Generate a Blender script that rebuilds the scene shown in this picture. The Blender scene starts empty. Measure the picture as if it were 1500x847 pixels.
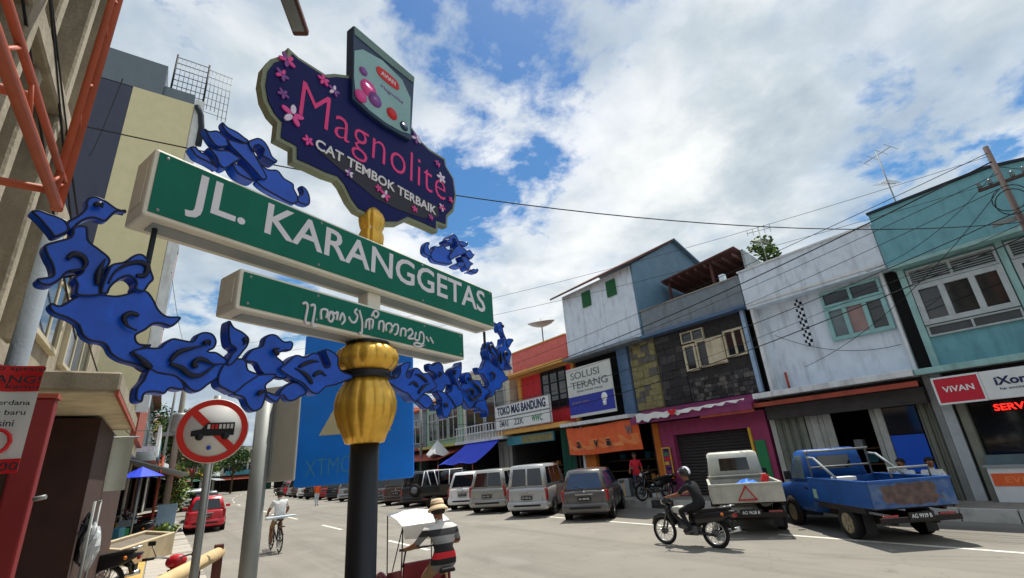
import bpy, bmesh, math, random
from mathutils import Vector, Matrix, Euler
R = math.radians
rnd = random.Random(7)
scene = bpy.context.scene
COL = scene.collection

# ------------------------------------------------------------------ camera
YAW, PITCH, ROLL, EYE = R(36.3), math.atan(249 / 687.0), R(4.47), 2.1
fw = Vector((math.sin(YAW) * math.cos(PITCH), math.cos(YAW) * math.cos(PITCH), math.sin(PITCH)))
rt = Vector((math.cos(YAW), -math.sin(YAW), 0)); up = rt.cross(fw)
cR = rt * math.cos(ROLL) - up * math.sin(ROLL); cU = up * math.cos(ROLL) + rt * math.sin(ROLL)
cam_d = bpy.data.cameras.new('camera'); cam = bpy.data.objects.new('camera', cam_d); COL.objects.link(cam)
cam.matrix_world = Matrix(((cR.x, cU.x, -fw.x, 0), (cR.y, cU.y, -fw.y, 0), (cR.z, cU.z, -fw.z, EYE), (0, 0, 0, 1)))
cam_d.sensor_width = 36; cam_d.lens = 687 / 1500 * 36; cam_d.clip_start = 0.05; cam_d.clip_end = 3000
scene.camera = cam

# ------------------------------------------------------------------ sky, sun, exposure
SUN_EL, SUN_AZ = R(68), R(62)          # azimuth clockwise from +Y (the street's direction)
world = bpy.data.worlds.new('World'); scene.world = world; world.use_nodes = True
def build_world():
    nt = world.node_tree; N = nt.nodes; L = nt.links
    for n in list(N): N.remove(n)
    def node(t, **k):
        n = N.new(t)
        for a, b in k.items(): setattr(n, a, b)
        return n
    out = node('ShaderNodeOutputWorld'); bg = node('ShaderNodeBackground'); bg.inputs[1].default_value = 0.1
    sky = node('ShaderNodeTexSky', sky_type='NISHITA'); sky.sun_disc = False
    sky.sun_elevation = SUN_EL; sky.sun_rotation = SUN_AZ; sky.air_density = 1.3; sky.dust_density = 0.4; sky.ozone_density = 2.5
    geo = node('ShaderNodeNewGeometry')
    neg = node('ShaderNodeVectorMath', operation='SCALE'); neg.inputs['Scale'].default_value = -1
    L.new(geo.outputs['Incoming'], neg.inputs[0])
    sep = node('ShaderNodeSeparateXYZ'); L.new(neg.outputs[0], sep.inputs[0])
    def m(op, a, b=None, c=None, clamp=False):
        n = node('ShaderNodeMath', operation=op); n.use_clamp = clamp
        for i, v in enumerate((a, b, c)):
            if v is None: continue
            if isinstance(v, (int, float)): n.inputs[i].default_value = v
            else: L.new(v, n.inputs[i])
        return n.outputs[0]
    den = m('ADD', m('MAXIMUM', sep.outputs[2], 0.0), 0.26)
    cb = node('ShaderNodeCombineXYZ')
    L.new(m('DIVIDE', sep.outputs[0], den), cb.inputs[0]); L.new(m('DIVIDE', sep.outputs[1], den), cb.inputs[1])
    def noise(scale, detail, rough, dist, w, off=(0, 0, 0)):
        mp = node('ShaderNodeMapping'); mp.inputs['Location'].default_value = off
        L.new(cb.outputs[0], mp.inputs[0])
        mp.inputs['Location'].default_value = SKYP['off']
        n = node('ShaderNodeTexNoise', noise_dimensions='4D'); L.new(mp.outputs[0], n.inputs['Vector'])
        n.inputs['W'].default_value = w; n.inputs['Scale'].default_value = scale; n.inputs['Detail'].default_value = detail
        n.inputs['Roughness'].default_value = rough; n.inputs['Distortion'].default_value = dist
        return n.outputs[0]
    def ramp(v, pts):
        r = node('ShaderNodeValToRGB'); e = r.color_ramp.elements
        while len(e) < len(pts): e.new(0.5)
        for el, (p, c) in zip(e, pts): el.position = p; el.color = (*c, 1) if isinstance(c, tuple) else (c, c, c, 1)
        L.new(v, r.inputs[0]); return r.outputs[0]
    big = noise(SKYP['s1'], 9, 0.56, 0.25, SKYP['w1'])
    fine = noise(SKYP['s2'], 9, 0.62, 0.3, SKYP['w2'])
    cover = m('ADD', m('ADD', m('MULTIPLY', big, 0.64), m('MULTIPLY', fine, 0.36)), m('MULTIPLY', m('MAXIMUM', m('SUBTRACT', 0.3, sep.outputs[2]), 0.0), 0.45))
    mask = ramp(cover, [(SKYP['c0'], 0.0), (SKYP['c1'], 0.8), (SKYP['c1'] + 0.07, 1.0)])
    # thickness of the cloud decides how grey its base is
    thick = m('ADD', m('MULTIPLY', noise(1.5, 7, 0.55, 0.2, SKYP['w3']), 0.62), m('MULTIPLY', noise(5.5, 6, 0.55, 0.2, SKYP['w3'] + 3), 0.38))
    thick = m('ADD', thick, m('MULTIPLY', m('SUBTRACT', cover, 0.53), 0.55))
    ccol = ramp(thick, [(0.38, (7.9, 8.0, 8.0)), (0.45, (6.7, 7.0, 7.1)), (0.52, (4.9, 5.5, 5.9)), (0.62, (3.3, 4.0, 4.7))])
    mix = node('ShaderNodeMix', data_type='RGBA'); L.new(mask, mix.inputs[0])
    hs = node('ShaderNodeHueSaturation'); hs.inputs['Saturation'].default_value = 1.35; hs.inputs['Value'].default_value = SKYP['blue']
    L.new(sky.outputs[0], hs.inputs['Color']); L.new(hs.outputs[0], mix.inputs[6]); L.new(ccol, mix.inputs[7])
    L.new(mix.outputs[2], bg.inputs[0]); L.new(bg.outputs[0], out.inputs[0])
SKYP = dict(s1=1.25, s2=4.6, w1=23.1, w2=28.1, w3=24.4, c0=0.425, c1=0.468, blue=0.82, off=(0, 0.8, 0))
build_world()
sd = bpy.data.lights.new('sun', 'SUN'); sd.energy = 4.2; sd.angle = R(0.6); sd.color = (1, 0.95, 0.86)
sun = bpy.data.objects.new('sun', sd); COL.objects.link(sun)
sv = Vector((math.sin(SUN_AZ) * math.cos(SUN_EL), math.cos(SUN_AZ) * math.cos(SUN_EL), math.sin(SUN_EL)))
sun.rotation_euler = sv.to_track_quat('Z', 'Y').to_euler(); sun.location = sv * 60
vs = scene.view_settings; vs.view_transform = 'Standard'; vs.look = 'None'; vs.exposure = 0.4; vs.gamma = 1
scene.cycles.max_bounces = 6; scene.cycles.use_denoising = True

# ------------------------------------------------------------------ materials
MATS = {}
def lin(c):
    return tuple(((v / 255) / 12.92 if v <= 10 else (((v / 255) + 0.055) / 1.055) ** 2.4) for v in c)
def mat(name, c, rough=0.75, metal=0.0, var=0.12, vscale=3.0, stain=0.0, stain_c=(45, 42, 38), bump=0.0, bscale=40, spec=0.4, emit=0.0, streak=True, coat=0.0, fine=0.0):
    """procedural paint / plaster / metal; c and stain_c are sRGB 0-255"""
    if name in MATS: return MATS[name]
    m = bpy.data.materials.new(name); m.use_nodes = True; MATS[name] = m
    nt = m.node_tree; N = nt.nodes; L = nt.links
    b = N['Principled BSDF']; b.inputs['Roughness'].default_value = rough; b.inputs['Metallic'].default_value = metal
    b.inputs['Specular IOR Level'].default_value = spec; b.inputs['Coat Weight'].default_value = coat
    tc = N.new('ShaderNodeTexCoord'); base = lin(c)
    def noise(scale, det=5, sx=(1, 1, 1)):
        mp = N.new('ShaderNodeMapping'); mp.inputs['Scale'].default_value = sx; L.new(tc.outputs['Object'], mp.inputs[0])
        n = N.new('ShaderNodeTexNoise'); n.inputs['Scale'].default_value = scale; n.inputs['Detail'].default_value = det
        n.inputs['Roughness'].default_value = 0.6; L.new(mp.outputs[0], n.inputs['Vector']); return n.outputs[0]
    def mixn(f, a, bcol, lo, hi, amt=1.0):
        r = N.new('ShaderNodeMapRange'); r.inputs[1].default_value = lo; r.inputs[2].default_value = hi; r.inputs[4].default_value = amt
        L.new(f, r.inputs[0]); mx = N.new('ShaderNodeMix'); mx.data_type = 'RGBA'; L.new(r.outputs[0], mx.inputs[0])
        for i, v in ((6, a), (7, bcol)):
            if isinstance(v, tuple): mx.inputs[i].default_value = (*v, 1)
            else: L.new(v, mx.inputs[i])
        return mx.outputs[2]
    cur = base
    if var > 0:
        cur = mixn(noise(vscale), tuple(v * (1 - var) for v in base), tuple(min(1, v * (1 + var)) for v in base), 0.3, 0.7)
    if fine > 0:
        cur = mixn(noise(55, 3), cur, tuple(v * (1 - fine) for v in base), 0.45, 0.75)
    if stain > 0:
        s = noise(2.2, 7, (1.6, 1.6, 0.35) if streak else (1, 1, 1)); cur = mixn(s, cur, lin(stain_c), 0.5, 0.8, stain)
    if isinstance(cur, tuple): b.inputs['Base Color'].default_value = (*cur, 1)
    else: L.new(cur, b.inputs['Base Color'])
    if bump > 0:
        bp = N.new('ShaderNodeBump'); bp.inputs['Strength'].default_value = bump; bp.inputs['Distance'].default_value = 0.02
        L.new(noise(bscale, 4), bp.inputs['Height']); L.new(bp.outputs[0], b.inputs['Normal'])
    if emit > 0:
        b.inputs['Emission Color'].default_value = (*base, 1); b.inputs['Emission Strength'].default_value = emit
    return m
def glass(name, c=(18, 24, 30), rough=0.06, spec=0.6):
    return mat(name, c, rough, 0, 0.25, 1.5, spec=spec)
def M(n): return MATS[n]

# ------------------------------------------------------------------ mesh helpers
class MB:
    def __init__(s): s.v = []; s.f = []; s.mi = []; s.cur = 0; s.sm = []
    def add(s, vs, fs, smooth=False):
        o = len(s.v); s.v += [tuple(v) for v in vs]
        for f in fs: s.f.append(tuple(i + o for i in f)); s.mi.append(s.cur); s.sm.append(smooth)
        return s
    def box(s, x0, x1, y0, y1, z0, z1):
        x0, x1 = min(x0, x1), max(x0, x1); y0, y1 = min(y0, y1), max(y0, y1); z0, z1 = min(z0, z1), max(z0, z1)
        return s.add([(x0, y0, z0), (x1, y0, z0), (x1, y1, z0), (x0, y1, z0), (x0, y0, z1), (x1, y0, z1), (x1, y1, z1), (x0, y1, z1)],
                     [(3, 2, 1, 0), (4, 5, 6, 7), (0, 1, 5, 4), (1, 2, 6, 5), (2, 3, 7, 6), (3, 0, 4, 7)])
    def obox(s, c, size, rot=(0, 0, 0)):
        mt = Matrix.Translation(c) @ Euler(rot).to_matrix().to_4x4(); h = [d / 2 for d in size]
        vs = [mt @ Vector((sx * h[0], sy * h[1], sz * h[2])) for sz in (-1, 1) for sx, sy in ((-1, -1), (1, -1), (1, 1), (-1, 1))]
        return s.add(vs, [(3, 2, 1, 0), (4, 5, 6, 7), (0, 1, 5, 4), (1, 2, 6, 5), (2, 3, 7, 6), (3, 0, 4, 7)])
    def hexa(s, p):   # 8 points: bottom ring (ccw), top ring
        return s.add(p, [(3, 2, 1, 0), (4, 5, 6, 7), (0, 1, 5, 4), (1, 2, 6, 5), (2, 3, 7, 6), (3, 0, 4, 7)])
    def tube(s, pts, r, n=8, closed=False, cap=True):
        pts = [Vector(p) for p in pts]; k = len(pts); rs = r if isinstance(r, (list, tuple)) else [r] * k
        vs = []; prev = None
        for i, p in enumerate(pts):
            a = pts[(i - 1) % k] if (closed or i > 0) else p; b = pts[(i + 1) % k] if (closed or i < k - 1) else p
            t = (b - a)
            if t.length < 1e-9: t = Vector((0, 0, 1))
            t.normalize()
            if prev is None:
                ref = Vector((0, 0, 1)) if abs(t.z) < 0.9 else Vector((1, 0, 0)); prev = t.cross(ref).normalized()
            prev = (prev - t * prev.dot(t)); prev = prev.normalized() if prev.length > 1e-6 else t.orthogonal().normalized()
            q = t.cross(prev)
            for j in range(n):
                w = 2 * math.pi * j / n; vs.append(p + prev * math.cos(w) * rs[i] + q * math.sin(w) * rs[i])
        fs = []
        for i in range(k if closed else k - 1):
            i2 = (i + 1) % k
            for j in range(n): fs.append((i * n + j, i * n + (j + 1) % n, i2 * n + (j + 1) % n, i2 * n + j))
        s.add(vs, fs, True)
        if cap and not closed:
            o = len(s.v) - len(vs)
            s.f.append(tuple(o + j for j in range(n - 1, -1, -1))); s.mi.append(s.cur); s.sm.append(False)
            s.f.append(tuple(o + (k - 1) * n + j for j in range(n))); s.mi.append(s.cur); s.sm.append(False)
        return s
    def bar(s, a, b, r, n=8): return s.tube([a, b], r, n)
    def lathe(s, prof, n=24, flute=0, amp=0.0, c=(0, 0, 0), axis='z'):
        vs = []; fs = []
        for r, z in prof:
            for j in range(n):
                w = 2 * math.pi * j / n; rr = r * (1 + amp * (abs(math.cos(w * flute / 2)) - 0.6)) if flute else r
                if axis == 'z': vs.append((c[0] + rr * math.cos(w), c[1] + rr * math.sin(w), c[2] + z))
                else: vs.append((c[0] + z, c[1] + rr * math.cos(w), c[2] + rr * math.sin(w)))
        for i in range(len(prof) - 1):
            for j in range(n): fs.append((i * n + j, i * n + (j + 1) % n, (i + 1) * n + (j + 1) % n, (i + 1) * n + j))
        fs.append(tuple(range(n - 1, -1, -1))); fs.append(tuple((len(prof) - 1) * n + j for j in range(n)))
        return s.add(vs, fs, True)
    def prism(s, poly, fa, fb):   # poly 2D points; fa/fb map (u,v)->3D for the two caps
        n = len(poly); vs = [fa(*p) for p in poly] + [fb(*p) for p in poly]
        fs = [tuple(range(n)), tuple(range(2 * n - 1, n - 1, -1))] + [(i, i + n, (i + 1) % n + n, (i + 1) % n) for i in range(n)]
        return s.add(vs, fs)
    def sphere(s, c, r, n=12, m=8, sc=(1, 1, 1)):
        prof = [(max(1e-4, r * math.sin(math.pi * i / m)), -r * math.cos(math.pi * i / m)) for i in range(m + 1)]
        o = len(s.v); s.lathe(prof, n)
        for i in range(o, len(s.v)):
            v = s.v[i]; s.v[i] = (c[0] + v[0] * sc[0], c[1] + v[1] * sc[1], c[2] + v[2] * sc[2])
        return s
    def mesh(s, name, mats):
        me = bpy.data.meshes.new(name); me.from_pydata(s.v, [], s.f)
        for m in (mats if isinstance(mats, (list, tuple)) else [mats]): me.materials.append(MATS[m] if isinstance(m, str) else m)
        me.polygons.foreach_set('material_index', s.mi); me.polygons.foreach_set('use_smooth', s.sm); me.update()
        bm = bmesh.new(); bm.from_mesh(me); bmesh.ops.recalc_face_normals(bm, faces=bm.faces); bm.to_mesh(me); bm.free()
        return me
    def build(s, name, mats, parent=None, bevel=0.0, seg=2, local=False, smooth_all=False, subsurf=0):
        if parent is not None and not local and parent.get('_w'):
            lo = Vector(parent['_w']); s.v = [(v[0] - lo.x, v[1] - lo.y, v[2] - lo.z) for v in s.v]
        me = s.mesh(name, mats); o = bpy.data.objects.new(name, me); COL.objects.link(o)
        if parent is not None: o.parent = parent
        if smooth_all:
            for p in me.polygons: p.use_smooth = True
        if bevel > 0:
            b = o.modifiers.new('bevel', 'BEVEL'); b.width = bevel; b.segments = seg; b.limit_method = 'ANGLE'; b.angle_limit = R(35)
        if subsurf:
            b = o.modifiers.new('sub', 'SUBSURF'); b.levels = subsurf; b.render_levels = subsurf
        return o
def tag(o, label=None, cat=None, group=None, kind=None):
    if label: o['label'] = label
    if cat: o['category'] = cat
    if group: o['group'] = group
    if kind: o['kind'] = kind
    return o
def thing(name, label, cat, loc=(0, 0, 0), rz=0.0, group=None, world_parts=False):
    o = bpy.data.objects.new(name, None); o.empty_display_size = 0.2; COL.objects.link(o)
    o.location = loc; o.rotation_euler = (0, 0, rz); tag(o, label, cat, group)
    if world_parts: o['_w'] = tuple(loc)
    return o
def copy_tree(o, parent=None):
    c = o.copy(); COL.objects.link(c); c.parent = parent
    for ch in [x for x in o.children]: copy_tree(ch, c)
    return c
def smooth_poly(pts, n=4, closed=True):
    k = len(pts); out = []
    for i in range(k if closed else k - 1):
        p0, p1, p2, p3 = (pts[(i - 1) % k], pts[i], pts[(i + 1) % k], pts[(i + 2) % k]) if closed else (pts[max(i - 1, 0)], pts[i], pts[i + 1], pts[min(i + 2, k - 1)])
        for j in range(n):
            t = j / n
            out.append(tuple(0.5 * (2 * b + (c - a) * t + (2 * a - 5 * b + 4 * c - d) * t * t + (3 * b - a - 3 * c + d) * t ** 3) for a, b, c, d in zip(p0, p1, p2, p3)))
    if not closed: out.append(tuple(pts[-1]))
    return out
def text_mesh(name, body, material, parent, mtx, width=None, height=None, bold=0.0, extrude=0.004, spacing=1.0, anchor='c'):
    """lettering as geometry: text in the local XY plane, fitted to width x height, placed by mtx"""
    cu = bpy.data.curves.new(name, 'FONT'); cu.body = body; cu.size = 1; cu.extrude = 0.0; cu.offset = bold; cu.space_character = spacing; cu.resolution_u = 3
    t = bpy.data.objects.new(name, cu); COL.objects.link(t)
    dg = bpy.context.evaluated_depsgraph_get(); me = bpy.data.meshes.new_from_object(t.evaluated_get(dg))
    bpy.data.objects.remove(t); bpy.data.curves.remove(cu)
    xs = [v.co.x for v in me.vertices]; ys = [v.co.y for v in me.vertices]
    x0, x1, y0, y1 = min(xs), max(xs), min(ys), max(ys)
    sx = width / (x1 - x0) if width else None; sy = height / (y1 - y0) if height else None
    sx = sx or sy; sy = sy or sx
    for v in me.vertices:
        v.co = Vector(((v.co.x - (x0 + x1) / 2) * sx, (v.co.y - (y0 + y1) / 2) * sy, 0))
    bm = bmesh.new(); bm.from_mesh(me)
    if extrude > 0:
        r = bmesh.ops.extrude_face_region(bm, geom=bm.faces[:])
        bmesh.ops.translate(bm, verts=[g for g in r['geom'] if isinstance(g, bmesh.types.BMVert)], vec=(0, 0, extrude))
    bmesh.ops.recalc_face_normals(bm, faces=bm.faces)
    for f_ in bm.faces: f_.smooth = False
    bm.to_mesh(me); bm.free()
    me.transform(mtx); me.name = name; me.materials.clear(); me.materials.append(MATS[material])
    o = bpy.data.objects.new(name, me); COL.objects.link(o); o.parent = parent
    return o
def plane_mtx(origin, ux, uy):
    ux = Vector(ux).normalized(); uy = Vector(uy).normalized(); n = ux.cross(uy)
    return Matrix(((ux.x, uy.x, n.x, origin[0]), (ux.y, uy.y, n.y, origin[1]), (ux.z, uy.z, n.z, origin[2]), (0, 0, 0, 1)))
# street path: straight along +Y, bending right beyond 45 m
def street(s, off):
    ds = 1.0; x, y, q, a = 8.0, 0.0, 0.0, 0.0
    if s <= 45: return Vector((8 + off, s, 0)), 0.0
    y = 45.0; q = 45.0
    while q < s - 1e-6:
        st = min(ds, s - q); a = R(11) * min(1, max(0, (q - 45) / 45)); x += math.sin(a) * st; y += math.cos(a) * st; q += st
    return Vector((x + off * math.cos(a), y - off * math.sin(a), 0)), a
# ------------------------------------------------------------------ palette
def asphalt():
    m = bpy.data.materials.new('asphalt'); m.use_nodes = True; MATS['asphalt'] = m; N = m.node_tree.nodes; L = m.node_tree.links; b_ = N['Principled BSDF']; b_.inputs['Roughness'].default_value = .88; b_.inputs['Specular IOR Level'].default_value = .25
    tc = N.new('ShaderNodeTexCoord')
    def nz(scale, sc=(1, 1, 1), det=5, ro=.6):
        mp = N.new('ShaderNodeMapping'); mp.inputs['Scale'].default_value = sc; L.new(tc.outputs['Object'], mp.inputs[0]); n = N.new('ShaderNodeTexNoise'); n.inputs['Scale'].default_value = scale; n.inputs['Detail'].default_value = det; n.inputs['Roughness'].default_value = ro; L.new(mp.outputs[0], n.inputs['Vector']); return n.outputs[0]
    def mx(f, a, c, lo, hi, amt):
        r = N.new('ShaderNodeMapRange'); r.inputs[1].default_value = lo; r.inputs[2].default_value = hi; r.inputs[4].default_value = amt; L.new(f, r.inputs[0]); x = N.new('ShaderNodeMix'); x.data_type = 'RGBA'; L.new(r.outputs[0], x.inputs[0])
        for i, v in ((6, a), (7, c)):
            if isinstance(v, tuple): x.inputs[i].default_value = (*v, 1)
            else: L.new(v, x.inputs[i])
        return x.outputs[2]
    c = mx(nz(.35), lin((129, 125, 116)), lin((142, 137, 127)), .35, .65, 1)
    c = mx(nz(1.0, (1.3, .05, 1), 4), c, lin((108, 105, 98)), .5, .72, .7)       # wheel tracks along the street
    c = mx(nz(1.7, (1, 1, 1), 7, .7), c, lin((88, 86, 81)), .6, .74, .6)       # oil and damp spots
    c = mx(nz(0.55, (1, .6, 1), 2), c, lin((152, 148, 140)), .58, .66, .4)       # paler resurfaced patches
    c = mx(nz(95, det=3), c, lin((92, 90, 86)), .48, .7, .5)                      # grit
    vo = N.new('ShaderNodeTexVoronoi'); vo.feature = 'DISTANCE_TO_EDGE'; vo.inputs['Scale'].default_value = .55
    ds = N.new('ShaderNodeVectorMath'); ds.operation = 'ADD'; sc_ = N.new('ShaderNodeVectorMath'); sc_.operation = 'SCALE'; sc_.inputs['Scale'].default_value = .5
    nn = N.new('ShaderNodeTexNoise'); nn.inputs['Scale'].default_value = 2.5; L.new(tc.outputs['Object'], nn.inputs['Vector']); L.new(nn.outputs['Color'], sc_.inputs[0]); L.new(tc.outputs['Object'], ds.inputs[0]); L.new(sc_.outputs[0], ds.inputs[1]); L.new(ds.outputs[0], vo.inputs['Vector'])
    iv = N.new('ShaderNodeMath'); iv.operation = 'SUBTRACT'; iv.inputs[0].default_value = 1; L.new(vo.outputs[0], iv.inputs[1])
    c = mx(iv.outputs[0], c, lin((96, 93, 88)), .99, .997, .22)
    L.new(c, b_.inputs['Base Color']); bp = N.new('ShaderNodeBump'); bp.inputs['Strength'].default_value = .25; bp.inputs['Distance'].default_value = .01; L.new(nz(130, det=3), bp.inputs['Height']); L.new(bp.outputs[0], b_.inputs['Normal'])
asphalt()
mat('earth', (120, 112, 100), 0.95)
mat('paint_white', (222, 220, 208), 0.8, stain=0.6, stain_c=(150, 146, 136), streak=False, fine=0.2)
mat('kerb_white', (205, 203, 195), 0.85, var=0.1, stain=0.55, stain_c=(70, 68, 64), streak=False, fine=0.2)
mat('kerb_dark', (66, 64, 62), 0.9, stain=0.4, stain_c=(120, 118, 112), streak=False)
mat('paving', (142, 136, 126), 0.9, var=0.12, stain=0.4, stain_c=(84, 80, 74), streak=False, bump=0.2)
mat('paving_pale', (178, 172, 160), 0.9, var=0.14, stain=0.35, stain_c=(112, 106, 98), streak=False, fine=0.15)
mat('tactile_yellow', (204, 168, 92), 0.85, stain=0.4, stain_c=(130, 112, 76), streak=False, fine=0.2)
mat('concrete', (150, 146, 136), 0.9, var=0.14, stain=0.5, stain_c=(74, 70, 64), bump=0.3, fine=0.12)
mat('concrete_old', (158, 148, 128), 0.95, var=0.25, vscale=2, stain=0.75, stain_c=(66, 58, 48), bump=0.5, bscale=18, fine=0.2)
mat('white_wall', (214, 226, 238), 0.8, var=0.08, stain=0.62, stain_c=(118, 124, 130), bump=0.1)
mat('white_trim', (216, 220, 222), 0.7, stain=0.65, stain_c=(120, 118, 112))
mat('teal_wall', (112, 166, 176), 0.8, var=0.1, stain=0.5, stain_c=(62, 98, 104), bump=0.1)
mat('teal_pale', (146, 184, 182), 0.8, stain=0.55, stain_c=(90, 110, 108))
mat('slate_dark', (40, 50, 58), 0.85)
mat('teal_frame', (140, 184, 184), 0.6, stain=0.25, stain_c=(90, 110, 110))
mat('grey_frame', (176, 184, 186), 0.6, stain=0.3, stain_c=(110, 112, 112))
mat('grey_wall', (122, 132, 140), 0.85, stain=0.55, stain_c=(64, 66, 68), bump=0.2)
mat('blue_fascia', (84, 112, 146), 0.7, stain=0.5, stain_c=(120, 120, 124))
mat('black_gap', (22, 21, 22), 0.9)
mat('dark_stone', (70, 70, 70), 0.9, var=0.35, vscale=9, stain=0.4, stain_c=(34, 33, 34), bump=0.5, streak=False)
mat('khaki_stone', (138, 132, 92), 0.9, var=0.3, vscale=7, stain=0.45, stain_c=(78, 74, 54), bump=0.5, streak=False)
mat('stone_pale', (150, 148, 142), 0.9, var=0.3, vscale=6)
mat('stone_mid', (98, 96, 92), 0.9, var=0.3, vscale=6)
mat('stone_black', (50, 49, 50), 0.9, var=0.3, vscale=6)
mat('frame_dirty', (196, 186, 158), 0.75, stain=0.6, stain_c=(92, 80, 60))
mat('pipe_blue', (150, 176, 204), 0.6, stain=0.3)
mat('pink_paint', (160, 64, 102), 0.75, stain=0.3, stain_c=(120, 40, 80))
mat('purple_paint', (136, 56, 100), 0.7, stain=0.4, stain_c=(92, 40, 76))
mat('yellow_paint', (228, 184, 60), 0.7, stain=0.25, stain_c=(150, 116, 50))
mat('orange_paint', (206, 116, 40), 0.75, stain=0.3, stain_c=(130, 74, 40))
mat('rust_red', (160, 74, 56), 0.85, var=0.2, stain=0.5, stain_c=(86, 50, 42))
mat('salmon_wall', (214, 112, 104), 0.8, stain=0.25, stain_c=(150, 80, 76))
mat('red_wall', (214, 56, 66), 0.75, stain=0.2, stain_c=(140, 44, 52))
mat('ochre', (222, 170, 92), 0.8, stain=0.25, stain_c=(150, 120, 80))
mat('green_shutter', (30, 100, 58), 0.65, stain=0.2)
mat('green_door', (22, 84, 66), 0.7, stain=0.3, stain_c=(14, 44, 38))
mat('roof_blue', (92, 124, 146), 0.6, stain=0.3, stain_c=(66, 84, 98))
mat('roof_rust', (92, 58, 52), 0.85, var=0.25, stain=0.5, stain_c=(48, 34, 32))
mat('roof_tile', (132, 96, 78), 0.9, var=0.25, stain=0.4, stain_c=(80, 62, 54))
mat('sheet_grey', (150, 158, 160), 0.6, stain=0.4, stain_c=(96, 96, 92))
mat('shutter_grey', (126, 128, 116), 0.7, var=0.15, stain=0.5, stain_c=(70, 70, 60))
mat('shutter_pale', (178, 178, 170), 0.7, stain=0.4, stain_c=(104, 104, 96))
mat('roller_dark', (58, 54, 54), 0.65, 0.2, stain=0.4, stain_c=(30, 28, 28))
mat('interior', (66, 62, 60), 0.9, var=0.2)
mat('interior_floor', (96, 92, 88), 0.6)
mat('blue_panel', (22, 84, 196), 0.55, var=0.06)
mat('wood', (112, 78, 52), 0.7, var=0.2)
mat('sign_white', (222, 226, 226), 0.5, var=0.04, stain=0.15, stain_c=(170, 172, 170))
mat('sign_red', (196, 36, 56), 0.45, var=0.05)
mat('sign_orange', (236, 104, 52), 0.55, var=0.08, stain=0.2, stain_c=(190, 74, 44))
mat('sign_orange_pale', (240, 140, 80), 0.55, var=0.08)
mat('ink_dark', (34, 36, 44), 0.6); mat('ink_navy', (28, 40, 86), 0.6); mat('ink_red', (206, 34, 40), 0.6); mat('ink_white', (236, 238, 240), 0.5)
mat('ink_grey', (112, 118, 124), 0.6); mat('ink_green', (44, 132, 82), 0.6)
mat('banner_blue', (40, 56, 160), 0.55, var=0.15)
mat('banner_grey', (206, 210, 206), 0.6, var=0.06)
mat('teal_sign', (60, 132, 150), 0.6, var=0.3, vscale=1.2)
mat('tarp_blue', (34, 66, 214), 0.6, var=0.1)
mat('red_led', (255, 40, 30), 0.5, emit=1.6)
mat('cloth_white', (226, 226, 222), 0.85, var=0.05)
mat('metal_grey', (146, 150, 150), 0.5, 0.5, stain=0.25, stain_c=(96, 92, 86))
mat('galv', (140, 144, 142), 0.55, 0.35, stain=0.35, stain_c=(104, 100, 92))
mat('wire_black', (24, 24, 26), 0.7)
mat('pole_brown', (76, 62, 60), 0.85, stain=0.4)
glass('window_glass', (26, 32, 38)); glass('louvre_dark', (64, 68, 70), 0.5)
glass('pane_pale', (96, 112, 116), 0.15); glass('pane_pink', (150, 120, 116), 0.3)

def struct(name, mb, m, bevel=0): return tag(mb.build(name, m, None, bevel=bevel), kind='structure')

# ------------------------------------------------------------------ ground, road, pavements
struct('ground', MB().add([(-700, -700, -0.03), (900, -700, -0.03), (900, 900, -0.03), (-700, 900, -0.03)], [(0, 1, 2, 3)]), 'earth')
ST = [-30, -10] + [i * 5 for i in range(0, 50)]
def strip(mb, o0, o1, z, ss=ST):
    pts = []
    for s in ss:
        pts += [tuple(street(s, o0)[0] + Vector((0, 0, z))), tuple(street(s, o1)[0] + Vector((0, 0, z)))]
    return mb.add(pts, [(2 * i, 2 * i + 1, 2 * i + 3, 2 * i + 2) for i in range(len(ss) - 1)])
road = struct('road', strip(MB(), -6.9, 7.3, 0.0), 'asphalt')
def slab(mb, o0, o1, z0, z1, ss):
    n = len(ss); vs = []
    for s in ss:
        for o, z in ((o0, z0), (o1, z0), (o1, z1), (o0, z1)): vs.append(tuple(street(s, o)[0] + Vector((0, 0, z))))
    fs = [(4 * i + a, 4 * i + b, 4 * i + 4 + b, 4 * i + 4 + a) for i in range(n - 1) for a, b in ((0, 1), (1, 2), (2, 3), (3, 0))]
    fs += [(0, 1, 2, 3), tuple(4 * (n - 1) + i for i in (3, 2, 1, 0))]
    return mb.add(vs, fs)
pav_r = struct('pavement_right', slab(MB(), 7.45, 13.0, -0.02, 0.265, ST), 'paving')
pav_l = struct('pavement_left', slab(MB(), -12.0, -7.02, -0.02, 0.135, ST), 'paving')
# kerb stones, one by one along the near part of the street
kA = MB().box(0, 0.17, -0.485, 0.485, -0.02, 0.275).mesh('kerb_stone', 'kerb_white'); kB = kA.copy(); kB.materials[0] = M('kerb_dark')
for i in range(48):
    y = -3.5 + i; o = bpy.data.objects.new('kerb_stone', kA if (i % 5 not in (1,) or i < 9) else kB); COL.objects.link(o); o.parent = pav_r
    o.location = (15.27, y, rnd.uniform(-0.006, 0.006)); o.rotation_euler.z = rnd.uniform(-0.006, 0.006)
kC = MB().box(-0.13, 0, -0.485, 0.485, -0.02, 0.145).mesh('kerb_stone', 'concrete')
for i in range(40):
    o = bpy.data.objects.new('kerb_stone', kC); COL.objects.link(o); o.parent = pav_l; o.location = (1.12, 2.5 + i, rnd.uniform(-0.004, 0.006))
tag(slab(MB(), 7.27, 7.44, -0.02, 0.27, [44.5] + [s for s in ST if s >= 45]).build('far_kerb', 'kerb_white', pav_r))
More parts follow.
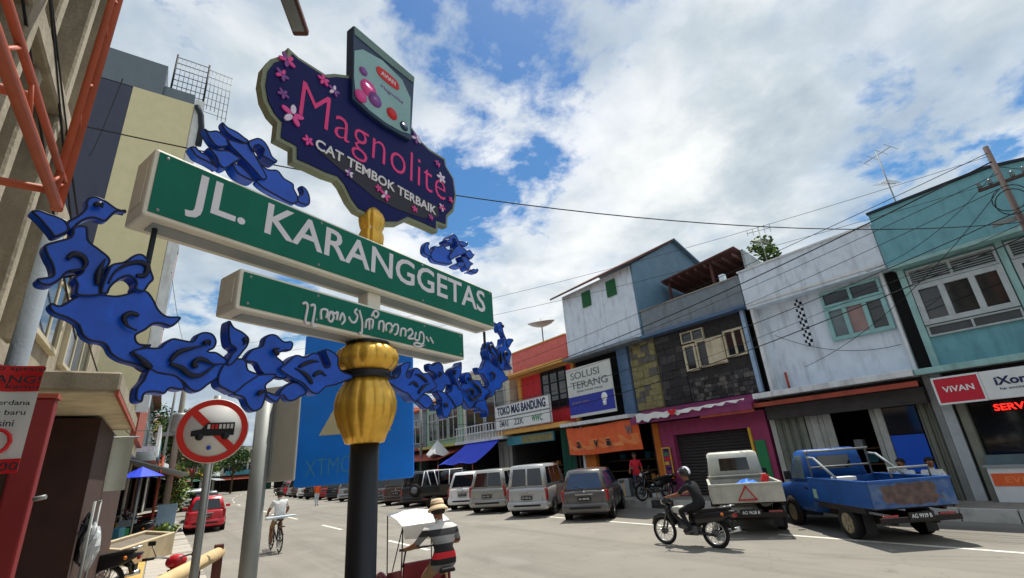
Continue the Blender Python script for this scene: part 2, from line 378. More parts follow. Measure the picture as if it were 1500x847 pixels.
tag(slab(MB(), -7.01, -6.88, -0.02, 0.14, [42] + [s for s in ST if s >= 45]).build('far_kerb', 'concrete', pav_l))
# paving slabs on the left footpath, and the yellow tactile strip
slabA = MB().box(-0.285, 0.285, -0.285, 0.285, 0, 0.03).mesh('paving_slab', 'paving_pale'); slabB = slabA.copy(); slabB.materials[0] = M('paving')
tact = MB().box(-0.16, 0.16, -0.285, 0.285, 0, 0.036)
for k in range(4): tact.box(-0.13 + k * 0.075, -0.10 + k * 0.075, -0.27, 0.27, 0.036, 0.042)
tact = tact.mesh('tactile_slab', 'tactile_yellow')
for j in range(56):
    for i in range(4):
        x = [-1.28, -0.68, 0.27, 0.83][i]; y = 3.2 + j * 0.59
        o = bpy.data.objects.new('paving_slab', slabA if rnd.random() < 0.7 else slabB); COL.objects.link(o); o.parent = pav_l
        o.location = (x, y, 0.135 + rnd.uniform(-0.004, 0.004)); o.rotation_euler = (rnd.uniform(-0.008, 0.008), rnd.uniform(-0.008, 0.008), 0)
    o = bpy.data.objects.new('tactile_slab', tact); COL.objects.link(o); o.parent = pav_l; o.location = (-0.21, 3.2 + j * 0.59, 0.134)
# road markings
mk = MB()
for a, b in ((-4, 6.6), (7.4, 12.2), (13.4, 16.2), (18.4, 20), (21.6, 23.6), (26, 40)): mk.box(11.95, 12.07, a, b, 0.0, 0.004)
mk.build('parking_line', 'paint_white', road)
for i in range(12):
    y = 12.9 + i * 7.9; p, a = street(y + 1.5, -1.9)
    o = MB().box(-0.06, 0.06, -1.45, 1.45, 0, 0.004).build('lane_dash', 'paint_white', road); o.location = p; o.rotation_euler.z = -a

# ------------------------------------------------------------------ facade helpers (right side faces -X)
def window(parent, x, y0, y1, z0, z1, frame, cols, rows=(1.0,), pane='window_glass', fw_=0.06, depth=0.10, open_=None, panes=None):
    """window part (frame) with its panes as sub-parts; rows = fractions from the bottom"""
    f = MB(); f.box(x - depth, x + 0.02, y0, y0 + fw_, z0, z1); f.box(x - depth, x + 0.02, y1 - fw_, y1, z0, z1)
    f.box(x - depth, x + 0.02, y0 + fw_, y1 - fw_, z0, z0 + fw_); f.box(x - depth, x + 0.02, y0 + fw_, y1 - fw_, z1 - fw_, z1)
    zs = [z0]; t = 0
    for r in rows: t += r; zs.append(z0 + (z1 - z0) * t)
    zs[-1] = z1
    ys = [y0 + (y1 - y0) * i / cols for i in range(cols + 1)]
    for z in zs[1:-1]: f.box(x - depth + 0.01, x, y0 + fw_, y1 - fw_, z - fw_ / 2, z + fw_ / 2)
    for y in ys[1:-1]: f.box(x - depth + 0.005, x, y - fw_ / 2, y + fw_ / 2, z0 + fw_, z1 - fw_)
    w = f.build('window', frame, parent, bevel=0.006, seg=1)
    k = 0
    for a in range(len(zs) - 1):
        for b in range(cols):
            pm = panes[k % len(panes)] if panes else pane; k += 1
            p = MB().box(x - 0.035, x - 0.015, ys[b] + 0.02, ys[b + 1] - 0.02, zs[a] + 0.02, zs[a + 1] - 0.02)
            lo = Vector(parent.get('_w', (0, 0, 0))); p.v = [(v[0] - lo.x, v[1] - lo.y, v[2] - lo.z) for v in p.v]
            p.build('pane', pm, w, local=True)
    return w
def lab(o, l): o['label'] = l; return o
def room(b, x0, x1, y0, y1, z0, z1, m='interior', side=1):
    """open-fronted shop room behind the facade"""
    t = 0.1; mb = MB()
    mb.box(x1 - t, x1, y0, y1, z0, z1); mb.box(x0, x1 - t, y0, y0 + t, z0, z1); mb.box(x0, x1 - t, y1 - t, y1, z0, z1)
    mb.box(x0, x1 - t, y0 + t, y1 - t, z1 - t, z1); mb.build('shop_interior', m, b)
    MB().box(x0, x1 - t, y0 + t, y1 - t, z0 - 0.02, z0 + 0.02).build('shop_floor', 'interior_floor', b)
def fold_shutter(b, x, y0, y1, z0, z1, m, n):
    for i in range(n):
        w = (y1 - y0) / n; y = y0 + i * w
        d = 0.05 if i % 2 else -0.05
        MB().hexa([(x - d, y + .008, z0), (x + d, y + w - .008, z0), (x + d + .04, y + w - .008, z0), (x - d + .04, y + .008, z0),
                   (x - d, y + .008, z1), (x + d, y + w - .008, z1), (x + d + .04, y + w - .008, z1), (x - d + .04, y + .008, z1)]).build('shutter_leaf', m, b)
def roller(b, x, y0, y1, z0, z1, m, pitch=0.11):
    mb = MB(); n = int((z1 - z0) / pitch)
    prof = []
    for i in range(n + 1):
        z = z0 + (z1 - z0) * i / n
        prof += [(x, z), (x - 0.03, z + pitch * 0.3), (x - 0.03, z + pitch * 0.6)]
    prof = [p for p in prof if p[1] <= z1] + [(x, z1)]
    vs = [(p[0], yy, p[1]) for p in prof for yy in (y0, y1)]
    mb.add(vs, [(2 * i, 2 * i + 1, 2 * i + 3, 2 * i + 2) for i in range(len(prof) - 1)]).build('roller_shutter', m, b)
FX = (0, -1, 0); FZ = (0, 0, 1)      # text on the right row reads towards -Y
def ftext(name, body, m, parent, x, yc, zc, w, h, bold=0.0, sp=1.0, ex=0.01):
    lo = Vector(parent.get('_w', (0, 0, 0)))
    return text_mesh(name, body, m, parent, plane_mtx((x - lo.x, yc - lo.y, zc - lo.z), FX, FZ), w, h, bold, ex, sp)
def board(name, label, cat, x, y0, y1, z0, z1, m, d=0.12, frame=None, group=None):
    t = thing(name, label, cat, (x, (y0 + y1) / 2, z0), world_parts=True, group=group)
    MB().box(x, x + d, y0, y1, z0, z1).build('panel', m, t, bevel=0.008, seg=1)
    if frame:
        f = 0.04; MB().box(x - .012, x + .02, y0, y1, z1 - f, z1 + .005).box(x - .012, x + .02, y0, y1, z0 - .005, z0 + f).box(x - .0125, x + .02, y0 - .005, y0 + f, z0 + f, z1 - f).box(x - .0125, x + .02, y1 - f, y1 + .005, z0 + f, z1 - f).build('frame', frame, t)
    return t

# ------------------------------------------------------------------ A: teal shophouse
b = thing('teal_shophouse', 'teal two-storey shophouse with tall blank parapet at the right edge', 'building', (17, 0, 0.265), world_parts=True)
MB().add([(17.0, 4.05, 6.72), (17.0, -4, 6.72), (17.0, -4, 7.2), (17.0, 0.3, 8.26), (17.0, 1.22, 8.47), (17.0, 4.05, 8.45),
          (17.25, 4.05, 6.72), (17.25, -4, 6.72), (17.25, -4, 7.2), (17.25, 0.3, 8.26), (17.25, 1.22, 8.47), (17.25, 4.05, 8.45)],
         [(0, 1, 2, 3, 4, 5), (11, 10, 9, 8, 7, 6), (0, 6, 7, 1), (1, 7, 8, 2), (2, 8, 9, 3), (3, 9, 10, 4), (4, 10, 11, 5), (5, 11, 6, 0)]).build('parapet', 'teal_wall', b)
cp = MB()
for (ya, za), (yb, zb) in (((4.08, 8.455), (1.22, 8.475)), ((1.22, 8.475), (0.3, 8.265)), ((0.3, 8.265), (-4, 7.2))):
    cp.hexa([(16.94, yb, zb), (17.3, yb, zb), (17.3, ya, za), (16.94, ya, za), (16.94, yb, zb + .07), (17.3, yb, zb + .07), (17.3, ya, za + .07), (16.94, ya, za + .07)])
cp.build('coping', 'slate_dark', b)
MB().box(17.5, 24, -4, 4.0, 3.6, 6.6).build('wall', 'teal_wall', b)
MB().box(17.002, 24, -4, 4.03, 6.6, 6.715).build('soffit', 'teal_pale', b)
MB().box(17.3, 24, -4, 4.0, 6.72, 7.0).build('roof', 'sheet_grey', b)
MB().box(16.45, 24, -4, 4.2, 3.44, 3.6).build('ledge', 'teal_pale', b, bevel=0.015)
for y0, y1 in ((1.82, 3.8), (-0.45, 1.62), (-2.8, -0.7)):
    window(b, 17.5, y0, y1, 4.84, 6.02, 'grey_frame', 3, fw_=0.14, depth=0.12)
    window(b, 17.5, y0, y1, 4.5, 4.82, 'grey_frame', 2, fw_=0.05, depth=0.08, pane='louvre_dark')
    w = window(b, 17.5, y0, y1, 6.04, 6.54, 'grey_frame', 2, fw_=0.07, depth=0.08, pane='louvre_dark')
    for k in range(6):
        z = 6.12 + k * 0.065; MB().hexa([(17.40, y0 + .08, z - .02), (17.46, y0 + .08, z + .01), (17.46, y1 - .08, z + .01), (17.40, y1 - .08, z - .02),
                                         (17.40, y0 + .08, z - .012), (17.46, y0 + .08, z + .018), (17.46, y1 - .08, z + .018), (17.40, y1 - .08, z - .012)]).build('louvre_slat', 'grey_frame', b)
MB().box(17.38, 17.5, 3.82, 3.98, 3.6, 6.6).build('pilaster', 'teal_pale', b)
MB().box(17.38, 17.5, 1.65, 1.79, 3.6, 6.6).build('pilaster', 'teal_pale', b)
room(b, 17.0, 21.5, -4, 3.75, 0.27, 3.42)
MB().box(16.9, 17.1, 3.78, 4.02, 0.265, 3.44).build('pier', 'grey_frame', b)
MB().box(16.88, 17.08, 3.52, 3.7, 0.265, 3.0).build('pier', 'shutter_grey', b)
MB().box(17.15, 17.2, 2.2, 3.5, 1.06, 2.6).build('shop_glass', 'window_glass', b)
t = board('shop_sign', 'crimson VIVAN shop sign under the teal ledge', 'shop sign', 16.42, 2.945, 3.9, 2.61, 3.3, 'sign_red', frame='sign_white')
ftext('lettering', 'ViVAN', 'ink_white', t, 16.42, 3.42, 2.98, 0.62, 0.15, 0.02)
t = board('shop_sign', 'white iXone shop sign at the right edge beside the crimson one', 'shop sign', 16.4, -1.0, 2.935, 2.61, 3.3, 'sign_white')
ftext('lettering', 'iXone', 'ink_navy', t, 16.4, 2.35, 3.03, 0.72, 0.2, 0.03)
ftext('small_print', 'hp accessories', 'ink_navy', t, 16.4, 2.3, 2.84, 0.72, 0.07)
t = thing('led_sign', 'red glowing letters hanging in the teal phone shop', 'led sign', (16.75, 2.2, 2.3), world_parts=True)
ftext('led_letters', 'SERVICE HP', 'red_led', t, 16.74, 2.32, 2.43, 1.3, 0.16, 0.02)
MB().box(16.75, 16.78, 0.6, 3.02, 2.33, 2.53).build('panel', 'black_gap', t)
t = thing('shop_counter', 'white counter with orange strip in front of the teal phone shop', 'counter', (16.6, 2, 0.265), world_parts=True)
MB().box(16.6, 17.0, 0.2, 3.52, 0.27, 1.06).build('body', 'sign_white', t, bevel=0.01)
MB().box(16.55, 17.05, 0.15, 3.56, 1.06, 1.11).build('top', 'sheet_grey', t)
MB().box(16.585, 16.60, 0.2, 3.48, 0.64, 0.92).build('strip', 'sign_orange', t)
MB().box(16.68, 16.72, 0.2, 3.5, 1.11, 1.34).build('glass_case', 'pane_pale', t)
ftext('lettering', 'EVERCOSS', 'sign_orange_pale', t, 16.585, 2.65, 0.78, 1.2, 0.14, 0.02)

# ------------------------------------------------------------------ B: white shophouse
b = thing('white_shophouse', 'white two-storey shophouse with checkered vent strip and pale teal window', 'building', (17, 6, 0.265), world_parts=True)
MB().box(17.0, 17.25, 4.1, 8.5, 6.8, 8.14).build('parapet', 'white_wall', b)
MB().box(16.95, 17.3, 4.09, 8.53, 8.14, 8.2).build('coping', 'white_trim', b)
MB().box(16.97, 17.0, 4.1, 8.5, 6.8, 6.9).build('band', 'white_trim', b)
MB().box(17.5, 24, 4.36, 8.42, 3.62, 6.7).build('wall', 'white_wall', b)
MB().box(17.002, 24, 4.1, 8.5, 6.7, 6.795).build('soffit', 'white_wall', b)
MB().box(17.3, 24, 4.1, 8.5, 6.8, 7.0).build('roof', 'sheet_grey', b)
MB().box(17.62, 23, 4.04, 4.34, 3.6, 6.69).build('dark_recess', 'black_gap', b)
MB().box(17.4, 17.52, 4.34, 4.42, 3.62, 6.7).build('corner_post', 'white_trim', b)
MB().box(17.1, 17.5, 8.36, 8.46, 3.62, 6.7).build('corner_post', 'white_trim', b)
MB().box(16.4, 24, 4.22, 8.78, 3.44, 3.62).build('ledge', 'white_trim', b, bevel=0.015)
window(b, 17.5, 4.48, 6.2, 4.95, 6.05, 'teal_frame', 3, fw_=0.12, depth=0.12, panes=['window_glass', 'pane_pink', 'pane_pale'])
window(b, 17.5, 4.48, 6.2, 6.07, 6.6, 'teal_frame', 2, fw_=0.08, depth=0.1)
MB().box(17.488, 17.5, 6.82, 7.07, 4.98, 6.66).build('vent_backing', 'black_gap', b)
for i in range(15):
    for j in range(3):
        if (i + j) % 2 == 0: MB().box(17.45, 17.49, 6.82 + j * .083, 6.903 + j * .083, 4.98 + i * .112, 5.092 + i * .112).build('vent_block', 'white_wall', b)
MB().tube([(17.3, 7.9, 3.62), (17.3, 7.9, 4.25)], 0.045).build('pipe', 'rust_red', b)
MB().box(16.43, 16.5, 4.2, 9.3, 3.16, 3.3).build('fascia', 'rust_red', b)
MB().box(16.7, 17.0, 4.2, 8.6, 2.72, 3.15).build('beam', 'interior', b)
room(b, 17.1, 22, 4.2, 8.6, 0.27, 3.42)
MB().box(16.9, 17.05, 8.5, 8.66, 0.265, 2.72).build('pier', 'shutter_pale', b)
fold_shutter(b, 16.98, 7.6, 8.48, 0.27, 2.72, 'shutter_grey', 7)
fold_shutter(b, 17.0, 6.8, 7.58, 0.27, 2.72, 'shutter_pale', 4)
fold_shutter(b, 16.98, 5.4, 5.74, 0.27, 2.72, 'shutter_pale', 2)
fold_shutter(b, 16.98, 4.2, 4.58, 0.27, 2.72, 'shutter_grey', 4)
MB().box(17.0, 17.04, 4.6, 5.38, 0.95, 1.94).build('door_panel', 'blue_panel', b)
MB().box(17.0, 17.04, 4.6, 5.38, 1.96, 2.7).build('door_glass', 'window_glass', b)
MB().box(17.0, 17.04, 4.6, 5.38, 0.27, 0.93).build('door_base', 'wood', b)
MB().box(16.9, 17.1, 4.03, 4.18, 0.265, 3.44).build('pier', 'metal_grey', b)
MB().box(16.99, 17.03, 4.1, 4.6, 2.72, 3.1).build('transom', 'roller_dark', b)

# ------------------------------------------------------------------ C: dark stone shophouse
b = thing('stone_shophouse', 'sooty stone-clad shophouse with broken windows above the pink shopfront', 'building', (17, 11, 0.265), world_parts=True)
MB().box(17.0, 17.25, 8.56, 13.35, 6.92, 8.02).build('parapet', 'grey_wall', b)
MB().box(16.96, 17.28, 8.56, 13.36, 8.02, 8.07).build('coping', 'concrete', b)
MB().box(16.85, 17.3, 8.54, 13.55, 6.78, 6.9).build('fascia', 'blue_fascia', b)
MB().box(17.3, 24, 8.9, 13.1, 3.72, 6.78).build('wall', 'stone_black', b)
MB().box(17.28, 24, 13.11, 14.6, 3.72, 6.78).build('wall', 'khaki_stone', b)
MB().box(17.3, 24, 8.5, 13.4, 6.92, 7.1).build('roof', 'sheet_grey', b)
MB().box(17.15, 17.3, 8.76, 8.9, 3.72, 6.77).build('drain_pilaster', 'pipe_blue', b)
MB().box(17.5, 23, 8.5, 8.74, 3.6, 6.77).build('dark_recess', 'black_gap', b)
# stone cladding, stone by stone
def stones(parent, x, y0, y1, z0, z1, mats, size, seedv, skip=None, inset=0.012):
    r = random.Random(seedv); z = z0; k = 0
    while z < z1 - 0.05:
        h = size * r.uniform(0.7, 1.25); h = min(h, z1 - z); y = y0
        while y < y1 - 0.05:
            w = min(size * r.uniform(0.8, 1.9), y1 - y)
            if not (skip and skip(y + w / 2, z + h / 2)):
                j = lambda a: r.uniform(-a, a)
                g = inset; d = r.uniform(0.03, 0.07); jj = size * 0.12
                pts = [(y + g, z + g + j(jj) * .4), (y + w - g, z + g + j(jj) * .4), (y + w - g + j(jj) * .3, z + h - g), (y + w * .5 + j(jj), z + h - g + j(.01)), (y + g + j(jj) * .3, z + h - g)]
                MB().prism(pts, lambda u, v: (x, u, v), lambda u, v: (x - d, u, v)).build('stone', r.choice(mats), parent); k += 1
            y += w
        z += h
stones(b, 17.3, 8.92, 11.72, 3.74, 4.66, ['dark_stone', 'stone_black', 'dark_stone', 'stone_black', 'stone_mid', 'dark_stone', 'stone_mid'], 0.15, 3, None, .006)
stones(b, 17.3, 11.75, 13.08, 3.74, 6.7, ['dark_stone', 'stone_black', 'stone_black', 'dark_stone'], 0.3, 4, None, .006)
stones(b, 17.28, 13.13, 14.58, 3.74, 6.72, ['khaki_stone', 'khaki_stone', 'khaki_stone', 'stone_mid'], 0.3, 5, None, .006)
window(b, 17.3, 11.1, 11.68, 4.95, 6.05, 'frame_dirty', 1, fw_=0.09)
w = window(b, 17.3, 9.85, 11.05, 5.0, 6.1, 'frame_dirty', 2, fw_=0.07, pane='louvre_dark')
window(b, 17.3, 8.98, 9.8, 5.15, 6.2, 'frame_dirty', 2, fw_=0.08)
window(b, 17.3, 10.6, 11.68, 6.12, 6.6, 'frame_dirty', 2, fw_=0.05)
MB().hexa([(17.18, 9.9, 5.05), (16.95, 10.45, 5.05), (16.98, 10.47, 5.05), (17.21, 9.92, 5.05), (17.18, 9.9, 6.0), (16.95, 10.45, 6.0), (16.98, 10.47, 6.0), (17.21, 9.92, 6.0)]).build('open_casement', 'frame_dirty', b)
# rooftop terrace under a rusty roof
MB().box(21.5, 21.6, 9.2, 13.3, 7.1, 9.6).build('terrace_wall', 'roof_rust', b)
MB().hexa([(18.8, 9.3, 9.95), (22, 9.3, 9.35), (22, 13.2, 9.25), (18.8, 13.2, 9.72), (18.8, 9.3, 10.02), (22, 9.3, 9.42), (22, 13.2, 9.32), (18.8, 13.2, 9.79)]).build('terrace_roof', 'roof_rust', b)
for k in range(9):
    y = 9.4 + k * .46; MB().hexa([(18.78, y, 9.62), (21.9, y, 9.12), (21.9, y + .06, 9.12), (18.78, y + .06, 9.62), (18.78, y, 9.74), (21.9, y, 9.22), (21.9, y + .06, 9.22), (18.78, y + .06, 9.74)]).build('rafter', 'roof_rust', b)
MB().hexa([(19.2, 9.15, 7.1), (22.5, 9.15, 7.1), (22.5, 9.25, 7.1), (19.2, 9.25, 7.1), (19.2, 9.15, 9.9), (22.5, 9.15, 9.1), (22.5, 9.25, 9.1), (19.2, 9.25, 9.9)]).build('terrace_side', 'sheet_grey', b)
MB().box(17.4, 17.6, 9.3, 9.5, 7.1, 8.5).build('stub_post', 'white_wall', b)
for y in (10.6, 12.9): MB().box(19.0, 19.1, y, y + .1, 7.1, 9.75).build('terrace_post', 'roof_rust', b)
# pink shopfront
MB().hexa([(16.3, 8.82, 3.28), (17.3, 8.82, 3.5), (17.3, 14.35, 3.5), (16.3, 14.35, 3.28), (16.3, 8.82, 3.34), (17.3, 8.82, 3.72), (17.3, 14.35, 3.72), (16.3, 14.35, 3.34)]).build('awning', 'purple_paint', b)
MB().box(16.28, 16.32, 8.82, 14.3, 3.12, 3.33).build('awning_edge', 'purple_paint', b)
MB().box(16.3, 16.36, 8.8, 10.9, 3.03, 3.12).build('fascia', 'rust_red', b)
MB().box(16.95, 17.25, 12.76, 13.4, 0.265, 3.1).build('shopfront_post', 'pink_paint', b)
MB().box(16.95, 17.25, 8.8, 9.42, 0.265, 3.1).build('shopfront_post', 'pink_paint', b)
MB().box(16.96, 17.25, 9.42, 12.76, 2.55, 3.1).build('shopfront_lintel', 'pink_paint', b)
MB().box(16.88, 16.95, 9.42, 9.5, 0.265, 2.55).build('trim', 'yellow_paint', b); MB().box(16.9, 16.95, 9.0, 9.36, 0.4, 2.1).build('door_panel', 'ink_green', b)
MB().box(16.9, 16.96, 12.4, 13.2, 0.265, 0.9).build('low_wall', 'purple_paint', b)
roller(b, 17.2, 9.42, 12.76, 0.27, 2.55, 'roller_dark')
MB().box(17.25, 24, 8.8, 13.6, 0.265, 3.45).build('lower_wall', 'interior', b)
MB().box(16.92, 17.25, 13.42, 13.72, 0.265, 3.1).build('pier', 'orange_paint', b)
t = board('poster', 'yellow framed colourful poster on the post left of the pink shopfront', 'poster', 16.86, 12.95, 13.38, 0.98, 2.1, 'purple_paint', d=0.03, frame='yellow_paint')
for k, (cm, dz) in enumerate((('ink_navy', .25), ('yellow_paint', .45), ('ink_red', .62), ('ink_green', .8), ('ink_navy', .95))):
    MB().box(16.85, 16.86, 13.0 + .1 * (k % 2), 13.25 + .06 * (k % 2), 0.98 + dz, 1.1 + dz).build('picture', cm, t)
# white cloth with a red heart lying over the awning edge
t = thing('cloth_banner', 'crumpled white cloth with a red heart hung along the purple awning', 'banner', (16.25, 12.5, 3.2), world_parts=True)
cl = MB(); vs = []; nS = 30
for i in range(nS + 1):
    y = 13.9 - 4.9 * i / nS; sag = 0.10 * math.sin(i * 1.25) * (1 if i < 16 else .4); w = 0.34 * (1 - .8 * i / nS) + .05 * math.sin(i * 2.1)
    vs += [(16.22 + .03 * math.sin(i * 1.7), y, 3.52 - .06 * math.sin(i / nS * 3.1) + sag * .3), (16.19 + .03 * math.sin(i * 1.1 + 1), y, 3.52 - w + sag * .4)]
cl.add(vs, [(2 * i, 2 * i + 1, 2 * i + 3, 2 * i + 2) for i in range(nS)], True).build('cloth', 'cloth_white', t)
hp = [(0, -.14), (.09, -.05), (.14, .04), (.12, .1), (.06, .11), (0, .06), (-.06, .11), (-.12, .1), (-.14, .04), (-.09, -.05)]
MB().prism(hp, lambda u, v: (16.155, 12.0 + u * 1.4, 3.4 + v), lambda u, v: (16.145, 12.0 + u * 1.4, 3.4 + v)).build('heart', 'ink_red', t)

# ------------------------------------------------------------------ D: white house with green shutters
b = thing('green_shutter_house', 'tall white block with two green shutters and gabled blue-grey roof', 'building', (17, 16, 0.265), world_parts=True)
MB().box(17.0, 24.5, 13.4, 18.5, 6.88, 10.42).build('wall', 'white_wall', b)
MB().add([(16.98, 13.38, 6.9), (24.6, 13.38, 6.9), (24.6, 13.38, 10.42), (20.6, 13.38, 12.4), (16.98, 13.38, 10.42), (16.98, 13.48, 6.9), (24.6, 13.48, 6.9), (24.6, 13.48, 10.42), (20.6, 13.48, 12.4), (16.98, 13.48, 10.42)],
         [(4, 3, 2, 1, 0), (5, 6, 7, 8, 9), (0, 1, 6, 5), (1, 2, 7, 6), (2, 3, 8, 7), (3, 4, 9, 8), (4, 0, 5, 9)]).build('gable_wall', 'roof_blue', b)
MB().hexa([(16.5, 13.15, 10.3), (20.6, 13.15, 12.42), (20.6, 18.95, 12.42), (16.5, 18.95, 10.3), (16.5, 13.15, 10.4), (20.6, 13.15, 12.52), (20.6, 18.95, 12.52), (16.5, 18.95, 10.4)]).build('roof', 'roof_rust', b)
MB().hexa([(20.6, 13.15, 12.42), (24.9, 13.15, 10.2), (24.9, 18.95, 10.2), (20.6, 18.95, 12.42), (20.6, 13.15, 12.52), (24.9, 13.15, 10.3), (24.9, 18.95, 10.3), (20.6, 18.95, 12.52)]).build('roof', 'roof_blue', b)
for y0 in (16.3, 14.52):
    s_ = MB().box(16.93, 17.0, y0, y0 + .6, 9.3, 10.12).build('shutter', 'green_shutter', b)
    for k in range(7): MB().box(-.09, -.07, y0 + .05 - 16, y0 + .55 - 16, 9.36 + k * .105 - .265, 9.43 + k * .105 - .265).build('shutter_slat', 'green_shutter', s_, local=True)
MB().box(16.6, 24, 13.5, 18.6, 6.74, 6.87).build('ledge', 'grey_wall', b)
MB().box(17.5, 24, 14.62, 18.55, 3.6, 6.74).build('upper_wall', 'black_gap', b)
MB().box(17.15, 17.5, 14.65, 15.3, 3.6, 6.74).build('pilaster', 'blue_fascia', b)
MB().box(16.3, 17.5, 14.4, 19.0, 3.44, 3.6).build('ledge', 'white_trim', b)
room(b, 17.0, 21.5, 13.75, 18.6, 0.27, 3.42)
MB().box(16.9, 17.1, 17.3, 18.0, 0.265, 3.4).build('pier', 'orange_paint', b)
MB().box(16.9, 17.0, 18.05, 18.2, 0.265, 3.4).build('pier', 'sign_white', b)
rs = random.Random(11)
for k in range(26):     # goods on shelves inside
    y = rs.uniform(14.0, 17.0); z = rs.choice((0.3, 0.8, 1.25, 1.7)); x = rs.uniform(17.6, 19.5); s_ = rs.uniform(.12, .3)
    MB().box(x, x + s_, y, y + s_, z, z + s_ * 1.1).build('goods', rs.choice(['sign_white', 'teal_sign', 'ink_green', 'sheet_grey', 'ochre', 'interior']), b)
for z in (0.78, 1.23, 1.68): MB().box(17.6, 20, 14.0, 17.1, z - .03, z - .005).build('shelf', 'wood', b)
t = board('banner', 'white and blue light-bulb banner leaning above the orange banner', 'banner', 16.75, 15.42, 18.6, 3.84, 6.3, 'banner_grey', d=0.06)
MB().box(16.738, 16.75, 15.44, 18.58, 3.98, 4.86).build('blue_field', 'banner_blue', t)
ftext('lettering', 'SOLUSI\nTERANG', 'ink_grey', t, 16.75, 17.0, 5.65, 2.6, 0.85, 0.01)
ftext('small_print', 'lampu hemat energi', 'ink_grey', t, 16.75, 17.0, 5.08, 1.8, 0.14)
ftext('small_print', 'garansi resmi', 'pane_pink', t, 16.738, 17.75, 4.55, 1.2, 0.14)
MB().sphere((16.735, 16.05, 4.6), 0.2, 12, 8, (.15, 1, 1)).lathe([(.09, 4.2), (.1, 4.4)], 12, c=(16.725, 16.05, 0)).build('bulb_picture', 'ink_white', t)
t = thing('banner', 'orange cloth banner stretched above the shop with glass shelves', 'banner', (16.5, 16.4, 2.1), world_parts=True)
def wavy(y0, y1, z0, z1, x, m, nm_, ny=40, nz_=8):
    v_ = []
    for i in range(ny + 1):
        y = y0 + (y1 - y0) * i / ny
        for j in range(nz_ + 1):
            q = j / nz_; z = z0 + (z1 - z0) * q; v_.append((x - .05 - .035 * math.sin(y * 2.6 + q * 1.5) - .02 * math.sin(y * 7 - q * 4), y, z + (.03 * math.sin((y - 14) * .67 * 2) - .035 * math.sin(math.pi * (y - 14.05) / 4.7))))
    MB().add(v_, [(i * (nz_ + 1) + j, i * (nz_ + 1) + j + 1, (i + 1) * (nz_ + 1) + j + 1, (i + 1) * (nz_ + 1) + j) for i in range(ny) for j in range(nz_)], True).build(nm_, m, t)
wavy(14.05, 18.75, 2.1, 3.36, 16.55, 'sign_orange', 'cloth'); wavy(14.12, 18.68, 2.32, 2.78, 16.546, 'sign_orange_pale', 'pale_stripe')
for yy in (17.9, 16.7, 15.9): ftext('mark', {17.9: 'a', 16.7: 'v', 15.9: 'i'}[yy], 'ink_dark', t, 16.43, yy, 2.52, 0.28, 0.3, 0.02)
ftext('mark', 'W', 'ink_grey', t, 16.44, 14.6, 2.95, 0.4, 0.4, 0.02)

# ------------------------------------------------------------------ E: red gold shop
b = thing('red_shophouse', 'red and salmon shophouse with ochre cornice and dark barred window', 'building', (17, 21, 0.265), world_parts=True)
MB().box(17.0, 17.25, 18.6, 23.9, 6.98, 8.3).build('parapet', 'salmon_wall', b)
MB().box(16.93, 17.3, 18.58, 23.95, 8.3, 8.36).build('coping', 'ochre', b)
MB().box(16.98, 17.0, 23.72, 23.9, 6.98, 8.3).build('corner_trim', 'white_trim', b)
MB().box(16.5, 17.5, 18.58, 24.1, 6.78, 6.97).build('cornice', 'ochre', b)
MB().box(17.5, 24, 18.6, 23.9, 3.5, 6.78).build('wall', 'red_wall', b)
MB().box(17.3, 24, 18.6, 23.9, 6.98, 7.2).build('roof', 'roof_tile', b)
MB().box(17.36, 17.5, 18.62, 18.85, 3.5, 6.78).build('pilaster', 'ochre', b); MB().box(17.36, 17.5, 23.55, 23.85, 3.5, 6.78).build('pilaster', 'ochre', b)
window(b, 17.5, 19.4, 21.6, 4.6, 6.75, 'slate_dark', 3, (0.33, 0.33, 0.34), fw_=0.06)
MB().box(16.4, 17.4, 18.7, 25.0, 3.5, 3.74).build('band', 'ochre', b)
room(b, 17.0, 21.5, 18.8, 24.2, 0.27, 3.46)
fold_shutter(b, 16.95, 18.85, 19.85, 0.27, 3.4, 'green_door', 6)
MB().hexa([(18, 18.7, 8.36), (22, 18.7, 8.36), (22, 21.5, 8.36), (18, 21.5, 8.36), (19.8, 19.3, 9.0), (20.2, 19.3, 9.0), (20.2, 20.8, 9.0), (19.8, 20.8, 9.0)]).build('hip_roof', 'roof_tile', b)
t = board('shop_sign', 'two-row white gold-shop sign on the red shophouse', 'shop sign', 16.28, 19.62, 24.95, 3.78, 5.22, 'sign_white', frame='sheet_grey')
MB().box(16.26, 16.28, 19.62, 24.95, 4.46, 4.52).build('divider', 'ink_grey', t)
ftext('lettering', 'TOKO MAS BANDUNG', 'ink_navy', t, 16.28, 22.3, 4.87, 4.7, 0.5, 0.035)
for k, (yy, s_) in enumerate(((24.0, 'EMAS'), (22.5, '22K'), (20.8, 'WWC'))): ftext('small_print', s_, ['ink_grey', 'ink_grey', 'ink_green'][k], t, 16.28, yy, 4.14, 0.95, 0.36, 0.02)
t = board('shop_sign', 'teal picture strip sign beneath the ochre band of the red shophouse', 'shop sign', 16.6, 19.95, 24.3, 2.88, 3.36, 'teal_sign')
MB().box(16.59, 16.6, 20.0, 22.8, 2.93, 3.3).build('picture', 'khaki_stone', t)

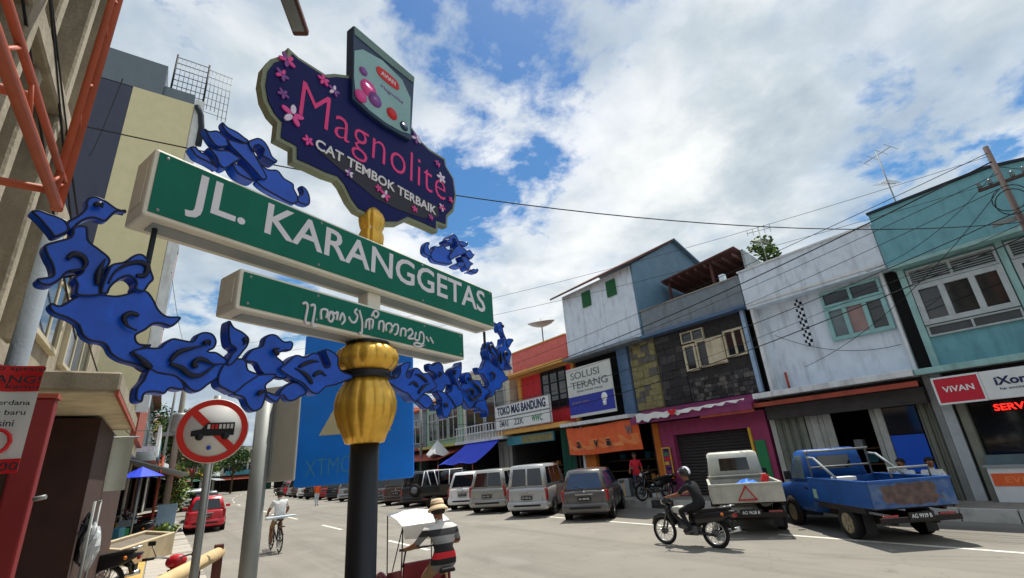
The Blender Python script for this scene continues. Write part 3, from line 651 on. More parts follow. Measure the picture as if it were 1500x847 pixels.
rs = random.Random(31)
for lb, y0, y1, n_ in (('white_shophouse', 5.8, 6.8, 10), ('red_shophouse', 20.2, 23.8, 22)):
    b = bpy.data.objects[lb]
    for k in range(n_):
        y = rs.uniform(y0, y1); z = rs.choice((0.3, 0.75, 1.2, 1.65)); x = rs.uniform(17.7, 19.8); s_ = rs.uniform(.12, .32); MB().box(x, x + s_, y, y + s_, z, z + s_).build('goods', rs.choice(['sign_white', 'teal_sign', 'wood', 'sheet_grey', 'ochre', 'ink_red', 'ink_green']), b)
    for z in (0.73, 1.18, 1.63): MB().box(17.7, 20.1, y0, y1 + .3, z - .03, z - .004).build('shelf', 'wood', b)
for i, (x, y, w_, h_, m, l) in enumerate(((16.3, 13.35, .45, .5, 'sign_white', 'white sack pile on the pavement beside the orange pier'), (16.35, 13.9, .4, .35, 'roller_dark', 'dark box on the pavement in front of the glass shelves'), (16.4, 15.2, .5, .7, 'sheet_grey', 'grey carton outside the shop with the orange banner'), (16.35, 7.2, .4, .5, 'wood', 'wooden box outside the folding shutters of the white shophouse'), (16.4, 21.2, .5, .6, 'teal_sign', 'teal box outside the red shophouse'))):
    t = thing('goods_box', l, 'box', (x, y, .265), .2 * i); MB().box(-w_ / 2, w_ / 2, -w_ / 2, w_ / 2, 0, h_).build('body', m, t, bevel=.03, local=True); MB().box(-w_ / 2 - .005, w_ / 2 + .005, -.03, .03, .02, h_ + .004).build('tape', 'ochre', t, local=True)
# ------------------------------------------------------------------ F, G, H and the rest of the street
mat('cream_wall', (206, 202, 184), 0.85, stain=0.4, stain_c=(130, 124, 108)); mat('mint_wall', (150, 184, 160), 0.8, stain=0.4, stain_c=(94, 112, 96))
mat('yellowish', (198, 188, 110), 0.8, stain=0.3, stain_c=(128, 118, 72)); mat('peach', (218, 160, 130), 0.8, stain=0.3, stain_c=(140, 104, 88))
mat('sky_paint', (150, 178, 200), 0.8, stain=0.3, stain_c=(96, 108, 120)); mat('brick_red', (150, 78, 62), 0.85, stain=0.3)
mat('leaf_a', (74, 104, 38), 0.6, var=0.3, vscale=4); mat('leaf_b', (44, 74, 28), 0.6, var=0.3, vscale=4); mat('leaf_c', (120, 140, 52), 0.6, var=0.25, vscale=4)
mat('bark', (84, 70, 56), 0.9, var=0.25, bump=0.6)
def shophouse(name, label, side, s0, s1, h, wall, trim, rows, cols, awn=None, sign=None, sign_text=None, gable=None, off=None, depth=7, rail=False, rot=None):
    sc, half = (s0 + s1) / 2, (s1 - s0) / 2; off = off if off is not None else (9.0 if side > 0 else -9.1)
    p, a = street(sc, off); b = thing(name, label, 'building', (p.x, p.y, 0.2), (-a + (0 if side > 0 else math.pi)) if rot is None else rot)
    z1 = 3.3 - .2; H_ = h - .2
    MB().box(0, depth, -half + .03, half - .03, z1 + .2, H_).build('wall', wall, b, local=True)
    MB().box(-.12, depth, -half, half, H_ + .002, H_ + .16).build('coping', trim, b, local=True)
    MB().box(-.75, 0.3, -half + .02, half - .02, z1, z1 + .18).build('ledge', trim, b, local=True)
    fh = (H_ - z1 - .5) / max(1, rows)
    for r in range(rows):
        for c in range(cols):
            y0 = -half + .4 + (2 * half - .8) * c / cols + .1; y1 = -half + .4 + (2 * half - .8) * (c + 1) / cols - .1
            window(b, 0, y0, y1, z1 + .55 + r * fh, z1 + .25 + (r + 1) * fh - .35, 'frame_dirty' if r % 2 else 'grey_frame', 2, (0.7, 0.3), fw_=0.07)
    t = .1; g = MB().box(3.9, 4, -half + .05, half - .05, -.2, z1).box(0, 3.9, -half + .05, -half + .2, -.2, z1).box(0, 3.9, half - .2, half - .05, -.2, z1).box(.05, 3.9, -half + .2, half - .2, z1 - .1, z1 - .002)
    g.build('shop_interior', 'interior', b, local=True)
    fold_shutter(b, 0.1, -half + .25, -half + .25 + half * .5, 0, z1 - .12, rnd.choice(['shutter_grey', 'green_door', 'shutter_pale', 'wood']), 5)
    if awn:
        MB().hexa([(-1.9, -half + .1, 2.25), (0, -half + .1, 2.9), (0, half - .1, 2.9), (-1.9, half - .1, 2.25), (-1.9, -half + .1, 2.29), (0, -half + .1, 2.94), (0, half - .1, 2.94), (-1.9, half - .1, 2.29)]).build('awning', awn, b, local=True)
    if sign:
        MB().box(-.85, -.76, -half * .8, half * .8, z1 + .1, z1 + .95).build('sign_board', sign, b, local=True)
        if sign_text: text_mesh('lettering', sign_text, 'ink_navy', b, plane_mtx((-.85, 0, z1 + .52), FX, FZ), half * 1.3, .4, .02)
    if gable:
        MB().add([(-.5, -half, H_ + .16), (depth + .5, -half, H_ + .16), (depth + .5, half, H_ + .16), (-.5, half, H_ + .16), (depth / 2, -half + 1.2, H_ + 2.1), (depth / 2, half - 1.2, H_ + 2.1)],
                 [(3, 2, 1, 0), (0, 1, 4), (2, 3, 5), (1, 2, 5, 4), (3, 0, 4, 5)]).build('roof', gable, b, local=True)
    if rail:
        for i in range(int(half * 2 / .35)):
            y = -half + .15 + i * .35; MB().box(-.7, -.66, y, y + .05, z1 + .18, z1 + 1.0).build('baluster', 'white_trim', b, local=True)
        for z in (z1 + .55, z1 + 1.02): MB().box(-.715, -.65, -half + .1, half - .1, z, z + .06).build('rail', 'white_trim', b, local=True)
    return b
shophouse('balcony_shophouse', 'pale shophouse with white balcony railing left of the red shophouse', 1, 24.2, 30.2, 8.0, 'cream_wall', 'white_trim', 1, 2, rail=True)
shophouse('patterned_shophouse', 'mint and yellow shophouse behind the blue ornament arm', 1, 30.3, 36.2, 6.6, 'mint_wall', 'yellowish', 1, 3, awn='rust_red', gable='roof_tile')
shophouse('grey_shophouse', 'grey shophouse with pair of dark windows beside the blue board', 1, 36.3, 43.5, 6.4, 'grey_wall', 'rust_red', 1, 2, awn='rust_red')
far_r = [(43.8, 51, 7.5, 'peach', 'white_trim', 'peach shophouse hidden behind the blue board'), (51.2, 58, 9.0, 'sky_paint', 'white_trim', 'sky blue far shophouse on the right of the street'),
         (58.2, 66, 7.0, 'cream_wall', 'ochre', 'cream far shophouse with ochre trim on the right of the street'), (66.2, 76, 9.5, 'white_wall', 'sheet_grey', 'white three-storey far building on the right of the street'),
         (76.2, 88, 8.0, 'brick_red', 'white_trim', 'brick red far building on the right of the street'), (88.2, 102, 10, 'mint_wall', 'white_trim', 'mint far building near the bend on the right')]
for i, (a, c, h, w, t_, l) in enumerate(far_r): shophouse('far_shophouse', l, 1, a, c, h, w, t_, 2 if h > 7.2 else 1, 3, awn=['rust_red', 'tarp_blue', None][i % 3], sign=['sign_white', 'sign_red', 'teal_sign'][i % 3])
# end of the view: where the street bends the left row comes into sight
far_l = [(21.5, 29, 8.5, 'brick_red', 'white_trim', 'narrow brick red house beyond the yellow gable on the left'), (29.2, 38, 6.5, 'cream_wall', 'sheet_grey', 'low cream shophouse behind the red car'),
         (38.2, 47, 7.2, 'sky_paint', 'white_trim', 'pale blue shophouse beyond the shrubs on the left'), (47.2, 57, 6.2, 'white_wall', 'rust_red', 'low white shophouse on the left side of the street'),
         (57.2, 68, 8.2, 'yellowish', 'white_trim', 'yellowish shophouse on the left where the street bends'), (68.2, 80, 7.0, 'white_wall', 'sheet_grey', 'white shophouse at the street bend above the parked cars'),
         (80.2, 92, 8.5, 'peach', 'white_trim', 'peach building closing the view at the bend'), (92.2, 106, 7.0, 'sky_paint', 'roof_tile', 'pale blue building closing the view at the bend'),
         (106.2, 122, 9.0, 'cream_wall', 'white_trim', 'cream building farthest along the left row'), (122.2, 140, 7.5, 'white_wall', 'rust_red', 'white building farthest along the left row')]
for i, (a, c, h, w, t_, l) in enumerate(far_l): shophouse('left_shophouse', l, -1, a, c, h, w, t_, 2 if h > 7.4 else 1, 3, awn=['sheet_grey', 'rust_red', 'green_door', None][i % 4], sign=['sign_white', 'teal_sign', 'sign_red', 'yellow_paint'][i % 4], gable='roof_tile' if i % 3 == 1 else None)
shophouse('closing_block', 'pale block standing across the far end of the street', 1, 150, 168, 9, 'white_wall', 'sheet_grey', 2, 5, off=-4)
for i, (xo, h, w, l) in enumerate(((-14, 11, 'grey_wall', 'grey block closing the far end of the street on the left'), (-3.5, 9, 'cream_wall', 'cream block closing the far end of the street'), (7, 12, 'concrete', 'concrete block closing the far end of the street on the right'), (17, 9, 'brick_red', 'red block closing the far end of the street, rightmost'))):
    shophouse('end_block', l, 1, 118, 128, h, w, 'sheet_grey', 2, 4, awn='rust_red', sign=['sign_white', 'teal_sign', 'sign_red', 'yellow_paint'][i], off=xo, rot=R(82))
t = thing('tarpaulin_awning', 'bright blue tarpaulin sloping out over the silver cars', 'awning', (16, 27, 2), world_parts=True)
vs = []; n = 10
for i in range(n + 1):
    y = 24.7 + 3.9 * i / n
    for j in range(7):
        q = j / 6; vs.append((16.6 - 1.9 * q, y + .9 * q * (i / n - .2) + .35 * q, 3.5 - 1.4 * q - .09 * math.sin(q * math.pi) - .05 * math.sin(i * 1.3) * q))
MB().add(vs, [(i * 7 + j, i * 7 + j + 1, (i + 1) * 7 + j + 1, (i + 1) * 7 + j) for i in range(n) for j in range(6)], True).build('sheet', 'tarp_blue', t)
for y in (24.9, 28.9): MB().bar((14.75, y + (.4 if y < 26 else .9), .27), (14.75, y + (.4 if y < 26 else .9), 2.1), .025).build('pole', 'rust_red', t)
t = thing('white_parasol', 'half folded white parasol beside the blue tarpaulin', 'parasol', (15.6, 31.5, 0.265))
MB().bar((0, 0, 0), (0, 0, 3.2), .025).build('pole', 'metal_grey', t, local=True)
MB().add([(0, 0, 3.5)] + [(.85 * math.cos(k * math.pi / 4) * (1 if k % 2 else .8), .85 * math.sin(k * math.pi / 4), 2.4 + .2 * (k % 2)) for k in range(8)], [(0, 1 + k, 1 + (k + 1) % 8) for k in range(8)]).build('canopy', 'cloth_white', t, local=True)

# ------------------------------------------------------------------ left side, near
mat('tan_plaster', (212, 202, 172), 0.85, var=0.14, stain=0.6, stain_c=(112, 94, 72), streak=False); mat('brown_door', (62, 40, 34), 0.8, var=0.2, stain=0.3, stain_c=(36, 26, 24))
mat('red_post', (124, 26, 30), 0.65, stain=0.35, stain_c=(96, 36, 34)); mat('orange_steel', (176, 86, 56), 0.6, var=0.12, stain=0.35, stain_c=(122, 58, 40))
mat('slate_wall', (72, 78, 96), 0.85, var=0.05, stain=0.2, stain_c=(52, 56, 70)); mat('slate_pale', (108, 120, 130), 0.85, var=0.05); mat('yellow_gable', (216, 208, 168), 0.85, var=0.05, stain=0.15, stain_c=(180, 170, 126))
mat('pale_pvc', (196, 202, 188), 0.6, var=0.08)  # pale grey-green plastic of the hanging sheet, slightly mottled
b = thing('old_concrete_building', 'weathered concrete building with vertical fins at the left edge', 'building', (-1.6, 3, 0.135), world_parts=True)
MB().box(-7, -1.62, -4, 6.35, 3.2, 10.5).build('wall', 'concrete_old', b)
MB().box(-7, -1.75, -4, 7.9, 0.13, 3.1).build('lower_wall', 'brown_door', b)
for i in range(15):
    y = -3.6 + i * .7; MB().box(-1.6, -1.36 + .04 * (i % 3), y, y + .16, 3.5, 10.5).build('fin', 'concrete_old', b, bevel=0.02, seg=1)
for z in (3.2, 5.6, 8.1): MB().box(-1.61, -1.3, -4, 6.4, z, z + .22).build('ledge', 'concrete_old', b, bevel=0.02, seg=1)
for i in range(7):
    y = -3.3 + i * 1.4; MB().box(-1.615, -1.58, y, y + .44, 6.2, 7.7).build('dark_window', 'window_glass', b)
b = thing('pale_annex', 'pale stained annex with canopy between concrete building and yellow gable', 'building', (-1.5, 10, 0.135), world_parts=True)
MB().box(-7, -1.5, 6.42, 13.5, 3.25, 5.6).build('wall', 'concrete_old', b); MB().box(-7, -.78, 8.6, 15.9, 0.13, 3.04).build('lower_wall', 'brown_door', b)
window(b, -1.45, 6.9, 8.8, 3.9, 5.2, 'frame_dirty', 3, (0.7, 0.3), fw_=0.07); window(b, -1.45, 9.4, 11.8, 3.9, 5.2, 'frame_dirty', 3, (0.7, 0.3))
MB().box(-1.5, -0.52, 6.6, 10.9, 3.08, 3.1).build('canopy_soffit', 'tan_plaster', b); MB().box(-1.55, -0.5, 6.55, 10.95, 3.1, 3.3).build('canopy_slab', 'concrete_old', b, bevel=0.02, seg=1)
MB().box(-.53, -.5, 6.56, 10.9, 3.05, 3.1).build('canopy_trim', 'rust_red', b)
for i in range(6): MB().box(-1.74, -1.69, 3.0 + i * .95, 3.92 + i * .95, 0.14, 3.05).build('door_leaf', 'brown_door', b, bevel=0.01, seg=1)
t = thing('red_post', 'thick red steel post at the bottom left corner', 'post', (-0.75, 4.6, 0.135))
MB().box(-.07, .07, -.07, .07, 0, 2.6).build('shaft', 'red_post', t, bevel=.015, local=True); MB().box(-.5, -.075, -.02, .0, 0, 2.3).build('side_sheet', 'brown_door', t, local=True); MB().box(-.08, .08, -.08, .08, 2.6, 2.63).build('cap_plate', 'rust_red', t, local=True)
MB().bar((.09, -.1, 1.95), (.15, -.12, 1.96), .015).build('bracket', 'metal_grey', t, local=True)
# billboard steel frame on the concrete building
t = thing('billboard_frame', 'orange steel billboard truss fixed to the concrete building', 'steel frame', (-0.9, 3, 4.1), world_parts=True)
def truss(a, bb, w, n, nm):
    a = Vector(a); bb = Vector(bb); w = Vector(w)
    MB().bar(a, bb, .036, 8).build('chord', 'orange_steel', t); MB().bar(a + w, bb + w, .024, 8).build('chord', 'orange_steel', t)
    for i in range(n):
        q0 = a.lerp(bb, (i + .5) / n); q1 = (a + w).lerp(bb + w, (i + (1.0 if i % 2 else .0) * .6 + .2) / n); MB().bar(q0, q1, .012, 6).build('brace', 'orange_steel', t)
truss((-.9, 4.3, 4.05), (-.9, 4.3, 10.5), (0, -.17, 0), 14, 'v'); truss((-.9, 4.3, 4.08), (-.9, -3.5, 4.08), (0, 0, .2), 12, 'h')
truss((-.9, 1.9, 4.2), (-.9, 1.9, 10.5), (0, .17, 0), 14, 'v')
for z, y in ((4.15, 4.2), (4.35, 3.4), (6.4, 4.3), (8.6, 4.3), (6.4, 1.9)): MB().bar((-.92, y, z), (-1.62, y, z), .03).build('tie', 'orange_steel', t)
b = thing('yellow_gable_building', 'tall building with slate and pale yellow gable wall on the left', 'building', (-4, 18, 0.135), world_parts=True)
MB().box(-2.44, -.83, 16.0, 21.2, 3.1, 14.04).build('gable_wall', 'yellow_gable', b); MB().box(-9, -2.445, 16.0, 21.2, 0.13, 14.0).build('gable_wall', 'slate_wall', b); MB().box(-2.44, -1.1, 16.0, 21.2, 0.13, 3.08).build('lower_front', 'brown_door', b)
MB().box(-9, -1.71, 16.02, 21.2, 14.05, 15.25).build('attic', 'slate_pale', b); MB().box(-1.7, -.85, 16.1, 21.2, 14.05, 14.5).build('attic_low', 'slate_pale', b)
MB().box(-.83, -.70, 16.1, 21.2, 3.4, 13.9).build('street_front', 'brick_red', b); MB().box(-.82, -.55, 16.05, 16.2, 4, 14.3).build('corner_pipe', 'white_trim', b)
for z in (4.6, 7.4, 10.4): MB().box(-.72, -.66, 17, 20.5, z, z + 1.7).build('window', 'window_glass', b)
t = thing('roof_grid', 'wire grid and aerials on the roof of the yellow gable building', 'antenna', (-1, 16.4, 14.5), world_parts=True)
gy = 16.3
for x in (-1.55, -.62): MB().bar((x, gy, 14.2), (x, gy, 16.1), .03).build('post', 'wire_black', t)
for i in range(7):
    MB().bar((-1.55, gy, 14.55 + i * .24), (-.62, gy, 14.55 + i * .24), .014, 5).build('wire', 'wire_black', t); MB().bar((-.6, gy, 14.1 + i * .3), (.12, gy, 14.05 + i * .3), .012, 5).build('wire', 'galv', t)
for i in range(6):
    x = -1.4 + i * .13; MB().bar((x, gy, 14.5), (x, gy, 16.0), .011, 5).build('wire', 'galv', t)
    x = -.5 + i * .12; MB().bar((x, gy, 13.9 if i > 2 else 14.2), (x, gy, 15.9), .011, 5).build('wire', 'galv', t)
t = thing('yellow_side_panel', 'curved dark awning end at the top of the yellow gable', 'awning', (-.7, 16.1, 12.6), world_parts=True)
MB().tube([(-.75, 15.98, 14.0), (-.6, 15.98, 13.7), (-.52, 15.98, 13.2), (-.52, 15.98, 12.5)], .09, 8).build('sheet', 'slate_dark', t)
# banner on a pole by the red post
t = thing('pole_banner', 'white and red print banner hanging on a grey pole at the left edge', 'banner', (-1.0, 4.45, 2.2), world_parts=True)
bx = [(-1.32 + .59 * i / 8, 4.28 + .02 * math.sin(i * 1.3)) for i in range(9)]
def bstrip(z0, z1, m, nm, dy=0): MB().add([(x, y - dy, z) for x, y in bx for z in (z0, z1)], [(2 * i, 2 * i + 2, 2 * i + 3, 2 * i + 1) for i in range(8)], True).build(nm, m, t)
bstrip(2.25, 2.90, 'sign_white', 'sheet'); bstrip(2.74, 2.905, 'ink_red', 'red_band', .004); bstrip(2.245, 2.33, 'ink_red', 'red_band', .004)
for s_, z, w_, h_, m in (('PINANG!', 2.81, .34, .05, 'ink_dark'), ('promo spesial', 2.875, .36, .035, 'ink_dark'), ('untuk kamu', 2.765, .34, .03, 'ink_dark'), ('kartu perdana', 2.66, .3, .04, 'ink_dark'), ('isi ulang baru', 2.60, .28, .04, 'ink_dark'), ('ada disini', 2.54, .2, .04, 'ink_dark'), ('08 - 2000', 2.285, .34, .05, 'ink_dark')):
    text_mesh('lettering', s_, m, t, plane_mtx((-.9 - (-1.0), 4.24 - 4.45, z - 2.2), (1, 0, 0), (0, 0, 1)), w_, h_, .01, .003)
MB().tube([(-.87 + .075 * math.cos(k * .52), 4.245, 2.43 + .075 * math.sin(k * .52)) for k in range(12)], .012, 6, True).build('round_logo', 'ink_red', t)
t = thing('grey_pole', 'grey steel pole behind the white and red banner', 'pole', (-1.02, 5.0, 0.135))
MB().bar((0, 0, 0), (0, 0, 4.1), .062, 14).build('shaft', 'grey_wall', t, local=True); MB().bar((0, 0, 4.1), (0, 0, 4.14), .07, 14).build('cap', 'galv', t, local=True)
t = thing('hanging_sheet', 'pale plastic sheet hanging below the tan canopy', 'sheet', (-.75, 11, 2.1), world_parts=True)
MB().add([(-1.05 + .08 * i, 11.0 + .03 * math.sin(i * 1.5), z) for i in range(8) for z in (2.1, 2.95)], [(2 * i, 2 * i + 2, 2 * i + 3, 2 * i + 1) for i in range(7)], True).build('cloth', 'pale_pvc', t)
MB().bar((-1.5, 11.02, 2.97), (-.42, 11.02, 2.97), .015).build('rod', 'metal_grey', t)
# sagging soffit cables under the canopy
def cable(pts, r, sag, n=14):
    out = []
    for (a, c) in zip(pts[:-1], pts[1:]):
        a = Vector(a); c = Vector(c)
        for i in range(n): q = i / n; out.append(a.lerp(c, q) - Vector((0, 0, 4 * sag * q * (1 - q))))
    out.append(Vector(pts[-1])); return MB().tube(out, r, 5)
ARM = [
   [(-1.282, 3.208), (-1.318, 3.208), (-1.357, 3.226), (-1.395, 3.232), (-1.418, 3.207), (-1.416, 3.167), (-1.431, 3.128), (-1.454, 3.094), (-1.459, 3.06), (-1.437, 3.054), (-1.412, 3.106), (-1.382, 3.133), (-1.345, 3.133), (-1.329, 3.162), (-1.315, 3.19)] ,
   [(-1.558, 3.09), (-1.539, 3.105), (-1.511, 3.102), (-1.483, 3.1), (-1.457, 3.089), (-1.441, 3.053), (-1.475, 3.013), (-1.497, 3.032), (-1.531, 3.067)] ,
   [(-1.435, 3.073), (-1.396, 3.087), (-1.379, 3.033), (-1.344, 3.009), (-1.309, 2.985), (-1.299, 2.959), (-1.312, 2.914), (-1.312, 2.858), (-1.31, 2.818), (-1.375, 2.803), (-1.385, 2.846), (-1.397, 2.869), (-1.379, 2.901), (-1.414, 2.885), (-1.427, 2.855), (-1.452, 2.822), (-1.482, 2.821), (-1.492, 2.84), (-1.471, 2.852), (-1.456, 2.866), (-1.467, 2.902), (-1.487, 2.935), (-1.499, 2.971), (-1.469, 3.001), (-1.437, 3.03)] ,
   [(-1.312, 2.831), (-1.309, 2.9), (-1.298, 2.953), (-1.26, 2.979), (-1.233, 3.016), (-1.207, 3.029), (-1.18, 3.01), (-1.161, 2.964), (-1.147, 2.93), (-1.158, 2.905), (-1.174, 2.865), (-1.208, 2.871), (-1.208, 2.899), (-1.233, 2.918), (-1.261, 2.896), (-1.281, 2.859), (-1.287, 2.83)] ,
   [(-1.442, 2.747), (-1.434, 2.764), (-1.411, 2.76), (-1.381, 2.796), (-1.352, 2.822), (-1.309, 2.83), (-1.259, 2.835), (-1.22, 2.855), (-1.19, 2.877), (-1.156, 2.878), (-1.128, 2.848), (-1.104, 2.81), (-1.071, 2.788), (-1.023, 2.794), (-1.02, 2.776), (-1.046, 2.742), (-1.083, 2.746), (-1.111, 2.741), (-1.135, 2.712), (-1.154, 2.695), (-1.163, 2.68), (-1.148, 2.655), (-1.103, 2.655), (-1.142, 2.623), (-1.113, 2.58), (-1.097, 2.548), (-1.143, 2.563), (-1.198, 2.576), (-1.233, 2.597), (-1.259, 2.632), (-1.304, 2.638), (-1.332, 2.659), (-1.35, 2.693), (-1.384, 2.712), (-1.422, 2.723)] ,
   [(-1.177, 2.608), (-1.159, 2.628), (-1.126, 2.641), (-1.081, 2.648), (-1.062, 2.673), (-1.036, 2.694), (-1.002, 2.693), (-0.961, 2.694), (-0.945, 2.726), (-0.916, 2.743), (-0.882, 2.737), (-0.862, 2.706), (-0.868, 2.672), (-0.888, 2.657), (-0.861, 2.658), (-0.831, 2.644), (-0.8, 2.618), (-0.805, 2.569), (-0.844, 2.531), (-0.872, 2.505), (-0.895, 2.481), (-0.919, 2.471), (-0.946, 2.483), (-0.98, 2.513), (-1.03, 2.531), (-1.087, 2.541), (-1.118, 2.565), (-1.148, 2.588)] ,
   [(-1.131, 2.435), (-1.133, 2.475), (-1.117, 2.507), (-1.103, 2.556), (-1.065, 2.544), (-1.008, 2.538), (-0.975, 2.514), (-0.961, 2.482), (-0.984, 2.475), (-1.017, 2.478), (-1.033, 2.456), (-1.069, 2.459), (-1.099, 2.452), (-1.103, 2.421), (-1.12, 2.42)] ,
   [(-0.825, 2.812), (-0.8, 2.782), (-0.76, 2.767), (-0.726, 2.74), (-0.728, 2.702), (-0.743, 2.674), (-0.767, 2.634), (-0.792, 2.601), (-0.815, 2.604), (-0.799, 2.654), (-0.784, 2.678), (-0.81, 2.696), (-0.824, 2.737), (-0.829, 2.78)] ,
   [(-0.731, 2.638), (-0.701, 2.693), (-0.654, 2.719), (-0.645, 2.76), (-0.615, 2.785), (-0.581, 2.783), (-0.544, 2.759), (-0.503, 2.765), (-0.49, 2.746), (-0.501, 2.714), (-0.539, 2.705), (-0.571, 2.678), (-0.541, 2.655), (-0.511, 2.625), (-0.494, 2.593), (-0.519, 2.565), (-0.572, 2.567), (-0.625, 2.574), (-0.653, 2.597), (-0.675, 2.626), (-0.712, 2.628)] ,
   [(-0.764, 2.478), (-0.734, 2.51), (-0.692, 2.562), (-0.638, 2.579), (-0.568, 2.586), (-0.584, 2.553), (-0.613, 2.525), (-0.607, 2.494), (-0.612, 2.451), (-0.626, 2.414), (-0.661, 2.398), (-0.694, 2.423), (-0.716, 2.458), (-0.751, 2.467)] ,
   [(-0.841, 2.554), (-0.82, 2.609), (-0.767, 2.64), (-0.725, 2.633), (-0.708, 2.591), (-0.656, 2.571), (-0.717, 2.517), (-0.758, 2.476), (-0.799, 2.488), (-0.835, 2.508)] ,
   [(-0.563, 2.606), (-0.533, 2.642), (-0.482, 2.692), (-0.43, 2.689), (-0.388, 2.715), (-0.349, 2.713), (-0.326, 2.673), (-0.305, 2.647), (-0.282, 2.664), (-0.319, 2.739), (-0.279, 2.744), (-0.228, 2.714), (-0.225, 2.67), (-0.198, 2.637), (-0.128, 2.621), (-0.127, 2.599), (-0.169, 2.581), (-0.234, 2.554), (-0.297, 2.536), (-0.34, 2.498), (-0.385, 2.506), (-0.433, 2.546), (-0.491, 2.567)] ,
   [(-0.54, 2.505), (-0.515, 2.533), (-0.469, 2.556), (-0.418, 2.54), (-0.393, 2.502), (-0.427, 2.48), (-0.46, 2.459), (-0.495, 2.457), (-0.524, 2.481), (-0.547, 2.448), (-0.574, 2.453), (-0.608, 2.476), (-0.611, 2.5), (-0.551, 2.486)] ,
]
GROOVE = [
   [(-1.428, 2.934), (-1.418, 2.957), (-1.394, 2.958), (-1.376, 2.936), (-1.38, 2.908), (-1.414, 2.885)] ,
   [(-1.326, 2.855), (-1.331, 2.908), (-1.321, 2.967)] ,
   [(-1.212, 2.927), (-1.185, 2.935), (-1.18, 2.973), (-1.206, 2.988), (-1.247, 2.968), (-1.282, 2.922), (-1.294, 2.87)] ,
   [(-1.176, 2.76), (-1.204, 2.765), (-1.222, 2.744), (-1.206, 2.713), (-1.172, 2.699)] ,
   [(-1.098, 2.555), (-1.136, 2.584), (-1.17, 2.612)] ,
   [(-0.934, 2.574), (-0.949, 2.589), (-0.934, 2.611), (-0.903, 2.609), (-0.874, 2.597), (-0.831, 2.602)] ,
   [(-1.039, 2.59), (-1.012, 2.632), (-0.966, 2.655), (-0.917, 2.677)] ,
   [(-1.038, 2.579), (-0.993, 2.567), (-0.96, 2.543), (-0.919, 2.541), (-0.882, 2.573), (-0.858, 2.599)] ,
   [(-0.658, 2.473), (-0.641, 2.492), (-0.616, 2.488)] ,
   [(-0.577, 2.677), (-0.6, 2.7), (-0.574, 2.71)] ,
   [(-0.462, 2.63), (-0.399, 2.665), (-0.353, 2.67)] ,
   [(-0.378, 2.591), (-0.341, 2.615), (-0.301, 2.598)] ,
   [(-0.382, 2.55), (-0.422, 2.594), (-0.482, 2.621)] ,
   [(-1.395, 3.179), (-1.377, 3.194), (-1.369, 3.179)] ,
   [(-0.756, 2.735), (-0.742, 2.722), (-0.752, 2.704)] ,
   [(-0.924, 2.685), (-0.904, 2.694), (-0.896, 2.677)] ,
]
CREST = [
   [(-0.984, 3.864), (-0.957, 3.848), (-0.911, 3.847), (-0.874, 3.836), (-0.843, 3.825), (-0.858, 3.798), (-0.899, 3.796), (-0.94, 3.801), (-0.97, 3.818), (-0.987, 3.844)] ,
   [(-1.063, 3.769), (-1.04, 3.769), (-1.005, 3.793), (-0.971, 3.782), (-0.946, 3.765), (-0.937, 3.738), (-0.962, 3.713), (-0.993, 3.699), (-1.028, 3.721)] ,
   [(-0.955, 3.767), (-0.891, 3.782), (-0.852, 3.798), (-0.821, 3.767), (-0.785, 3.721), (-0.753, 3.68), (-0.73, 3.64), (-0.758, 3.619), (-0.811, 3.657), (-0.863, 3.69), (-0.9, 3.713), (-0.937, 3.735)] ,
   [(-0.858, 3.798), (-0.832, 3.838), (-0.804, 3.86), (-0.772, 3.855), (-0.743, 3.826), (-0.72, 3.786), (-0.689, 3.772), (-0.703, 3.75), (-0.748, 3.755), (-0.777, 3.762), (-0.772, 3.802), (-0.799, 3.813), (-0.818, 3.791), (-0.822, 3.752)] ,
   [(-0.782, 3.722), (-0.73, 3.706), (-0.674, 3.727), (-0.631, 3.696), (-0.576, 3.685), (-0.566, 3.652), (-0.533, 3.599), (-0.57, 3.553), (-0.664, 3.563), (-0.742, 3.577), (-0.781, 3.601), (-0.76, 3.633), (-0.751, 3.666)] ,
   [(-1.107, 3.634), (-1.084, 3.648), (-1.062, 3.633), (-1.025, 3.627), (-0.996, 3.602), (-0.972, 3.581), (-1.02, 3.59), (-1.072, 3.595), (-1.091, 3.611)] ,
   [(-1.034, 3.669), (-0.99, 3.68), (-0.944, 3.703), (-0.898, 3.696), (-0.874, 3.688), (-0.903, 3.645), (-0.941, 3.591), (-0.974, 3.6), (-0.995, 3.637)] ,
   [(-0.919, 3.636), (-0.88, 3.643), (-0.831, 3.619), (-0.797, 3.586), (-0.85, 3.582), (-0.891, 3.595)] ,
   [(-0.531, 3.692), (-0.498, 3.691), (-0.469, 3.651), (-0.468, 3.59), (-0.531, 3.578), (-0.548, 3.608), (-0.516, 3.652)] ,
]
MAGNO = [(-0.696, 4.613), (-0.623, 4.593), (-0.524, 4.597), (-0.433, 4.6), (-0.368, 4.656), (-0.258, 4.724), (0.325, 4.665), (0.448, 4.58), (0.533, 4.554), (0.728, 4.562), (0.741, 4.492), (0.833, 4.413), (0.857, 4.25), (0.818, 4.087), (0.738, 3.996), (0.729, 3.9), (0.619, 3.891), (0.617, 3.813), (0.468, 3.811), (0.315, 3.804), (0.22, 3.726), (0.108, 3.683), (-0.02, 3.681), (-0.14, 3.687), (-0.2, 3.736), (-0.261, 3.819), (-0.3, 3.846), (-0.378, 3.834), (-0.498, 3.833), (-0.594, 3.826), (-0.602, 3.915), (-0.705, 3.918), (-0.706, 4.035), (-0.751, 4.063), (-0.8, 4.132), (-0.826, 4.229), (-0.824, 4.349), (-0.791, 4.443), (-0.742, 4.503), (-0.694, 4.535)]
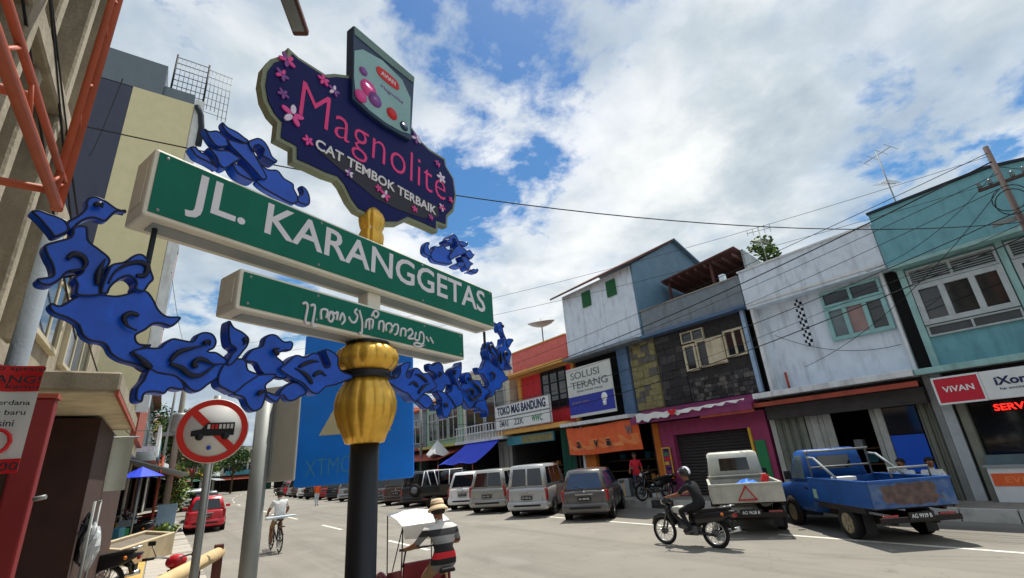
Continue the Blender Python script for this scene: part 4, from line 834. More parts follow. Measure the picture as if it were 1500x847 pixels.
JAVA = [ [(-0.513, 2.945), (-0.493, 2.955), (-0.482, 2.933), (-0.489, 2.852), (-0.465, 2.847)],
[(-0.467, 2.945), (-0.445, 2.954), (-0.44, 2.926), (-0.447, 2.844), (-0.426, 2.838)],
[(-0.398, 2.882), (-0.402, 2.934), (-0.365, 2.942), (-0.369, 2.895)],
[(-0.347, 2.937), (-0.355, 2.894), (-0.336, 2.881), (-0.323, 2.914), (-0.343, 2.94), (-0.315, 2.932), (-0.299, 2.946), (-0.304, 2.897)],
[(-0.285, 2.898), (-0.269, 2.945), (-0.251, 2.908), (-0.271, 2.877)],
[(-0.226, 2.933), (-0.205, 2.906), (-0.179, 2.911), (-0.167, 2.949), (-0.188, 2.969), (-0.173, 2.99)],
[(-0.156, 2.987), (-0.133, 2.92), (-0.134, 2.85), (-0.15, 2.854)],
[(-0.107, 2.886), (-0.1, 2.937), (-0.056, 2.946), (-0.061, 2.891)],
[(-0.082, 2.941), (-0.079, 2.88)],
[(-0.068, 2.965), (-0.043, 3.007), (-0.014, 2.995), (-0.035, 2.964), (-0.057, 2.986)],
[(-0.011, 2.892), (-0.006, 2.944), (0.025, 2.947), (0.023, 2.884)],
[(0.049, 2.896), (0.044, 2.935), (0.08, 2.95), (0.095, 2.915), (0.072, 2.885), (0.113, 2.948), (0.142, 2.946), (0.133, 2.895), (0.11, 2.884)],
[(0.162, 2.881), (0.171, 2.932), (0.205, 2.931), (0.201, 2.887)],
[(0.22, 2.925), (0.25, 2.946), (0.266, 2.918), (0.225, 2.88), (0.276, 2.884)],
[(0.297, 2.931), (0.286, 2.882), (0.322, 2.884), (0.333, 2.937), (0.365, 2.927), (0.359, 2.862), (0.301, 2.861), (0.276, 2.846), (0.312, 2.835), (0.359, 2.85)],
[(0.387, 2.918), (0.413, 2.886)],
[(0.425, 2.92), (0.457, 2.881)] ]
# ------------------------------------------------------------------ street name sign
mat('sign_green', (0, 104, 84), 0.5, var=0.1, stain=0.35, stain_c=(6, 80, 66), spec=0.2); mat('letter_white', (218, 216, 222), 0.5, var=0.04)
mat('box_white', (226, 222, 208), 0.55, var=0.05, stain=0.3, stain_c=(176, 164, 140)); mat('gold', (224, 176, 66), 0.28, 0.45, var=0.18, vscale=12, stain=0.5, stain_c=(110, 78, 30), spec=0.6)
mat('pole_black', (22, 24, 28), 0.45, var=0.15, stain=0.3, stain_c=(52, 52, 56)); mat('orn_blue', (0, 78, 194), 0.34, var=0.26, vscale=9, stain=0.45, stain_c=(0, 34, 112), spec=0.45, streak=False, fine=0.12)
mat('orn_line', (10, 18, 44), 0.5); mat('magno_navy', (14, 22, 84), 0.5, var=0.06, spec=0.15); mat('magno_black', (22, 18, 34), 0.45); mat('magno_edge', (128, 136, 112), 0.6, stain=0.3, stain_c=(106, 104, 84)); mat('magno_side', (104, 132, 128), 0.6)
mat('pink_neon', (222, 44, 122), 0.45); mat('petal_white', (220, 206, 230), 0.5); mat('petal_pink', (222, 70, 150), 0.5); mat('petal_violet', (130, 70, 150), 0.5)
mat('can_pale', (136, 176, 178), 0.45); mat('can_navy', (26, 52, 86), 0.45)
S = thing('street_name_sign', 'green Jl. Karanggetas street name sign on black pole with gold urn and blue ornament arms', 'street sign', (0.9233, 2.7891, 0.135), R(20))
ZB = 0.135; TILT = math.tan(R(-1.6))
def sp(u, z, y=0.0): return (u, y, z - ZB)
MB().lathe([(.13, 0), (.13, .06), (.085, .12), (.08, .2), (.08, 2.16)], 24).build('pole', 'pole_black', S, local=True)
MB().lathe([(.085, 2.245), (.108, 2.25), (.122, 2.29), (.152, 2.35), (.172, 2.42), (.175, 2.47), (.162, 2.53), (.132, 2.58), (.118, 2.615)], 112, 14, .06, (0, 0, -ZB)).build('gold_urn', 'gold', S, local=True)
MB().lathe([(.136, 2.61), (.14, 2.615), (.14, 2.65), (.136, 2.655)], 32, c=(0, 0, -ZB)).build('band', 'pole_black', S, local=True)
MB().lathe([(.115, 2.65), (.15, 2.665), (.178, 2.70), (.184, 2.735), (.17, 2.78), (.13, 2.81), (.1, 2.815)], 112, 14, .06, (0, 0, -ZB)).build('gold_crown', 'gold', S, local=True)
MB().lathe([(.13, 2.81), (.13, 2.83)], 28, c=(0, 0, -ZB)).build('plate', 'pole_black', S, local=True)
MB().box(-.05, .05, -.05, .05, 2.83 - ZB, 3.62 - ZB).build('post', 'box_white', S, bevel=.008, local=True)
MB().lathe([(.06, 3.46), (.075, 3.5), (.08, 3.56), (.065, 3.6), (.078, 3.63), (.085, 3.68), (.07, 3.72), (.04, 3.76), (.017, 3.78), (.017, 3.9)], 64, 12, .1, (0, 0, -ZB)).build('gold_finial', 'gold', S, local=True)
def sbox(u0, u1, z0, z1, d0, d1):   # tilted box in the sign plane
    f = lambda u, z, y: (u, y, z + u * TILT - ZB)
    return MB().hexa([f(u0, z0, d0), f(u1, z0, d0), f(u1, z0, d1), f(u0, z0, d1), f(u0, z1, d0), f(u1, z1, d0), f(u1, z1, d1), f(u0, z1, d1)])
def name_box(u0, u1, z0, z1, nm):
    bx_ = sbox(u0, u1, z0, z1, -.1, .1).build('sign_box', 'box_white', S, bevel=.012, local=True)
    e = .018
    sbox(u0 + e, u1 - e, z0 + e, z1 - e, -.106, -.099).build('green_face', 'sign_green', bx_, local=True); sbox(u0 + e, u1 - e, z0 + e, z1 - e, .099, .106).build('green_face', 'sign_green', bx_, local=True)
    for q in (u0 - .004, u1 + .001):
        m_ = (z0 + z1) / 2; h_ = (z1 - z0) * .3
        sbox(q, q + .003, m_ - h_, m_ + h_, -.06, .06).build('end_panel', 'box_white', bx_, bevel=.001, local=True)
    sbox(u0 + .06, u1 - .06, z0 - .004, z0 - .001, -.05, .05).build('base_channel', 'sheet_grey', bx_, local=True)
    return bx_
B1 = name_box(-1.255, 1.185, 3.145, 3.475, 'upper'); B2 = name_box(-.837, .79, 2.83, 3.035, 'lower')
tm = Matrix.Rotation(-math.atan(TILT), 4, 'Y')
TX = (math.cos(math.atan(TILT)), 0, math.sin(math.atan(TILT))); TZ = (-TX[2], 0, TX[0])
text_mesh('lettering', 'JL. KARANGGETAS', 'letter_white', B1, plane_mtx((-.02, -.106, 3.315 - .02 * TILT - ZB), TX, TZ), 2.17, .235, .014, .0012, 1.0)
sw = Matrix.Identity(4)
for st in JAVA:
    pts = smooth_poly([(u, z) for u, z in st], 3, False); MB().tube([(u, -.1075, z - ZB) for u, z in pts], .0075, 5).build('script_stroke', 'letter_white', B2, local=True)
for bx_, u0, u1, z0, z1 in ((B1, -1.255, 1.185, 3.145, 3.475), (B2, -.837, .79, 2.83, 3.035)):
    for u in (u0 + .05, (u0 + u1) / 2 - .4, (u0 + u1) / 2 + .4, u1 - .05):
        for z in (z0 + .035, z1 - .035): MB().sphere((u, -.106, z + u * TILT - ZB), .008, 8, 6, (1, .5, 1)).build('rivet', 'galv', bx_, local=True)
def loft(rings, cap=True):
    n = len(rings[0]); vs = [p for r in rings for p in r]
    fs = [(i * n + j, i * n + (j + 1) % n, (i + 1) * n + (j + 1) % n, (i + 1) * n + j) for i in range(len(rings) - 1) for j in range(n)]
    if cap: fs += [tuple(range(n - 1, -1, -1)), tuple((len(rings) - 1) * n + j for j in range(n))]
    return MB().add(vs, fs, True)
def inset_poly(p, d):
    n_ = len(p); out = []; area = sum(p[i][0] * p[(i + 1) % n_][1] - p[(i + 1) % n_][0] * p[i][1] for i in range(n_)); s_ = 1 if area > 0 else -1
    for i in range(n_):
        a, c, e = Vector(p[i - 1]), Vector(p[i]), Vector(p[(i + 1) % n_]); t1 = (c - a).normalized(); t2 = (e - c).normalized()
        nn = Vector((-t1.y - t2.y, t1.x + t2.x)) * s_; k = max(.55, nn.length / 2); out.append(tuple(c + nn.normalized() * d / k))
    return out
# blue batik-cloud ornament: pieces of cut plate, mirrored about the pole
def plate(pts, idx, nm, thick=.04):
    pl = smooth_poly(pts, 4); y0 = -thick / 2 - .006 * (idx % 4); y1 = thick / 2 + .006 * (idx % 4)
    pi_ = inset_poly(pl, .005)
    rings = [[sp(u, z, y0) for u, z in pi_], [sp(u, z, y0 + .007) for u, z in pl], [sp(u, z, y1 - .007) for u, z in pl], [sp(u, z, y1) for u, z in pi_]]
    lf = loft(rings); lf.sm = [False] * len(lf.f); o = lf.build(nm, 'orn_blue', S, local=True)
    for y in (y0 + .001, y1 - .001): MB().tube([sp(u, z, y) for u, z in pi_], .0042, 6, True).build('outline', 'orn_line', o, local=True)
    return o
for sgn in (1, -1):
    for i, pts in enumerate(ARM): plate([(u * sgn, z) for u, z in pts], i, 'ornament_leaf')
    for i, pts in enumerate(CREST): plate([(u * sgn, z) for u, z in pts], i, 'crest_leaf', .04)
    for pts in GROOVE:
        pl = smooth_poly([(u * sgn, z) for u, z in pts], 4, False); n_ = len(pl)
        for y in (-.042, .042): MB().tube([sp(u, z, y) for u, z in pl], [.004 + .008 * math.sin(math.pi * min(1, i / (n_ - 1) + .15)) for i in range(n_)], 6).build('scroll_line', 'orn_line', S, local=True)
    MB().bar(sp(-1.17 * sgn, 3.14 - 1.17 * sgn * TILT), sp(-1.17 * sgn, 2.86), .011, 8).build('hanger_rod', 'slate_dark', S, local=True)
    MB().bar(sp(-.12 * sgn, 2.632), sp(-.3 * sgn, 2.63), .02, 8).build('arm_stub', 'orn_line', S, local=True)
# paint advertisement board
MG = MAGNO
bo = MB().prism(MG, lambda u, z: sp(u, z, -.02), lambda u, z: sp(u, z, .035)).build('advert_board', 'magno_edge', S, local=True)
MI = inset_poly(MG, .026)
MB().prism(MI, lambda u, z: sp(u, z, -.028), lambda u, z: sp(u, z, -.019)).build('navy_panel', 'magno_navy', bo, local=True)
MB().prism(inset_poly(MG, .036), lambda u, z: sp(u, z, .034), lambda u, z: sp(u, z, .04)).build('back_panel', 'magno_navy', bo, local=True)
MB().prism([(-.44, 3.98), (-.2, 3.9), (.0, 3.84), (.2, 3.84), (.45, 3.87), (.62, 3.95), (.62, 4.04), (.1, 4.03), (-.3, 4.05)], lambda u, z: sp(u, z, -.031), lambda u, z: sp(u, z, -.027)).build('black_field', 'magno_black', bo, local=True)
text_mesh('lettering', 'Magnolite', 'pink_neon', bo, plane_mtx(sp(.06, 4.235, -.029), (1, 0, -.03), (.03, 0, 1)), 1.30, .35, -.011, .002, 1.05)
text_mesh('slogan', 'CAT TEMBOK TERBAIK', 'letter_white', bo, plane_mtx(sp(.06, 4.005, -.032), (1, 0, -.035), (.035, 0, 1)), 1.06, .075, .02, .004)
def flower(u, z, r, a0, m1, m2):
    r *= .75
    for k in range(5):
        a = a0 + k * 2 * math.pi / 5; pet = []
        for q in range(10):
            w = 2 * math.pi * q / 10; px = .55 + .45 * math.cos(w); py = .24 * math.sin(w)
            pet.append((u + r * (px * math.cos(a) - py * math.sin(a)), z + r * (px * math.sin(a) + py * math.cos(a))))
        MB().prism(pet, lambda x, y: sp(x, y, -.036 - .001 * k), lambda x, y: sp(x, y, -.029)).build('petal', m1 if k % 2 else m2, bo, local=True)
for u, z, r, a0, m1, m2 in ((-.63, 4.13, .1, .3, 'petal_white', 'petal_pink'), (-.7, 4.5, .075, .9, 'petal_violet', 'petal_pink'), (-.72, 4.37, .06, 0, 'petal_pink', 'petal_violet'), (-.7, 4.24, .05, 1, 'petal_violet', 'petal_violet'),
                            (-.45, 4.53, .06, .5, 'petal_pink', 'petal_pink'), (-.37, 4.5, .06, .2, 'petal_white', 'petal_violet'), (-.52, 4.01, .05, .8, 'petal_pink', 'petal_pink'), (-.22, 3.93, .045, .4, 'petal_violet', 'petal_white'),
                            (.08, 3.9, .06, .1, 'petal_white', 'petal_pink'), (.02, 3.93, .04, .7, 'petal_pink', 'petal_pink'), (.36, 3.91, .04, .4, 'petal_pink', 'petal_pink'), (.53, 3.91, .035, .2, 'petal_violet', 'petal_pink'), (.66, 4.33, .07, .6, 'petal_white', 'petal_white'),
                            (.62, 4.45, .045, .2, 'petal_violet', 'petal_pink'), (.66, 4.05, .05, 1.1, 'petal_white', 'petal_pink'), (.77, 4.17, .04, 0, 'petal_pink', 'petal_pink'), (.38, 4.56, .07, .9, 'petal_violet', 'petal_white')): flower(u, z, r, a0, m1, m2)
# paint can picture board on top
can = [(-.268, 5.161), (-.1, 5.155), (.1, 5.145), (.338, 5.132), (.3, 4.481), (.2, 4.47), (.05, 4.46), (-.1, 4.475), (-.243, 4.511)]
cb_ = MB().prism(can, lambda u, z: sp(u, z, -.06), lambda u, z: sp(u, z, .02)).build('can_board', 'can_navy', S, bevel=.006, local=True)
MB().prism([(-.25, 4.93), (-.18, 5.0), (.0, 5.04), (.2, 5.0), (.29, 4.88), (.285, 4.53), (.2, 4.5), (.05, 4.485), (-.1, 4.5), (-.22, 4.54), (-.243, 4.7)], lambda u, z: sp(u, z, -.065), lambda u, z: sp(u, z, -.059)).build('label_field', 'can_pale', cb_, local=True)
MB().prism([(-.262, 5.155), (.33, 5.125), (.325, 5.06), (.1, 5.06), (-.258, 5.08)], lambda u, z: sp(u, z, -.067), lambda u, z: sp(u, z, -.059)).build('can_rim', 'magno_side', cb_, local=True)
MB().prism(smooth_poly([(-.04, 4.95), (.14, 4.94), (.15, 4.86), (-.03, 4.87)], 3), lambda u, z: sp(u, z, -.07), lambda u, z: sp(u, z, -.064)).build('red_logo', 'ink_red', cb_, local=True)
text_mesh('logo_text', 'AVIAN', 'letter_white', cb_, plane_mtx(sp(.055, 4.905, -.07), (1, 0, -.05), (0, 0, 1)), .14, .04, .02, .002)
for u, z, r, m in ((-.12, 4.68, .07, 'petal_pink'), (-.17, 4.8, .035, 'petal_violet'), (-.06, 4.62, .06, 'petal_violet'), (.1, 4.6, .05, 'ink_red'), (.22, 4.56, .04, 'can_navy'), (-.18, 4.57, .05, 'petal_pink')):
    MB().lathe([(r, -.004), (r, .004)], 14, c=(0, 0, 0)).build('picture', m, cb_, local=True).matrix_local = Matrix.Translation(sp(u, z, -.066)) @ Matrix.Rotation(R(90), 4, 'X')
text_mesh('small_print', 'Magnolite', 'petal_violet', cb_, plane_mtx(sp(.1, 4.78, -.065), (1, 0, -.05), (0, 0, 1)), .22, .04, .0, .002)
# ------------------------------------------------------------------ other near signs
mat('rs_white', (212, 214, 212), 0.45, var=0.05, stain=0.2, stain_c=(170, 170, 166)); mat('rs_red', (206, 46, 38), 0.45, var=0.06); mat('rs_black', (28, 30, 36), 0.5)
t = thing('no_bus_sign', 'round red and white no-bus traffic sign on thin grey pole', 'traffic sign', (0.335, 5.34, 0.135), R(-8))
MB().bar((0, .05, 0), (0, .05, 2.75), .034, 12).build('pole', 'galv', t, local=True)
def disc(r0, r1, y, m, nm, p):
    n_ = 48; vs = [(r * math.cos(2 * math.pi * k / n_), yy, 2.425 + r * math.sin(2 * math.pi * k / n_)) for r, yy in ((r0, y), (r1, y), (r1, y + .006), (r0, y + .006)) for k in range(n_)]
    fs = [(a * n_ + k, a * n_ + (k + 1) % n_, ((a + 1) % 4) * n_ + (k + 1) % n_, ((a + 1) % 4) * n_ + k) for a in range(4) for k in range(n_)]
    return MB().add(vs, fs).build(nm, m, p, local=True)
dp = MB().lathe([(.338, -.012), (.338, 0)], 48).build('plate', 'rs_white', t, local=True); dp.matrix_local = Matrix.Translation((0, 0, 2.425)) @ Matrix.Rotation(R(90), 4, 'X')
disc(.27, .33, -.006, 'rs_red', 'red_ring', t)
MB().obox((0, -.004, 2.425), (.585, .006, .072), (0, R(45), 0)).build('red_bar', 'rs_red', t, local=True)
MB().prism([(-.2, 2.37), (.2, 2.37), (.2, 2.505), (-.06, 2.505), (-.11, 2.44), (-.2, 2.425)], lambda u, z: (u, -.014, z), lambda u, z: (u, -.007, z)).build('bus_picture', 'rs_black', t, local=True)
for k in range(7): MB().box(-.055 + k * .036, -.031 + k * .036, -.017, -.013, 2.44, 2.488).build('bus_window', 'rs_red' if k in (1, 2) else 'rs_white', t, local=True)
for u in (-.12, .12):
    w_ = MB().lathe([(.038, -.004), (.038, .004)], 18).build('bus_wheel', 'rs_black', t, local=True); w_.matrix_local = Matrix.Translation((u, -.012, 2.362)) @ Matrix.Rotation(R(90), 4, 'X')
st_ = MB().lathe([(.022, -.002), (.022, .002)], 14).build('blue_sticker', 'blue_panel', t, local=True); st_.matrix_local = Matrix.Translation((-.02, -.009, 2.245)) @ Matrix.Rotation(R(90), 4, 'X')
for ch in t.children:
    if ch.name.split('.')[0] != 'pole': ch.matrix_basis = Matrix.Translation((0, 0, 2.425)) @ Matrix.Scale(.86, 4) @ Matrix.Translation((0, 0, -2.425)) @ ch.matrix_basis
t = thing('sign_post', 'thick grey post carrying a sign plate seen from behind', 'traffic sign', (0.76, 5.4, 0.135), R(-50))
MB().bar((0, 0, 0), (0, 0, 2.74), .078, 18).build('post', 'galv', t, local=True); MB().lathe([(.08, 2.74), (.07, 2.77), (.02, 2.78)], 18).build('post_cap', 'galv', t, local=True)
MB().box(-.13, .33, .09, .12, 1.93, 2.86).build('sign_plate', 'shutter_pale', t, bevel=.012, local=True); MB().box(-.06, .06, .06, .1, 2.0, 2.72).build('clamp_channel', 'galv', t, local=True)
mat('board_blue', (8, 118, 222), 0.4, var=0.16, vscale=1.2, spec=0.5); mat('board_tan', (186, 180, 148), 0.5); mat('chalk', (70, 136, 170), 0.8)
t = thing('blue_board', 'large blue board with a tan triangle standing in the road behind the gold urn', 'board', (2.62, 8.4, 0), R(-36.5))
bb_ = [(-1.0, 1.96), (-.96, 1.92), (.97, 1.94), (1.0, 1.98), (.98, 4.5), (-.98, 4.5)]
MB().prism(bb_, lambda u, z: (u, -.03, z), lambda u, z: (u, .03, z)).build('panel', 'board_blue', t, bevel=.01, local=True)
MB().prism([(-.62, 2.72), (.62, 2.72), (.0, 3.85)], lambda u, z: (u, -.036, z), lambda u, z: (u, -.029, z)).build('triangle', 'board_tan', t, local=True)
MB().bar((.08, .07, 0), (.08, .07, 4.4), .06, 12).build('post', 'galv', t, local=True)
text_mesh('graffiti', 'XTMO', 'chalk', t, plane_mtx((-.42, -.03, 2.22), (1, 0, .04), (0, 0, 1)), .8, .26, -.02, .002)
# lamp head reaching in at the top
t = thing('street_lamp', 'street lamp head reaching in at the top edge', 'street lamp', (-0.6, 0.6, 0.135))
MB().tube([(0, 0, 0), (0, 0, 5.5), (0, .1, 6.6), (.2, .9, 7.35), (.6, 2.6, 7.6), (.85, 3.75, 7.5)], [.09, .07, .05, .04, .035, .035], 10).build('pole', 'galv', t, local=True)
MB().obox((1.1, 4.2, 7.42), (.2, .8, .11), (R(-6), 0, R(-30))).build('lamp_head', 'roof_rust', t, bevel=.03, local=True); MB().obox((1.1, 4.2, 7.355), (.14, .6, .03), (R(-6), 0, R(-30))).build('lens', 'pane_pale', t, local=True)
# ------------------------------------------------------------------ vehicles
def carpaint(n, c, rough=0.3, metal=0.25, **k): return mat(n, c, rough, metal, var=0.04, coat=0.5, spec=0.5, **k)
carpaint('cp_grey', (92, 90, 88)); carpaint('cp_silver', (176, 178, 178)); carpaint('cp_champ', (158, 160, 154)); carpaint('cp_white', (224, 226, 226), metal=0)
carpaint('cp_black', (26, 28, 32)); carpaint('cp_dark', (48, 50, 56)); carpaint('cp_red', (206, 26, 44), metal=0); carpaint('cp_brown', (84, 72, 66)); carpaint('cp_mid', (110, 116, 122))
mat('cp_blue', (26, 82, 154), 0.45, 0, var=0.18, stain=0.55, stain_c=(34, 48, 78), spec=0.4); mat('cp_blue_rust', (70, 44, 40), 0.8, 0, var=0.35, vscale=14, stain=0.8, stain_c=(120, 84, 66), streak=False)
mat('cp_blue_pale', (44, 92, 148), 0.5, 0, var=0.25, vscale=5, stain=0.8, stain_c=(96, 84, 84), streak=False)
mat('cp_ivory', (196, 196, 184), 0.5, 0, var=0.06, stain=0.3, stain_c=(140, 132, 116)); mat('cp_ivory_dirty', (182, 180, 168), 0.7, 0, var=0.14, stain=0.6, stain_c=(92, 84, 72))
mat('tyre', (24, 24, 25), 0.85, var=0.2); mat('rim', (150, 152, 154), 0.35, 0.7); mat('rim_dark', (150, 140, 116), 0.6, 0.2, stain=0.4); mat('plastic', (30, 30, 32), 0.6); mat('chassis', (38, 32, 30), 0.8, stain=0.5, stain_c=(84, 58, 46))
mat('tail_red', (150, 16, 24), 0.2, spec=0.6, coat=0.6); mat('lamp_clear', (216, 214, 204), 0.2, coat=0.5); mat('plate_black', (22, 22, 24), 0.5); mat('chrome', (190, 192, 194), 0.2, 0.9)
mat('car_glass', (14, 18, 24), 0.05, var=0.1, spec=0.8); mat('car_glass_blue', (22, 52, 92), 0.06, var=0.25, vscale=2, spec=0.8)
def ring(y, z0, z1, hw, crown=.02):
    m_ = z0 + (z1 - z0) * .5
    r = [(-hw * .80, z0), (-hw * .95, z0 + .03), (-hw * .985, z0 + .12), (-hw, m_), (-hw * .985, z1 - .10), (-hw * .94, z1 - .02), (-hw * .84, z1), (0, z1 + crown)]
    r = r + [(-x, z) for x, z in reversed(r[:-1])]
    return [(x, y, z) for x, z in r]
def add_wheel(p, x, y, r, w, rim='rim', arch=True, spokes=5):
    s_ = 1 if x > 0 else -1
    wh = MB().lathe([(r * .60, -w * .36), (r * .66, -w * .48), (r * .93, -w / 2), (r, -w * .32), (r, w * .32), (r * .93, w / 2), (r * .66, w * .48), (r * .60, w * .36)], 28, c=(0, 0, 0), axis='x').build('wheel', 'tyre', p, local=True)
    wh.location = (x, y, r)
    MB().lathe([(r * .64, -w * .5 * .2), (r * .64, w * .47), (r * .56, w * .40), (r * .16, w * .36), (r * .12, w * .46), (.001, w * .47)], 22, axis='x').build('rim', rim, wh, local=True).scale.x = s_
    for k in range(spokes):
        a = 2 * math.pi * k / spokes; MB().obox((s_ * w * .43, math.cos(a) * r * .36, math.sin(a) * r * .36), (.02, r * .38, r * .13), (a, 0, 0)).build('spoke', rim, wh, local=True)
    return wh
def bil(q, s, t):
    a = Vector(q[0]).lerp(Vector(q[1]), s); b_ = Vector(q[3]).lerp(Vector(q[2]), s); return a.lerp(b_, t)
def pane_on(q, s0, s1, t0, t1, m, parent, nm, lift=.008, s0t=None, s1t=None):
    q = [Vector(v) for v in q]; nrm = (q[1] - q[0]).cross(q[3] - q[0]).normalized()
    if nrm.dot(sum(q, Vector()) / 4 - Vector((0, sum(v.y for v in q) / 4 if abs(nrm.y) < .5 else 0, .9))) < 0: nrm = -nrm
    c = [bil(q, s0, t0), bil(q, s1, t0), bil(q, s1t if s1t is not None else s1, t1), bil(q, s0t if s0t is not None else s0, t1)]
    return MB().hexa([v - nrm * .012 for v in c] + [v + nrm * lift for v in c]).build(nm, m, parent, bevel=.006, seg=1, local=True)
def make_car(name, label, pos, h, paint, L=4.2, W=1.7, H=1.65, wb=2.6, ro=.75, wr=.31, belt=.95, hood=.93, cowl=1.05, wst=.35, rt=-1.0, tail_in=.12, hw_t=.60, glass_m='car_glass', rack=False, spare=False, group=None, plate='AG 1273', light_z=.95, light_h=.34, vert_light=True, two_tone=None, rear_axle=True):
    """origin on the ground under the rear axle; +Y forward"""
    t = thing(name, label, 'car', (pos[0], pos[1], pos[2] if len(pos) > 2 else 0), -R(h), group=group)
    y0, y1 = -ro, L - ro; hw = W / 2; zc = .24
    body = loft([ring(y0 + .0, zc + .22, belt - .12, hw * .86), ring(y0 + .02, zc + .12, belt - .03, hw * .92), ring(y0 + .10, zc + .04, belt, hw * .97), ring(y0 + .5, zc, belt, hw), ring(wb * .5, zc, belt + .0, hw),
                 ring(y0 + L - cowl - .35, zc, belt - .01, hw), ring(y1 - cowl + .1, zc, hood, hw * .985), ring(y1 - .35, zc + .03, hood - .1, hw * .95), ring(y1 - .06, zc + .08, hood - .2, hw * .86), ring(y1, zc + .16, hood - .28, hw * .74)]).build('body', paint, t, local=True, subsurf=1)
    # greenhouse
    zb, zt = belt - .03, H - .05; gr = y0 + .06; gf = y1 - cowl; tr = y0 + .06 + tail_in + .16; tf = wst + wb * .5
    hb, ht = hw * .93, hw_t * W / 1.7 + (W / 2 - .85) * .0
    def grn(z, yr, yf, w_): return [(-w_, yr + .07, z), (-w_ * .9, yr, z), (0, yr - .015, z), (w_ * .9, yr, z), (w_, yr + .07, z), (w_, yf - .1, z), (w_ * .88, yf, z), (0, yf + .06, z), (-w_ * .88, yf, z), (-w_, yf - .1, z)]
    loft([grn(zb, gr, gf, hb), grn(zt, tr, tf, ht), grn(H - .012, tr + .1, tf - .12, ht * .9), grn(H, tr + .35, tf - .4, ht * .6)]).build('cabin', two_tone or paint, t, local=True)
    qs = lambda s_: [(s_ * hb, gr + .07, zb), (s_ * hb, gf - .1, zb), (s_ * ht, tf - .1, zt), (s_ * ht, tr + .07, zt)]
    for s_ in (-1, 1):
        for a, c, ta, tc in ((.035, .26, .07, .28), (.285, .52, .305, .55), (.545, .80, .575, .93)): pane_on(qs(s_), a, c, .14, .92, glass_m, t, 'side_window', s0t=ta, s1t=tc)
        add_wheel(t, s_ * (hw - .085), 0, wr, .2); add_wheel(t, s_ * (hw - .085), wb, wr, .2)
        for yy in (0, wb):
            a_ = MB().lathe([(wr + .06, -.004), (wr + .06, .004)], 26, axis='x').build('wheel_arch', 'plastic', t, local=True); a_.location = (s_ * (hw * 1.0 - .003), yy, wr + .02)
        lw = .2 if vert_light else .3
        MB().obox((s_ * (hw * .885), y0 + .055, light_z - light_h / 2), (lw * .6, .1, light_h), (0, 0, -s_ * R(26))).build('tail_light', 'tail_red', t, bevel=.02, local=True)
        MB().obox((s_ * hw * .62, y1 - .1, hood - .3), (.36, .12, .15), (0, 0, -s_ * R(18))).build('headlight', 'lamp_clear', t, bevel=.03, local=True)
        MB().obox((s_ * (hw + .1), gf - .35, belt + .06), (.2, .1, .13)).build('mirror', paint, t, bevel=.03, local=True)
        for yy in (.45, 1.5): MB().box(s_ * (hw + .004), s_ * (hw - .02), yy, yy + .17, belt - .16, belt - .125).build('door_handle', paint, t, local=True)
    rq = [(-hb * .9, gr, zb), (hb * .9, gr, zb), (ht * .9, tr, zt), (-ht * .9, tr, zt)]; pane_on(rq, .06, .94, .10, .88, glass_m, t, 'rear_window', .014)
    fq = [(-hb * .88, gf, zb), (hb * .88, gf, zb), (ht * .88, tf, zt), (-ht * .88, tf, zt)]; pane_on(fq, .05, .95, .08, .92, glass_m, t, 'windscreen', .05)
    loft([ring(y0 - .06, .30, .54, hw * .86, .0), ring(y0 - .02, .26, .57, hw * .95, .0), ring(y0 + .2, .26, .57, hw * .99, .0)]).build('rear_bumper', paint, t, local=True)
    loft([ring(y1 - .2, .24, .52, hw * .93, .0), ring(y1 + .02, .24, .5, hw * .82, .0)]).build('front_bumper', paint, t, local=True)
    pl = MB().box(-.22, .22, y0 - .075, y0 - .05, .62 if belt > .9 else .5, .75 if belt > .9 else .63).build('number_plate', 'plate_black', t, local=True)
    text_mesh('plate_text', plate, 'ink_white', pl, plane_mtx((0, y0 - .076, .69 if belt > .9 else .57), (1, 0, 0), (0, 0, 1)), .36, .06, .0, .002)
    MB().box(-.3, .3, y0 - .02, y0 + .02, .8, .84).build('tailgate_trim', 'chrome', t, local=True)
    MB().lathe([(.04, -.01), (.04, .01)], 16).build('badge', 'chrome', t, local=True).matrix_local = Matrix.Translation((0, y0 - .005, .9)) @ Matrix.Rotation(R(90), 4, 'X')
    MB().box(-hw * .8, hw * .8, y0 + .3, y1 - .3, .17, .3).build('underbody', 'chassis', t, local=True)
    zs_ = belt - .36
    for s_ in (-1, 1): MB().bar((s_ * hw * .70, y0 - .004, .58), (s_ * hw * .74, y0 + .03, belt - .05), .005, 4).build('panel_gap', 'plastic', t, local=True)
    for yy in (.38, 1.38, wb - .42):
        for s_ in (-1, 1): MB().bar((s_ * hw * 1.0, yy, .36), (s_ * hw * 1.0, yy, belt - .1), .006, 4).build('panel_gap', 'plastic', t, local=True)
    MB().box(-hw * .62, hw * .62, y0 - .068, y0 - .05, .38, .45).build('bumper_insert', 'plastic', t, local=True)
    MB().bar((0, y0 + .06, belt + .03), (-.3, y0 + .09, belt + .12), .01, 5).build('wiper', 'plastic', t, local=True)
    MB().bar((.45, y0 + .05, .24), (.45, y0 - .06, .24), .025, 8).build('tailpipe', 'chassis', t, local=True)
    if rack:
        for s_ in (-1, 1): MB().bar((s_ * ht * .85, tr + .3, H + .04), (s_ * ht * .85, tf - .5, H + .04), .018).build('roof_rail', 'plastic', t, local=True)
